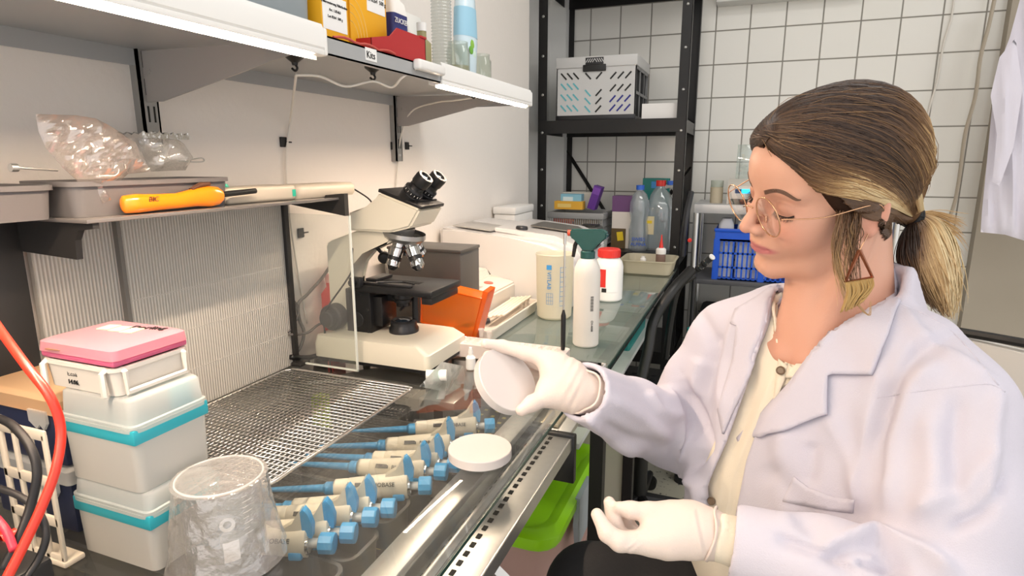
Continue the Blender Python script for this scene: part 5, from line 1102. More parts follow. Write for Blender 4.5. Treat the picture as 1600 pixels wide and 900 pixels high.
m = MB(); m.tube([(-.022, 0, .248), (-.030, 0, .232), (-.034, 0, .205)], [.005, .005, .004], 8); m.build('trigger', BLACKP, sp); MB().cyl((-.040, 0, .259), (-.047, 0, .259), .007).build('nozzle', M('red_orange_plastic', 'c8452a', .4), sp)
b0 = atan2(CAM.y-1.325, CAM.x-.53); L_ = MB(); 
for k in range(14): a = b0+.42; L_.box((.0302*cos(a), .0302*sin(a), .120-.0025*k), (.0005, .007, .0011 if k % 3 else .0016), (0, 0, a))
L_.build('barcode_print', INK, sp, 0); p = Vector((.0303*cos(b0+.45), .0303*sin(b0+.45), .052)); text('ROTH', .011, INK, sp, p, (0, 0, 1), Vector((0, 0, 1)).cross(p).normalized()*-1*-1 if False else Vector((0, 0, 1)).cross(Vector((p.x, p.y, 0)).normalized())*-1, ext=.0005) if False else None
text('CH-4058', .007, INK, sp, p, (0, 0, -1), Vector((0, 0, 1)).cross(Vector((p.x, p.y, 0)).normalized()), ext=.0005)
wb = thing('powder_bottle', 'white square-shouldered bottle with red screw cap', 'bottle', (.476, 1.81, TZ)); MB().lathe([(0, 0), (.040, 0), (.044, .005), (.044, .105), (.040, .120), (.030, .132), (.030, .138), (0, .138)], seg=40).build('bottle_body', M('white_plastic'), wb)
prof = [(.034, .133), (.034, .155), (.031, .158), (0, .158)]; m = MB(); m.lathe(prof, seg=40)
for k in range(36): a = 2*pi*k/36; m.box((.0342*cos(a), .0342*sin(a), .144), (.001, .002, .018), (0, 0, a))
m.build('screw_cap', M('red_cap_plastic', 'd8332a', .35), wb, 30)
b0 = atan2(CAM.y-1.81, CAM.x-.476)
def patch(rad, a0, a1, z0, z1, nm, mt, par, n=8): m = MB(); m.loft([[Vector((r_*cos(b0+a0+(a1-a0)*k/n), r_*sin(b0+a0+(a1-a0)*k/n), z)) for r_, z in ((rad, z0), (rad+.0006, z0), (rad+.0006, z1), (rad, z1))] for k in range(n+1)]); return m.build(nm, mt, par, 60)
patch(.0441, -.62, -.18, .045, .100, 'red_label', M('red_cap_plastic'), wb); patch(.0441, -.45, -.12, .030, .042, 'barcode_print', INK, wb); patch(.0441, -.1, .7, .03, .10, 'paper_label', M('white_label'), wb)
lp = thing('inoculating_loop', 'thin steel rod with black grip standing in the white rack corner', 'tool', (.520, 1.172, TZ+.03)); zt = P(888, 368, x=.510).z-TZ
m = MB(); m.cyl((0, 0, .085), (0, 0, .245), .0020, .0020, 12); m.cyl((0, 0, .225), (0, 0, .247), .0032, seg=12); m.build('rod', STEEL, lp); MB().lathe([(0, .0), (.0042, .002), (.005, .012), (.0052, .075), (.0035, .082), (.002, .088), (0, .088)], seg=16).build('grip', BLACKP, lp)
# white tube rack under the far hand
rk = thing('tube_rack', 'low white tube rack on the glass in front of the tray', 'rack', (.405, 1.165, TZ)); m = MB(); m.loft([rrect(-.125, .125, -.026, .030, .004, 0), rrect(-.118, .125, -.024, .030, .004, .028), rrect(-.116, .122, -.022, .028, .004, .030)]); m.build('rack_body', M('pinkish_white_plastic', 'd8ccc6', .45), rk)
m = MB()
for i in range(12):
    for j in range(3): m.lathe([(.0058, 0), (.0058, .0012), (.0044, .0012), (.0040, 0)], (-.10+.0185*i, -.012+.015*j, .030), seg=12)
m.build('well_rims', M('pinkish_white_plastic'), rk)
for k, (u, v) in enumerate(((752, 520), (764, 524))):
    q = P(u, v+6, z=TZ+.032); o = thing('microtube', 'small clear microtube standing at the end of the tube rack', 'tube', (q.x, q.y, TZ+.0305), group='microtubes at the left end of the tube rack'); MB().lathe([(0, 0), (.004, .001), (.0048, .004), (.0048, .016), (.0065, .017), (.0065, .020), (0, .0205)], seg=16).build('tube_body', M('milky_plastic', 'e8e6e2', .3, trl=.4, hole=.3), o)
# zip bag with a small dropper bottle
sheetbag('zip_bag', [(655, 604), (668, 590), (684, 572), (690, 565), (724, 572), (730, 604), (722, 610), (690, 611)], .325, .010, clear('zip_bag_film', 'fbfdfb', .5, .12, 'f6f8f4', bump=.5, bscale=40, gl=.25), 'clear zip bag holding small white vials in front of the microscope', 5)
o = thing('dropper_bottle', 'tiny white dropper bottle beside the microscope base corner', 'bottle', (.352, 1.075, TZ)); MB().lathe([(0, 0), (.009, 0), (.010, .002), (.010, .024), (.005, .030), (.005, .034), (.0055, .036), (.003, .046), (0, .047)], seg=20).build('bottle_body', WHP, o)
o = thing('sample_vial', 'white vial lying inside the clear zip bag', 'vial', (.320, .985, TZ+.012), rotz=.4); MB().lathe([(0, 0), (.011, .001), (.011, .04), (0, .041)], (-.02, 0, 0), (1, 0, 0), 20).build('vial_body', WHP, o); MB().lathe([(.0115, 0), (.0115, .012)], (-.005, 0, 0), (1, 0, 0), 20).build('pale_green_label', M('pale_mint', 'bfe3d6', .5), o)
# petri dishes
DSH = M('milky_agar_dish', 'dcd6d2', .3, trl=.2, coat=.3); DW = clear('dish_wall', 'ffffff', .40, .05, 'ffffff', gl=.08)
def dish(loc, rot, lbl):
    t = thing('petri_dish', lbl, 'dish', loc); t.rotation_euler = rot
    MB().lathe([(0, .0), (.0425, .0), (.0435, .001), (.0435, .0135), (.0428, .0135), (.0422, .0015), (0, .0015)], seg=64).build('dish_base', DW, t)
    MB().lathe([(0, .0017), (.0418, .0017), (.0418, .0065), (0, .0065)], seg=64).build('agar', DSH, t)
    MB().lathe([(.0450, .0025), (.0458, .003), (.0458, .0150), (.0450, .0160), (0, .0160), (0, .0152), (.0445, .0152), (.0450, .014)], seg=64).build('lid', M('milky_lid', 'e6e0de', .3, trl=.25, hole=.06, coat=.4), t); return t
q = P(750, 706, z=TZ+.008); d1 = dish((q.x, q.y, TZ-.0008), (0, 0, 0), 'white petri dish lying on the glass bench top')
mj = (RT*.68-UP*.73).normalized(); mn = (RT*.73+UP*.68).normalized(); nrm = (-FW*.62+mn*.78).normalized(); x_ = mj; y_ = nrm.cross(x_)
cc = P(789, 596, d=.806); mt = Matrix((x_, y_, nrm)).transposed(); d2 = dish(cc-nrm*.008, mt.to_euler(), 'white petri dish held tilted between gloved thumb and fingers')
# ================================================================ wire rack
WR = M('bright_wire', 'd9d6d1', .25, .9); rk2 = thing('wire_rack', 'rectangular silver wire mesh rack lying on the glass in front of the ribbed panel', 'rack', (.18, .72, TZ)); 
c4 = [P(622, 603, z=.852), P(455, 762, z=.852), P(250, 640, z=.852), P(455, 578, z=.852)]
X0, X1, Y0, Y1 = .035, .318, .535, .905; zr = .016; m = MB(); rr_ = rrect(X0, X1, Y0, Y1, .02, 0); off = Vector((.18, .72, 0)); R_ = [Vector((p.x, p.y, zr))-Vector((off.x, off.y, 0)) for p in rr_]; m.tube(R_+R_[:1], .0026, 8); m.build('rim_wire', WR, rk2, 180)
m = MB(); n1 = 34
for k in range(n1): y = Y0+.006+(Y1-Y0-.012)*k/(n1-1); m.tube([(X0-off.x, y-off.y, zr+.0015), (X1-off.x, y-off.y, zr+.0015)], .0010, 5)
m.build('cross_wires', WR, rk2, 180); m = MB(); n2 = 34
for k in range(n2): x = X0+.006+(X1-X0-.012)*k/(n2-1); m.tube([(x-off.x, Y0-off.y, zr-.0007), (x-off.x, Y1-off.y, zr-.0007)], .0010, 5)
m.build('long_wires', WR, rk2, 180)
for x, y in ((X0+.03, Y0+.03), (X1-.03, Y0+.03), (X0+.03, Y1-.03), (X1-.03, Y1-.03)): MB().tube([(x-off.x-.02, y-off.y, zr-.001), (x-off.x, y-off.y, .0015), (x-off.x+.02, y-off.y, zr-.001)], .0015, 6, smooth=4).build('leg', WR, rk2, 180)
# ================================================================ trays and pipettes under the glass
TRM = M('smoky_grey_tray', '75706b', .3, trl=.15, hole=.05, coat=.3); ZF = .712
for k, (y0, y1) in enumerate(((.455, .543), (.552, .622), (.640, .705), (.712, .775), (.785, .850), (.862, .940))):
    o = thing('drawer_tray', ('smoky grey tray under the glass, nearest the photo edge', 'smoky grey tray under the glass, second from the near edge', 'smoky grey tray under the glass holding one single pipette', 'smoky grey tray under the glass with its pair of pipettes beside the flat petri dish', 'smoky grey tray under the glass partly hidden by the flat petri dish', 'smoky grey tray under the glass, farthest from the camera')[k], 'tray', (0.03, y0, ZF)); MB().tub(0.0, .395, .002, y1-y0-.002, 0, .045, .0022, .003, .014, .003).build('tray_wall', TRM, o)
PB = M('ivory_pipette_body', 'e8dfcc', .38); PBL = M('sky_blue_plastic', '4fa8e0', .35)
def pipette(loc, rz, lbl, tilt=0, roll=0):
    t = thing('pipette', lbl, 'pipette', loc); t.rotation_euler = (roll, tilt, rz); t['group'] = 'pipettes lying in the trays under the glass'
    def cs(x, ry, rz_, cz=0, n=20): return [Vector((x, ry*cos(a), cz+rz_*sin(a))) for a in [2*pi*k/n for k in range(n)]]
    MB().loft([cs(-.105, .008, .010), cs(-.102, .0105, .0135), cs(-.085, .0110, .0145), cs(-.084, .0102, .0138), cs(-.082, .0112, .0150), cs(-.03, .0122, .0190, .001), cs(-.005, .0128, .0215, .002), cs(.004, .0128, .0215, .002), cs(.006, .011, .017, .002)]).build('handle', PB, t, 40)
    m = MB(); m.loft([[Vector((x, y, z)) for y in (-w, w) for z in ((z0, z1) if y < 0 else (z1, z0))] for x, w, z0, z1 in ((-.028, .005, .012, .020), (-.012, .006, .010, .030), (-.004, .006, .010, .044), (.000, .005, .010, .050))]); m.build('finger_hook', PB, t, 60)
    m = MB(); m.prism([(.0005, -.0055, .012), (.012, -.0055, .010), (.0135, -.0055, .026), (.009, -.0055, .042), (.003, -.0055, .050), (-.001, -.0055, .046)], (0, .011, 0)); m.build('blue_hook_pad', PBL, t, 30)
    MB().cyl((.005, 0, 0), (.024, 0, 0), .0062).build('plunger_rod', M('pale_grey_plastic', 'd0cfcb', .4), t); m = MB(); m.lathe([(.0125, 0), (.0135, .001), (.0138, .017), (.0125, .019), (0, .019)], (.020, 0, 0), (1, 0, 0), 10); m.build('push_button', PBL, t, 20)
    m = MB(); m.lathe([(.0145, 0), (.0145, .003), (.012, .003)], (.005, 0, 0), (1, 0, 0), 20); m.build('steel_collar', CHR, t)
    MB().lathe([(.0095, 0), (.0095, .012), (.006, .016), (.0045, .07), (.003, .10), (.0025, .115), (0, .115)], (-.104, 0, 0), (-1, 0, 0), 16).build('shaft', PBL, t)
    text('BIOBASE', .0085, INK, t, (-.030, -.0128, .010), (1, 0, 0), (0, .55, .8), ext=.0005)
    m = MB(); m.box((-.062, -.0098, .0095), (.020, .0012, .006), (-.72, 0, 0)); m.build('volume_window', M('dark_window', '2a2622', .3), t, 0)
    m = MB(); m.span((-.018, -.013, -.018), (.0, -.002, -.006), .003); m.build('tip_ejector', PBL, t)
    return t
spec = [((.396, .552), .34, 'first pipette from the near edge, its blue button lowest in the photo'), ((.408, .580), .36, 'pipette beside the lowest one, in the nearest tray'), ((.414, .620), .34, 'near pipette of the pair in the second tray'), ((.425, .648), .36, 'pipette with tall blue hook, far side of the second tray'), ((.443, .719), .42, 'single pipette alone in its tray, brand lettering in full view'), ((.446, .764), .26, 'near pipette of the pair left of the flat petri dish'), ((.454, .793), .24, 'far pipette of the pair left of the flat petri dish'), ((.440, .862), .40, 'pipette just beyond the flat petri dish with button hidden'), ((.450, .945), .46, 'farthest pipette, below the held petri dish')]
pr = None
for (x, y), rz, lbl in spec:
    loc = (x-.03*cos(rz), y-.03*sin(rz), .776)
    if pr is None: pr = pipette(loc, rz, lbl)
    else: dup(pr, loc, rz, lbl)
o = thing('black_tube_rack', 'black slotted rack under the glass beyond the wire rack', 'rack', (.215, .985, ZF)); MB().tub(-.06, .06, -.04, .04, 0, .085, .003, 0, .006).build('rack_body', M('black_plastic'), o)
m = MB()
for k in range(6): m.span((-.055, -.035+.013*k, .083), (.055, -.031+.013*k, .087))
m.build('slats', M('black_plastic'), o, 0)
o = thing('grey_power_block', 'grey block with two dark sockets under the glass beyond the black rack', 'device', (.31, 1.03, ZF)); MB().span((-.035, -.04, 0), (.045, .04, .075), .003).build('case', M('satin_grey'), o); MB().span((.0, -.0405, .01), (.02, -.0395, .055)).build('socket_face', BLACKP, o)
o = thing('lime_block', 'lime green block under the glass below the wire rack', 'block', (.11, .90, ZF)); MB().loft([rrect(-.015, .015, -.012, .012, .004, 0), rrect(-.015, .015, -.012, .012, .004, .09)]).build('block_body', M('lime_plastic', 'a9c81e', .4), o); MB().span((-.012, -.0125, .02), (.012, -.0119, .07)).build('front_label', M('lime_plastic_dark', '8fac18', .4), o)
o = tag(MB().cyl((.36, 1.07, ZF+.07), (.44, 1.09, ZF+.07), .013).cyl((.44, 1.09, ZF+.07), (.47, 1.097, ZF+.07), .011).build('roll_bottle', BLACKP), 'dark bottle lying under the glass below the zip bag', 'bottle')
MB().cyl((.395, 1.078, ZF+.07), (.42, 1.085, ZF+.07), .0133).build('paper_label', M('cream_label', 'd9cba4', .5), o)
# ================================================================ near left: boxes, rack, leads, beaker
FR = M('frosted_box_plastic', 'ebe9e4', .35, trl=.4, hole=.30); FRL = M('frosted_lid_plastic', 'eceeec', .3, trl=.35, hole=.45); CY = M('turquoise_rack', '35b4c4', .4, trl=.2)
BX, BY = .310, .382                                                 # near right upright edge of the stack
def tipbox(z0, h_, w, l, lidh, lbl, inner, ribs=True, tab=False, dx=0, dy=0):
    o = thing('tip_box', lbl, 'box', (BX-w/2+dx, BY+l/2+dy, z0)); hw2, hl = w/2, l/2
    MB().tub(-hw2+.003, hw2-.003, -hl+.003, hl-.003, 0, h_, .0015, .002, .008, .0015).build('box_body', FR, o)
    MB().span((-hw2+.0008, -hl+.0008, h_-.017), (hw2-.0008, hl-.0008, h_-.0005), .002).build('tip_rack', inner, o)
    if tab: MB().span((hw2-.012, -.014+.02, h_), (hw2-.007, .012+.02, h_+.026), .003).build('rack_tab', inner, o)
    MB().loft([rrect(-hw2, hw2, -hl, hl, .008, h_), rrect(-hw2, hw2, -hl, hl, .008, h_+.003), rrect(-hw2+.002, hw2-.002, -hl+.002, hl-.002, .008, h_+.004), rrect(-hw2+.003, hw2-.003, -hl+.003, hl-.003, .010, h_+lidh-.003), rrect(-hw2+.006, hw2-.006, -hl+.006, hl-.006, .010, h_+lidh)]).build('lid', FRL, o, 50)
    if ribs:
        for s in (-1, 1): MB().span((-hw2-.004, s*.02-.008, h_-.008), (-hw2+.002, s*.02+.008, h_+.006), .002).build('lid_clip', FRL, o)
    t_ = MB()
    for i in range(6):
        for j in range(8): t_.cyl((-hw2+.014+i*(w-.028)/5, -hl+.012+j*(l-.024)/7, h_-.045 if h_ > .06 else .01), (-hw2+.014+i*(w-.028)/5, -hl+.012+j*(l-.024)/7, h_-.012), .0022, .0034, 6)
    x = t_.build('pipette_tips', M('pale_tip_plastic', 'e4e2d2', .4, trl=.4), o, 60); x['kind'] = 'stuff'; return o
tipbox(TZ-.001, .066, .118, .090, .022, 'lowest frosted tip box with turquoise rack at the near left', CY, dx=.006, dy=.0)
tipbox(TZ+.0875, .070, .112, .092, .030, 'middle frosted tip box with turquoise rack and upright tab', CY, tab=True)
zz = TZ+.1885; o = thing('pink_lid_box', 'white box with translucent pink lid on top of the tip boxes', 'box', (BX-.066, BY+.046, zz)); MB().tub(-.058, .044, -.040, .040, 0, .030, .002, .003, .008, .002).build('box_body', M('warm_white_plastic'), o)
PKL = M('translucent_pink', 'f0bfca', .3, trl=.35, hole=.4); MB().span((-.062, -.043, .031), (.047, .043, .039), .003).build('pink_tray', M('rose_plastic', 'd56a8e', .35, trl=.2), o); MB().loft([rrect(-.065, .049, -.044, .044, .007, .038), rrect(-.064, .048, -.043, .043, .007, .048), rrect(-.056, .041, -.037, .037, .007, .051)]).build('lid', PKL, o, 50)
m = MB(); m.box((-.040, -.030, .0415), (.020, .030, .001), (0, 0, .1)); m.build('brown_tape', M('brown_tape', 'b98e6c', .5, hole=.3), o); m = MB(); m.tube([(.044, -.034, .028), (.050, -.034, .026), (.050, -.034, .004), (.050, .034, .004), (.050, .034, .026), (.044, .034, .028)], .003, 6); m.build('wire_handle', M('warm_white_plastic'), o)
for x__ in (-.052, .036): MB().tube([(x__, -.0435, .028), (x__, -.0480, .026), (x__, -.0480, .002)], .003, 6).build('side_clip', M('warm_white_plastic'), o)
for k in range(3): MB().box((-.032+.018*k, .012, .0515), (.015, .018, .0008), (0, 0, .15)).build('paper_sticker', M('cream_sticker', 'f0dcb4', .6), o)
text('Dorling', .014, INK, o, (.012, .026, .0515), (.9, .2, 0), (-.2, .9, 0))
for k, s in enumerate(('E.coli', '14.06.')): text(s, .007, INK, o, (-.018, -.0418, .017-.009*k), (1, 0, 0), (0, 0, 1))
# ivory slotted rack with dark blue boxes further left
DB = M('dark_navy_plastic', '232a44', .4); IV = M('ivory_plastic'); lx = .16
def navy(z0, lbl):
    o = thing('navy_box', lbl, 'box', (.115, .455, z0)); MB().span((-.085, -.055, 0), (.055, .055, .062), .004).build('box_body', DB, o); m = MB(); m.loft([rrect(-.088, .058, -.058, .058, .006, .062), rrect(-.088, .058, -.058, .058, .006, .078), rrect(-.082, .052, -.052, .052, .006, .082)])
    m.build('lid', M('peach_translucent', 'ecc9a0', .35, trl=.4, hole=.2) if z0 > TZ+.05 else FRL, o, 50); m = MB(); m.prism([(.01, -.0605, .066), (.04, -.0605, .066), (.04, -.0605, .052), (.034, -.0605, .044), (.028, -.0605, .050), (.022, -.0605, .044), (.01, -.0605, .052)], (0, .003, 0)); m.build('lid_catch', FRL, o); return o
navy(TZ-.001, 'lower navy box with clear lid behind the red lead'); navy(TZ+.0825, 'upper navy box with peach coloured lid at the left edge')
o = thing('slotted_rack', 'ivory upright plate with long rounded slots at the left photo edge', 'rack', (.20, .355, TZ)); m = MB()
def slotplate(): 
    for x0, x1 in ((-.06, -.052), (-.036, -.030), (-.012, -.004), (.012, .018)): m.span((x0, 0, 0), (x1, .004, .150), .0015)
    for z in (.0, .045, .09, .142): m.span((-.06, 0, z), (.018, .004, z+.012), .002)
slotplate(); m.build('slotted_plate', IV, o); MB().span((-.06, -.002, -.0005), (.02, .02, .006), .002).build('plate_foot', IV, o)
# power supply out of frame with its leads
RD = M('red_rubber', 'e0321c', .35, coat=.3); BKR = M('black_rubber', '171516', .45)
ps = thing('power_supply', 'dark device at the lower left corner where the red and black leads plug in', 'device', (.30, .255, TZ)); MB().span((-.07, -.03, 0), (.03, .03, .09), .004).build('case', BLACKP, ps)
for k, z in enumerate((.085, .055, .03)): MB().lathe([(.008, 0), (.008, .006), (.005, .008), (.005, .014), (0, .014)], (-.045+.02*k, .03, z), (0, 1, 0), 16).build('jack', RD if k == 0 else BKR, ps)
def lead(name, L_, r, mt, lbl): o = MB().tube([P(u, v, d=d) for u, v, d in L_], r, 12, smooth=8).build(name, mt, None, 180); return tag(o, lbl, 'cable')
lead('test_lead', [(-30, 470, .50), (0, 515, .48), (40, 570, .46), (78, 620, .45), (95, 670, .45), (88, 730, .44), (66, 790, .43), (38, 850, .42), (10, 905, .41)], .0034, RD, 'thick red lead arching in front of the tip boxes at the left edge')
lead('test_lead', [(-10, 650, .50), (20, 665, .49), (48, 700, .48), (58, 740, .475), (48, 790, .47), (30, 840, .46), (5, 890, .45)], .0034, BKR, 'thick black lead curving beside the red lead')
lead('test_lead', [(-10, 760, .49), (30, 775, .485), (60, 800, .48), (72, 835, .475), (62, 870, .47), (40, 905, .46)], .0028, BKR, 'thinner black lead curling below the others at the left edge')
lead('test_lead', [(-10, 805, .46), (10, 830, .455), (22, 860, .45)], .0030, M('crimson_rubber', 'c92a40', .4), 'short crimson lead in the lower left corner')
# glass beaker wrapped in film
bw = thing('wrapped_beaker', 'glass beaker wrapped in crinkled clear film in the foreground', 'beaker', (.362, .432, TZ)); CG_ = clear('beaker_glass', 'fafcfb', .05, .02, gl=.1)
MB().lathe([(0, 0), (.036, 0), (.040, .004), (.040, .088), (.043, .094), (.0425, .0955), (.0388, .090), (.0383, .005), (0, .003)], seg=48).build('glass_wall', CG_, bw)
m = MB(); m.tube([(.0425*cos(a), .0425*sin(a), .0955) for a in [2*pi*k/40 for k in range(41)]], .0012, 6); m.build('rolled_lip', clear('lip_glass', 'ffffff', .45, .05), bw); 
b0 = atan2(CAM.y-.432, CAM.x-.362); patch(.0402, -.10, .28, .018, .040, 'white_marking', M('milky_print', 'f2f0ee', .5, hole=.3), bw); m = MB()
for k in range(8): m.tube([Vector((.0404*cos(b0+.45+.05*j), .0404*sin(b0+.45+.05*j), .042+.006*k)) for j in range(4 if k % 2 else 6)], .0004, 4)
m.build('scale_print', M('milky_print'), bw, 0)
m = MB(); m.lathe([(.004, 0), (.0075, .0004), (.0075, 0)], Vector((.0405*cos(b0+.05), .0405*sin(b0+.05), .060)), (cos(b0+.05), sin(b0+.05), 0), 16); m.build('round_mark', M('milky_print'), bw)
FILM = clear('crinkled_film', 'fffdfb', .28, .14, 'fffaf7', bump=.6, bscale=50, gl=.24); g = np.random.default_rng(5); W_ = g.normal(0, 1, (18, 3)); ph = g.random(18)*6.28; rings = []
for i in range(46):
    t = i/45; z = .001+.1*t if t < .93 else .0945+.006*(t-.93)/.07; r = .0465+.011*(1-t)**1.4 if t < .93 else .0475*(1-(t-.93)/.07)**.6+.001; ring = []
    for k in range(120):
        a = 2*pi*k/120; s = sum(abs(sin(W_[j, 0]*3.2*cos(a)+W_[j, 1]*3.2*sin(a)+W_[j, 2]*60*z*.6+ph[j]))/(1+.15*j) for j in range(18))/9; rr2 = r*(1+(.28*(1-t)+.10)*(s-.55)) if t < .93 else r; ring.append(Vector((rr2*cos(a), rr2*sin(a), z+.002*(s-.5)*(t > .1))))
    rings.append(ring)
MB().loft(rings, cap=False).build('film_wrap', FILM, bw, 28)
# ================================================================ black shelving at the back
BK = M('black_coated_steel', '1b1a1a', .4, .2); UY, UZ = 2.62, 3.02
un = thing('shelving_unit', 'tall black steel shelving unit in the back corner', 'shelving', (.29, UY, 0))
xl, xr = -.033-.29, .602-.29
def post(x, y, s, t): 
    m = MB(); m.span((x, y, 0), (x+s*.04, y+.002, 2.25)); m.span((x, y, 0), (x+.002*s, y+t*.035, 2.25)); return m.build('post', BK, un, 0)
post(xl, 0, 1, 1); post(xr, 0, -1, 1); post(xl, .42, 1, -1); post(xr, .42, -1, -1)
m = MB()
for z in [.25+.16*k for k in range(12)]:
    for x in (xl+.02, xr-.02): m.lathe([(0, .004), (.003, .004), (.006, .001), (.006, 0)], (x, -.0005, z), (0, -1, 0), 8)
m.build('bolts', M('zinc_bolt', 'b5b5b2', .3, .9), un)
for z in (1.42, .86, .42, 2.02):
    m = MB(); m.span((xl+.002, -.001, z-.055), (xr-.002, .002, z), .0005); m.span((xl+.002, .002, z-.004), (xr-.002, .415, z)); m.span((xl+.002, .413, z-.055), (xr-.002, .416, z)); m.span((xl+.002, 0, z-.055), (xl+.005, .415, z)); m.span((xr-.005, 0, z-.055), (xr-.002, .415, z)); m.build('shelf', BK, un, 0)
for a, b_ in (((xl+.01, .424, 1.30), (xl+.25, .424, .95)), ((xr-.01, .424, 1.22), (xr-.20, .424, .95))): MB().tube([a, b_], .009, 4).build('brace', BK, un, 0)
# folding crate on the upper shelf
CR = M('light_grey_crate', 'c9c9c8', .45); cr = thing('folding_crate', 'light grey folding crate with slanted slots on the upper black shelf', 'crate', (.215, 2.80, 1.42))
W2, D2, H2 = .172, .155, .262; TB, NV = M('teal_cloth', '63b3bd', .7), M('navy_cloth', '2c2f88', .7)
def slots(ax, x0, x1, z0, z1, nx, nz, sl, mt, lean):
    m = MB()
    for i in range(nx):
        for j in range(nz):
            x = x0+(x1-x0)*(i+.5)/nx; z = z0+(z1-z0)*(j+.5)/nz; m.box((x, -D2-.0006, z), (.0065, .0014, .036), (0, lean, 0), .0)
    return m.build('slot_row', mt, cr, 0)
m = MB(); m.span((-W2, -D2, .012), (W2, -D2+.004, H2-.045)); m.span((-W2, D2-.004, .012), (W2, D2, H2-.045)); m.span((-W2, -D2, .0), (-W2+.004, D2, H2-.045)); m.span((-W2, -D2, 0), (W2, D2, .004)); m.build('crate_walls', CR, cr, 0)
m = MB(); m.span((-W2-.004, -D2-.006, H2-.045), (W2+.004, -D2+.006, H2), .004); m.span((-W2-.004, D2-.006, H2-.045), (W2+.004, D2+.006, H2), .004); m.span((-W2-.004, -D2, H2-.045), (-W2+.006, D2, H2), .004); m.span((W2-.006, -D2, H2-.045), (W2+.004, D2, H2), .004); m.build('top_rim', CR, cr)
DG = M('dark_grey_metal')
m = MB(); m.span((-W2-.003, -D2-.002, 0), (W2+.002, -D2+.01, .022), .002); m.build('base_bar', DG, cr)
m = MB()
for y0 in (-D2, -.055, .045): m.span((W2-.003, y0+.004, .03), (W2-.001, y0+.012, H2-.05)); 
for z in (.004, .105, .205): m.span((W2-.004, -D2, z), (W2, D2, z+.012))
for y0 in (-D2, -.053, .049, D2-.01): m.span((W2-.004, y0, .004), (W2, y0+.01, H2-.045))
m.build('side_lattice', M('mid_grey_plastic', '8b8b8b', .5), cr, 0); MB().span((W2-.012, -D2+.005, .006), (W2-.010, D2-.005, H2-.05)).build('dark_contents', M('charcoal_cloth', '2a2b2e', .8), cr, 0)
m = MB(); m.span((-.055, -D2-.009, H2-.062), (.045, -D2-.001, H2-.034), .003); m.build('handle_grip', BLACKP, cr)
m = MB(); m.span((-.044, -D2-.0075, H2-.034), (.034, -D2-.0055, H2-.006), .001); m.build('handle_panel', DG, cr)
m = MB()
for k in range(8): m.box((-.037+.0095*k, -D2-.0080, H2-.018), (.0028, .0012, .018), (0, .6 if k < 4 else -.6, 0))
m.build('handle_ribs', CR, cr, 0)
slots(0, -W2+.018, -W2+.10, .165, .205, 3, 1, 0, BLACKP, -.75); slots(0, -W2+.018, -W2+.10, .03, .165, 3, 3, 0, TB, -.75)
slots(0, .06, .155, .105, .205, 3, 2, 0, BLACKP, .75); slots(0, .06, .155, .03, .105, 3, 2, 0, NV, .75)
slots(0, -.045, -.02, .165, .20, 1, 1, 0, BLACKP, -.75); slots(0, .0, .03, .165, .20, 1, 1, 0, BLACKP, .75); slots(0, -.045, -.02, .03, .13, 1, 3, 0, TB, -.75); slots(0, .0, .03, .03, .13, 1, 3, 0, BLACKP, .75)
o = thing('white_carton', 'small white carton beside the crate on the upper black shelf', 'box', (.50, 2.70, 1.42)); MB().span((-.085, -.05, 0), (.065, .05, .062), .001).build('carton_body', M('white_card', 'eceae7', .6), o, 0); MB().span((.0655, -.048, .004), (.0662, .048, .060)).build('end_flap', M('bright_white_card', 'f8f8f6', .6), o, 0)
# lower shelf: basket with boxes, bottles
SZ = .86; o = thing('grey_basket', 'grey plastic basket full of small cartons on the black unit', 'basket', (.13, 2.80, SZ)); GB = M('basket_grey', '9a9a9a', .5)
m = MB(); 
for k in range(26): x = -.125+.25*k/25; m.span((x-.002, -.12, .0), (x+.002, -.117, .13))
for k in range(20): y = -.12+.24*k/19; m.span((.123, y-.002, 0), (.126, y+.002, .13))
for z in (0, .045, .09): m.span((-.127, -.122, z), (.127, -.116, z+.006)); m.span((.122, -.12, z), (.127, .12, z+.006))
m.span((-.127, -.12, 0), (.127, .12, .004)); m.build('basket_lattice', GB, o, 0)
m = MB(); m.span((-.132, -.127, .13), (.132, -.112, .158), .003); m.span((-.132, .112, .13), (.132, .127, .158), .003); m.span((.117, -.12, .13), (.132, .12, .158), .003); m.span((-.132, -.12, .13), (-.117, .12, .158), .003); m.build('basket_rim', GB, o)
def ctn(name, u0, u1, v0, v1, y, dep, col, lbl, rot=0, cat='carton'):
    a, b_ = P(u0, v0, y=y), P(u1, v1, y=y); w, h_ = b_.x-a.x, a.z-b_.z; o = thing(name, lbl, cat, ((a.x+b_.x)/2, y+dep/2, b_.z)); MB().span((-w/2, -dep/2, 0), (w/2, dep/2, h_), .001).build('carton_body', M('card_'+col, col, .5), o, 0)
    MB().span((-w*.38, -dep/2-.0006, h_*.25), (w*.1, -dep/2, h_*.7)).build('printed_panel', M('card_print_'+col, {'8cc4da': 'd8ecf2', 'e8b13c': 'f2d27a'}.get(col, col), .6), o, 0); o.rotation_euler = (0, rot, 0); return o
ctn('small_carton', 876, 908, 303, 318, 2.72, .05, '8cc4da', 'pale blue carton lying on top in the grey basket'); ctn('small_carton', 866, 910, 314, 328, 2.70, .05, 'e8b13c', 'orange yellow carton in the grey basket'); ctn('small_carton', 880, 925, 300, 326, 2.78, .04, 'd9d4c8', 'beige carton standing at the back of the grey basket')
ctn('small_carton', 864, 893, 336, 354, 2.69, .04, 'd8654e', 'red ribbed carton low in the grey basket'); ctn('small_carton', 879, 898, 334, 346, 2.685, .004, 'dd7a52', 'orange carton behind the basket lattice'); ctn('small_carton', 898, 932, 340, 356, 2.70, .05, 'b9a890', 'brown grey carton low in the grey basket')
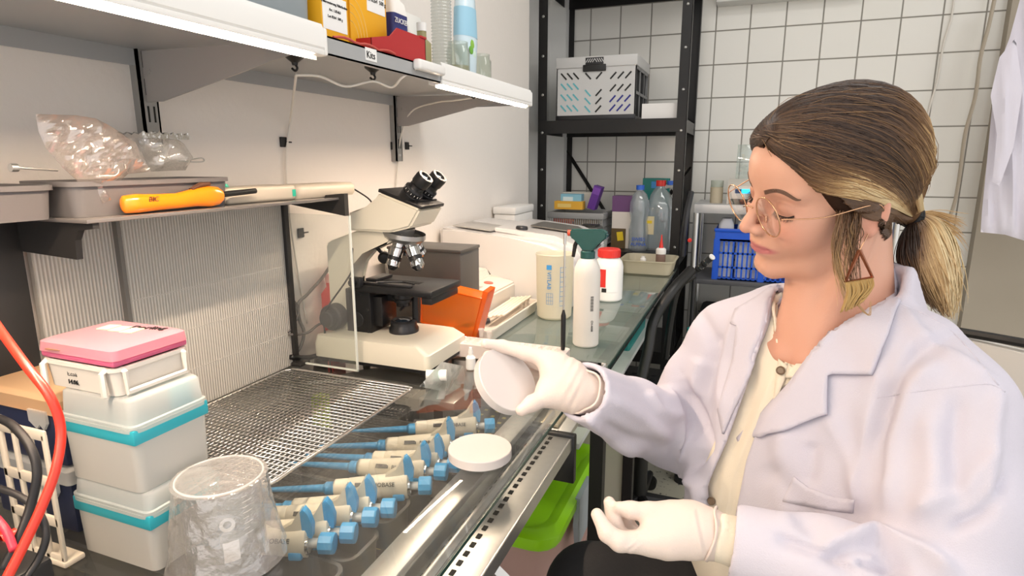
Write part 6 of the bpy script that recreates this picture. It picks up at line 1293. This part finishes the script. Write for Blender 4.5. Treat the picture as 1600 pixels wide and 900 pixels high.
q = P(925, 326, y=2.74); o = thing('purple_box', 'narrow purple box leaning out of the grey basket', 'box', (q.x, 2.74, q.z)); MB().span((-.018, -.03, 0), (.018, .03, .108), .001).build('box_body', M('deep_purple', '5d2a8c', .45), o, 0); MB().span((-.017, -.0306, .07), (.017, -.03, .1)).build('printed_panel', M('violet', '7a45a8', .5), o, 0); o.rotation_euler = (0, .30, 0)
q = P(963, 372, y=2.74); o = thing('purple_carton', 'carton with purple top and yellow patch between basket and water bottle', 'carton', (.335, 2.76, SZ)); MB().span((-.045, -.04, 0), (.045, .04, .165), .001).build('carton_body', M('card_white', 'ddd5cc', .5), o, 0); MB().span((-.046, -.041, .165), (.046, .041, .235), .001).build('purple_top', M('plum', '6b4474', .5), o, 0); MB().span((-.046, -.0415, 0), (.02, -.041, .09)).build('brown_panel', M('olive_brown', '5c4a2c', .5), o, 0); MB().box((-.005, -.0425, .055), (.028, .001, .04), (0, -.15, 0)).build('yellow_patch', M('yellow_patch', 'e4c628', .5), o, 0)
o = thing('teal_box', 'teal box standing behind the water bottle', 'box', (.455, 2.90, SZ)); MB().span((-.06, -.02, 0), (.06, .02, .31), .001).build('box_body', M('teal_card', '1c8078', .5), o, 0); MB().box((.0, -.0206, .28), (.04, .001, .03)).build('blue_patch', M('blue_print'), o, 0)
WPE = clear('water_bottle_pet', 'f2f7fa', .34, .05, 'eef4f8', gl=.12)
wb2 = thing('water_bottle', 'clear water bottle with blue cap and blue lettering on the back shelf', 'bottle', (.415, 2.70, SZ)); MB().lathe([(0, 0), (.040, 0), (.044, .01), (.042, .05), (.043, .09), (.036, .13), (.043, .17), (.042, .21), (.030, .245), (.014, .262), (.014, .275), (0, .275)], seg=36).build('bottle_body', WPE, wb2)
MB().lathe([(.018, .265), (.018, .285), (0, .286)], seg=20).build('cap', M('cobalt_plastic', '2a62c8', .35), wb2)
text('SWISS', .022, M('cobalt_print', '2c5cc0', .5), wb2, (.008, -.0445, .052), (1, .1, 0), (0, 0, 1), ext=.001); text('ALPINA', .020, M('cobalt_print'), wb2, (.008, -.0445, .030), (1, .1, 0), (0, 0, 1), ext=.001)
jg = thing('water_canister', 'large clear canister with handle and red and blue caps', 'canister', (.50, 2.76, SZ)); MB().loft([rrect(-.058, .062, -.05, .05, .03, 0), rrect(-.062, .066, -.052, .052, .03, .02), rrect(-.062, .066, -.052, .052, .03, .18), rrect(-.045, .035, -.045, .045, .03, .245), rrect(-.03, .015, -.022, .022, .02, .27), rrect(-.02, .015, -.018, .018, .015, .285)]).build('canister_body', WPE, jg, 60)
MB().loft([rrect(-.057, .061, -.047, .047, .03, .008), rrect(-.057, .061, -.047, .047, .03, .17)]).build('water', clear('water_fill', 'e6eff3', .3, .05, 'dfe9ee'), jg, 60)
m = MB(); m.tube([(.01, 0, .275), (.04, 0, .28), (.062, 0, .25), (.066, 0, .19)], .010, 10, smooth=5); m.build('handle', M('milky_plastic'), jg); MB().lathe([(.022, .28), (.022, .305), (0, .306)], (-.005, 0, 0), (0, 0, 1), 20).build('red_cap', M('red_cap_plastic'), jg); MB().lathe([(.013, .285), (.013, .303), (0, .304)], (.034, 0, 0), (0, 0, 1), 20).build('blue_cap', M('cobalt_plastic'), jg)
m = MB(); m.span((-.055, -.0535, .07), (-.02, -.0525, .15)); m.build('paper_label', M('cream_label'), jg, 0); MB().box((-.04, -.0542, .125), (.022, .001, .013)).build('yellow_print', M('yellow_patch'), jg, 0)
# end of the glass table: tray, spout bottle, cup
MK = M('milky_tray_plastic', 'e9e3cf', .35, trl=.4, hole=.25)
q0, q1 = P(998, 422, z=TZ), P(1058, 425, z=TZ); o = thing('milky_tray', 'shallow milky plastic tray at the far end of the glass table', 'tray', (.53, 2.36, TZ-.001)); MB().tub(-.10, .075, -.08, .09, 0, .052, .002, .010, .02, .006).build('tray_wall', MK, o)
o = thing('milky_tray', 'lower milky tray left of the one holding the spout bottle', 'tray', (.36, 2.37, TZ-.001)); MB().tub(-.08, .055, -.08, .08, 0, .028, .002, .006, .02, .006).build('tray_wall', MK, o)
o = thing('spout_bottle', 'small brown bottle with white collar and red pointed spout', 'bottle', (.555, 2.40, TZ+.002)); MB().lathe([(0, 0), (.018, 0), (.019, .003), (.019, .055), (.014, .062), (0, .062)], seg=24).build('bottle_body', M('brownish_bottle', '9a7f74', .35, trl=.3), o); MB().lathe([(.019, .060), (.020, .066), (.020, .078), (.014, .084), (0, .084)], seg=24).build('white_collar', WHP, o); MB().lathe([(.009, .084), (.004, .115), (.002, .135), (0, .136)], seg=16).build('red_spout', M('red_cap_plastic'), o)
o = thing('plastic_cup', 'clear plastic cup behind the spray bottle head', 'cup', (.335, 2.25, TZ)); MB().lathe([(0, 0), (.030, 0), (.040, .13), (.043, .132), (.043, .136), (.039, .134), (.029, .002), (0, .002)], seg=32).build('cup_wall', clear('cup_plastic', 'f4f6f4', .25, .05, 'eef0ee'), o)
o = thing('small_vial', 'little white vial standing in the milky tray', 'vial', (.49, 2.38, TZ+.002)); MB().lathe([(0, 0), (.012, 0), (.012, .04), (.008, .044), (.008, .05), (0, .05)], seg=16).build('vial_body', WHP, o)
# things under the glass table
def under(name, c, size, col, lbl, cat='box'):
    o = thing(name, lbl, cat, (c[0], c[1], .6152)); w, l, h_ = size; MB().tub(-w/2, w/2, -l/2, l/2, 0, h_, .003, .004, .01, .005).build('tub_body', M('under_'+col, col, .45), o); MB().span((-w/2-.006, -l/2-.006, h_), (w/2+.006, l/2+.006, h_+.012), .003).build('lid', M('under_'+col), o)
under('teal_crate', (.40, 2.15), (.24, .34, .13), '16807c', 'teal crate beneath the far half of the glass table', 'crate'); under('pale_box', (.22, 1.55), (.30, .30, .10), 'cfd5d0', 'pale box beneath the glass under the measuring beaker'); under('pale_box', (.18, 1.86), (.24, .22, .12), 'b9c9c6', 'grey green box beneath the glass under the large white instrument')
# ================================================================ metal rack with blue crate on the right
GR = M('pale_grey_steel', 'c9cacc', .4, .3)
rk = thing('side_rack', 'pale grey steel rack behind the face, carrying the cyan lit device', 'rack', (.95, 2.80, 0)); m = MB(); m.span((-.30, -.15, 1.035), (.45, .18, 1.072), .002); m.build('top_shelf', GR, rk); m = MB(); m.span((-.30, -.15, .735), (.45, .18, .755), .002); m.build('lower_shelf', M('dark_steel_shelf', '55565a', .45), rk)
for x in (-.29, .44):
    for y in (-.14, .17): MB().cyl((x, y, 0), (x, y, 1.035), .012).build('leg', STEEL, rk)
o = thing('blue_crate', 'bright blue slotted plastic crate on the lower rack shelf', 'crate', (.93, 2.78, .7555)); BC = M('bright_blue_plastic', '1657cf', .4); m = MB(); w, l, h_ = .19, .11, .215
for y in (-l, l-.004):
    for k in range(21): x = -w+2*w*k/20; m.span((x-.0035, y, 0), (x+.0035, y+.004, h_*.8))
    for z in (0, .05, .11, .165): m.span((-w, y, z), (w, y+.004, z+.008))
    m.span((-w, y, h_*.76), (w, y+.004, h_)); m.span((-w, y-.002, 0), (-w+.02, y+.006, h_)); m.span((-.012, y-.002, 0), (.012, y+.006, h_)); m.span((w-.02, y-.002, 0), (w, y+.006, h_))
m.span((-w, -l, 0), (-w+.004, l, h_)); m.span((w-.004, -l, 0), (w, l, h_)); m.span((-w, -l, 0), (w, l, .004)); m.build('crate_lattice', BC, o, 0)
MB().span((-w-.004, -l-.005, h_-.012), (w+.004, -l+.006, h_+.002), .002).build('crate_rim', BC, o)
for k, (u, v) in enumerate(((1135, 352), (1165, 352), (1190, 360))):
    q = P(u, v, y=2.74); o = thing('foam_bag', ('white plastic bundle on the blue crate, left', 'white plastic bundle in the middle of the blue crate top', 'white plastic bundle on the blue crate nearest the nose')[k], 'bundle', (q.x, 2.76, .7605)); MB().loft([rrect(-.03, .03, -.04, .04, .012, 0), rrect(-.034, .034, -.045, .045, .016, .17), rrect(-.030, .030, -.04, .04, .018, .225), rrect(-.018, .02, -.03, .03, .012, .248)]).build('bundle_body', M('white_bundle', 'e6e9ee', .5, bump=.6, bscale=80), o, 60)
dv = thing('display_device', 'white device with cyan lit display seen behind the glasses', 'device', (.86, 2.78, 1.0722)); MB().prism([(-.085, -.08, .0), (-.085, -.08, .075), (-.085, .0, .10), (-.085, .08, .10), (-.085, .08, 0)], (.21, 0, 0)).build('case', M('warm_white_plastic'), dv, 20); MB().span((-.075, -.092, 0), (.11, -.08, .022), .003).build('dark_base', BLACKP, dv)
m = MB(); m.span((-.055, -.0815, .045), (.09, -.0795, .062)); m.build('lit_display', M('cyan_display', '22b8f0', .3, emit=1.6), dv, 0); MB().span((-.055, -.082, .045), (-.03, -.0812, .062)).build('dark_display', M('navy_glass', '123a70', .2), dv, 0)
m = MB(); m.span((-.06, .06, .10), (.12, .064, .245), .001); m.build('clear_hood', clear('hood_acrylic', 'eef4f2', .12, .05, 'e8efed', gl=.15), dv)
o = thing('beige_jar', 'small beige jar on the rack left of the cyan lit device', 'jar', (.73, 2.76, 1.0722)); MB().lathe([(0, 0), (.026, 0), (.026, .065), (.024, .067), (0, .067)], seg=24).build('jar_body', M('beige_wax', 'd8cdb4', .5, trl=.3), o); MB().lathe([(.026, .067), (.026, .095), (.0255, .095), (.0255, .067)], seg=24).build('clear_rim', PET, o)
# stands and handles in the gap between unit and rack
fst = tag(MB().tube([P(1066, 400, y=2.5), P(1072, 340, y=2.5), P(1080, 300, y=2.55)], .012, 8, smooth=4).build('folding_stand_tube', M('dark_grey_metal')), 'dark grey tube standing between the shelving and the rack', 'tube')
o = thing('black_handle_tool', 'black ribbed handle with pale end pointing up by the blue crate', 'tool', P(1085, 425, y=2.45)); a = P(1085, 425, y=2.45); b_ = P(1112, 402, y=2.40)-a; MB().tube([(0, 0, 0), b_*.3, b_*.6, b_], [.010, .012, .011, .013], 12).build('grip', M('dark_rubber'), o); MB().cyl(b_, b_*1.04, .0125).build('pale_end', WHP, o); MB().cyl((0, 0, -a.z), (0, 0, 0), .008).build('pole', M('dark_grey_metal'), o)
for k in range(4): MB().cyl(b_*(.2+.17*k), b_*(.24+.17*k), .0135).build('ring', CHR if k % 2 else BLACKP, o)
MB().lathe([(0, 0), (.008, .002), (.008, .010), (0, .012)], P(1078, 375, y=2.48), (0, -1, 0), 16).build('red_knob', M('red_cap_plastic'), fst)
o = thing('dark_storage', 'dark stored equipment filling the space under the rack', 'equipment', (.95, 2.80, 0)); MB().span((-.26, -.12, .0), (.42, .15, .60), .02).build('case', M('charcoal_cloth'), o); MB().span((-.24, -.13, .3), (-.05, -.12, .5), .004).build('front_panel', BLACKP, o)
for c, sz, col, lbl in (((.95, 2.58), .04, '1aa09a', 'teal capped bottle near the floor rack, low behind the shoulder'),): o = thing('teal_bottle', lbl, 'bottle', (.70, 2.30, 0)); MB().lathe([(0, 0), (.035, 0), (.035, .5), (.02, .56), (.02, .6), (0, .6)], seg=20).build('bottle_body', M('dark_storage_plastic', '202226', .5), o); MB().lathe([(.021, .58), (.021, .63), (0, .64)], seg=16).build('teal_cap', M('teal_plastic', '22a8a4', .4), o)
# ================================================================ mesh chair beyond the table
ch = thing('mesh_chair', 'black office chair with perforated seat beside the glass table', 'chair', (.60, 1.95, 0)); m = MB(); m.loft([rrect(-.20, .14, -.26, .24, .06, .455), rrect(-.21, .15, -.27, .25, .06, .47), rrect(-.21, .15, -.27, .25, .06, .485), rrect(-.20, .14, -.26, .24, .06, .492)]); m.build('seat', BLACKP, ch, 40)
m = MB()
for i in range(7):
    for j in range(9): m.box((-.15+.035*i, -.20+.045*j, .4925), (.020, .010, .0012))
m.build('seat_perforations', M('deep_black'), ch, 0)
m = MB(); L_ = [P(u, v, y=y) for u, v, y in ((1000, 600, 1.80), (1013, 545, 1.85), (1022, 500, 1.9), (1050, 455, 1.95), (1080, 422, 2.05))]; m.tube([q-Vector((.60, 1.95, 0)) for q in L_], .017, 12, smooth=6); m.build('armrest_frame', BLACKP, ch)
L2 = [P(u, v, y=y)-Vector((.60, 1.95, 0)) for u, v, y in ((1040, 560, 2.12), (1048, 500, 2.12), (1060, 450, 2.12), (1085, 430, 2.14))]; MB().tube(L2, .012, 10, smooth=5).build('backrest_frame', BLACKP, ch)
MB().cyl((-.02, 0, .10), (-.02, 0, .455), .025).build('gas_column', BLACKP, ch)
for k in range(5): a = 2*pi*k/5+.3; MB().tube([(-.02, 0, .10), (-.02+.24*cos(a), .24*sin(a), .065)], [.022, .013], 8).build('leg', BLACKP, ch); MB().cyl((-.02+.24*cos(a), .24*sin(a)-.012, .027), (-.02+.24*cos(a), .24*sin(a)+.012, .027), .027).build('castor', BLACKP, ch)
# her own chair
oc = thing('office_chair', 'chair with pale back rest behind the seated woman', 'chair', (1.17, .98, 0)); cd_ = -fwd; 
ang = atan2(fwd.y, fwd.x)-pi/2; oc.rotation_euler = (0, 0, ang)
m = MB(); m.loft([rrect(-.24, .24, -.02, .02, .019, z) if False else [Vector((x*k_, -.24+.03*(x*k_/.24)**2*-1+dy, z)) for x, dy in ((-.235, 0), (-.12, 0), (0, 0), (.12, 0), (.235, 0), (.235, -.03), (.12, -.03), (0, -.03), (-.12, -.03), (-.235, -.03))] for z, k_ in ((.60, .9), (.64, 1), (.90, 1), (.94, .92))]); m.build('back_rest', M('off_white_upholstery', 'd9d4cc', .7), oc, 50)
m = MB(); m.tube([(-.22, -.255, .945), (0, -.255, .955), (.22, -.255, .945)], .008, 8, smooth=5); m.build('back_trim', BLACKP, oc); MB().loft([rrect(-.24, .24, -.22, .22, .06, .40), rrect(-.245, .245, -.225, .225, .06, .43), rrect(-.23, .23, -.21, .21, .06, .445)]).build('seat', M('off_white_upholstery'), oc, 50); MB().tube([(0, -.20, .40), (0, -.27, .45), (0, -.27, .62)], .02, 8, smooth=4).build('back_bracket', BLACKP, oc); MB().cyl((0, 0, .10), (0, 0, .40), .028).build('gas_column', BLACKP, oc)
for k in range(5): a = 2*pi*k/5+.2; MB().tube([(0, 0, .10), (.26*cos(a), .26*sin(a), .065)], [.022, .013], 8).build('leg', BLACKP, oc); MB().cyl((.26*cos(a), .26*sin(a)-.012, .027), (.26*cos(a), .26*sin(a)+.012, .027), .027).build('castor', BLACKP, oc)
# ================================================================ coats hanging at the right, cables
def coat_hang(name, outline, y, seed, lbl, thick=.03):
    g = np.random.default_rng(seed); pts = []
    for i in range(len(outline)):
        a, b = np.array(outline[i], float), np.array(outline[(i+1) % len(outline)], float); n = max(1, int(np.linalg.norm(b-a)/5))
        for k in range(n): pts.append(a+(b-a)*k/n)
    o_ = np.array(outline, float); u0, v0 = o_.min(0); u1, v1 = o_.max(0); U_, V_ = np.meshgrid(np.arange(u0, u1, 5), np.arange(v0, v1, 6), indexing='ij'); D = polydist(U_, V_, outline); inn = [(a, b) for a, b, d in zip(U_.ravel(), V_.ravel(), D.ravel()) if d < -3]
    n = len(pts); co, ed, fa, *_ = delaunay_2d_cdt([Vector(p) for p in pts]+[Vector(p) for p in inn], [(i, (i+1) % n) for i in range(n)], [], 1, 1e-4)
    D = np.clip(-polydist(np.array([p[0] for p in co]), np.array([p[1] for p in co]), outline), 0, None); bm = bmesh.new(); top = []; bot = []; ph = g.random(3)*6
    for p, d in zip(co, D):
        f = 1-math.exp(-d/10); w = .55*sin((p[0]+.12*p[1])*.16+ph[0])+.35*sin((p[0]-.05*p[1])*.33+ph[1]); q = P(p[0], p[1], y=y); a = bm.verts.new(q+Vector((0, -thick*(.5+.5*f)*(1+.6*w*f), 0))); top.append(a); bot.append(a if d < .3 else bm.verts.new(q+Vector((0, thick*f*.6, 0))))
    for f in fa:
        for L_, r_ in ((top, 1), (bot, -1)):
            try: bm.faces.new([L_[i] for i in f][::r_])
            except ValueError: pass
    me = bpy.data.meshes.new(name); bm.to_mesh(me); bm.free(); return link(name, me, M('lavender_white_cloth', 'dcd8e4', .85, bump=.2, bscale=300), None, 60)
hc = coat_hang('hanging_coat', [(1602, -40), (1640, -40), (1660, 380), (1600, 376), (1568, 366), (1530, 362), (1532, 330), (1540, 250), (1552, 120), (1575, 60)], 2.72, 2, ''); tag(hc, 'white lab coat hanging on the beige wall at the right edge', 'coat')
s_ = coat_hang('sleeve', [(1560, 90), (1585, 60), (1596, 140), (1582, 230), (1560, 290), (1549, 284), (1556, 210), (1546, 150)], 2.64, 4, '', .02); s_.parent = hc
cable('wall_cable', PX([(1558, -20), (1545, 40), (1532, 90), (1524, 150), (1508, 210), (1500, 270), (1492, 315), (1480, 350)], y=2.985), .007, M('beige_cable', 'b5aa98', .5), 'beige cable running down the corner beside the hanging coat')
cable('wall_cable', PX([(1492, -10), (1486, 30), (1474, 70), (1466, 120), (1452, 170), (1446, 205)], y=3.035), .004, M('white_cable'), 'thin white cable hanging down the wall tiles')
q = P(1120, 8, y=3.0); struct(MB().span((q.x, 2.95, q.z), (P(1350, 8, y=3.0).x, 3.05, q.z+.08), .004).build('trim_2', M('white_paint_smooth'), None))
# ================================================================ under the bench on the floor
bn = thing('storage_bin', 'translucent pink bin with lime green lid and grey clips under the bench', 'bin', (.395, 1.30, 0)); PKB = M('pinkish_bin_plastic', 'd9b3ac', .45, trl=.3)
MB().loft([rrect(-.15, .10, -.19, .19, .04, 0), rrect(-.16, .11, -.20, .20, .04, .02), rrect(-.175, .125, -.215, .215, .04, .45)]+[rrect(-.17, .12, -.21, .21, .04, .45)]).build('bin_body', PKB, bn, 50)
LIME = M('lime_lid_plastic', '9be012', .35); MB().loft([rrect(-.19, .14, -.23, .23, .05, .445), rrect(-.195, .145, -.235, .235, .05, .455), rrect(-.195, .145, -.235, .235, .05, .475), rrect(-.180, .130, -.215, .215, .05, .485), rrect(-.165, .115, -.20, .20, .05, .480), rrect(-.15, .10, -.185, .185, .05, .465)]).build('lid', LIME, bn, 40)
for y in (-.10, .0, .10): MB().lathe([(.05, 0), (.045, .012), (.03, .018), (0, .02)], (-.03, y*1.2, .465), (0, 0, 1), 24).build('lid_dome', LIME, bn)
MB().loft([[Vector((.140+dx, y, z)) for y, z in ((-.055, .36), (.055, .36), (.07, .42), (.055, .48), (-.055, .48), (-.07, .42))] for dx in (0, .012)]).build('lid_clip', M('cool_grey_plastic', 'a9b3bb', .35), bn, 30)
for z in (.12, .24, .34): m = MB(); R_ = rrect(-.163-.012*z, .113+.012*z, -.203-.012*z, .203+.012*z, .04, z); m.tube(R_+R_[:1], .003, 6); m.build('body_rib', PKB, bn)
o = crumple('bin_bag', (.40, 2.30, .055), (.14, .11, .055), M('blue_bag_film', '1560c8', .25, coat=.5), 'crumpled blue plastic bag on the floor beyond the bench legs', 'bag', 4, .3, flat=.001)
o = thing('bench_cabinet', 'pale metal cabinet side beneath the clamp at the bench end', 'cabinet', (.30, 1.62, 0)); MB().span((-.28, -.02, 0), (.28, 0.0, .60), .001).build('side_panel', M('pale_olive_paint', 'c0bfae', .6), o, 0); MB().span((.281, -.03, 0), (.31, .0, .60), .002).build('corner_post', M('black_steel'), o, 0)
o = MB().tube([P(745, 860, z=.70), P(790, 905, z=.66), P(840, 960, z=.60)], .009, 4).build('cross_strut', STEEL); o.parent = b
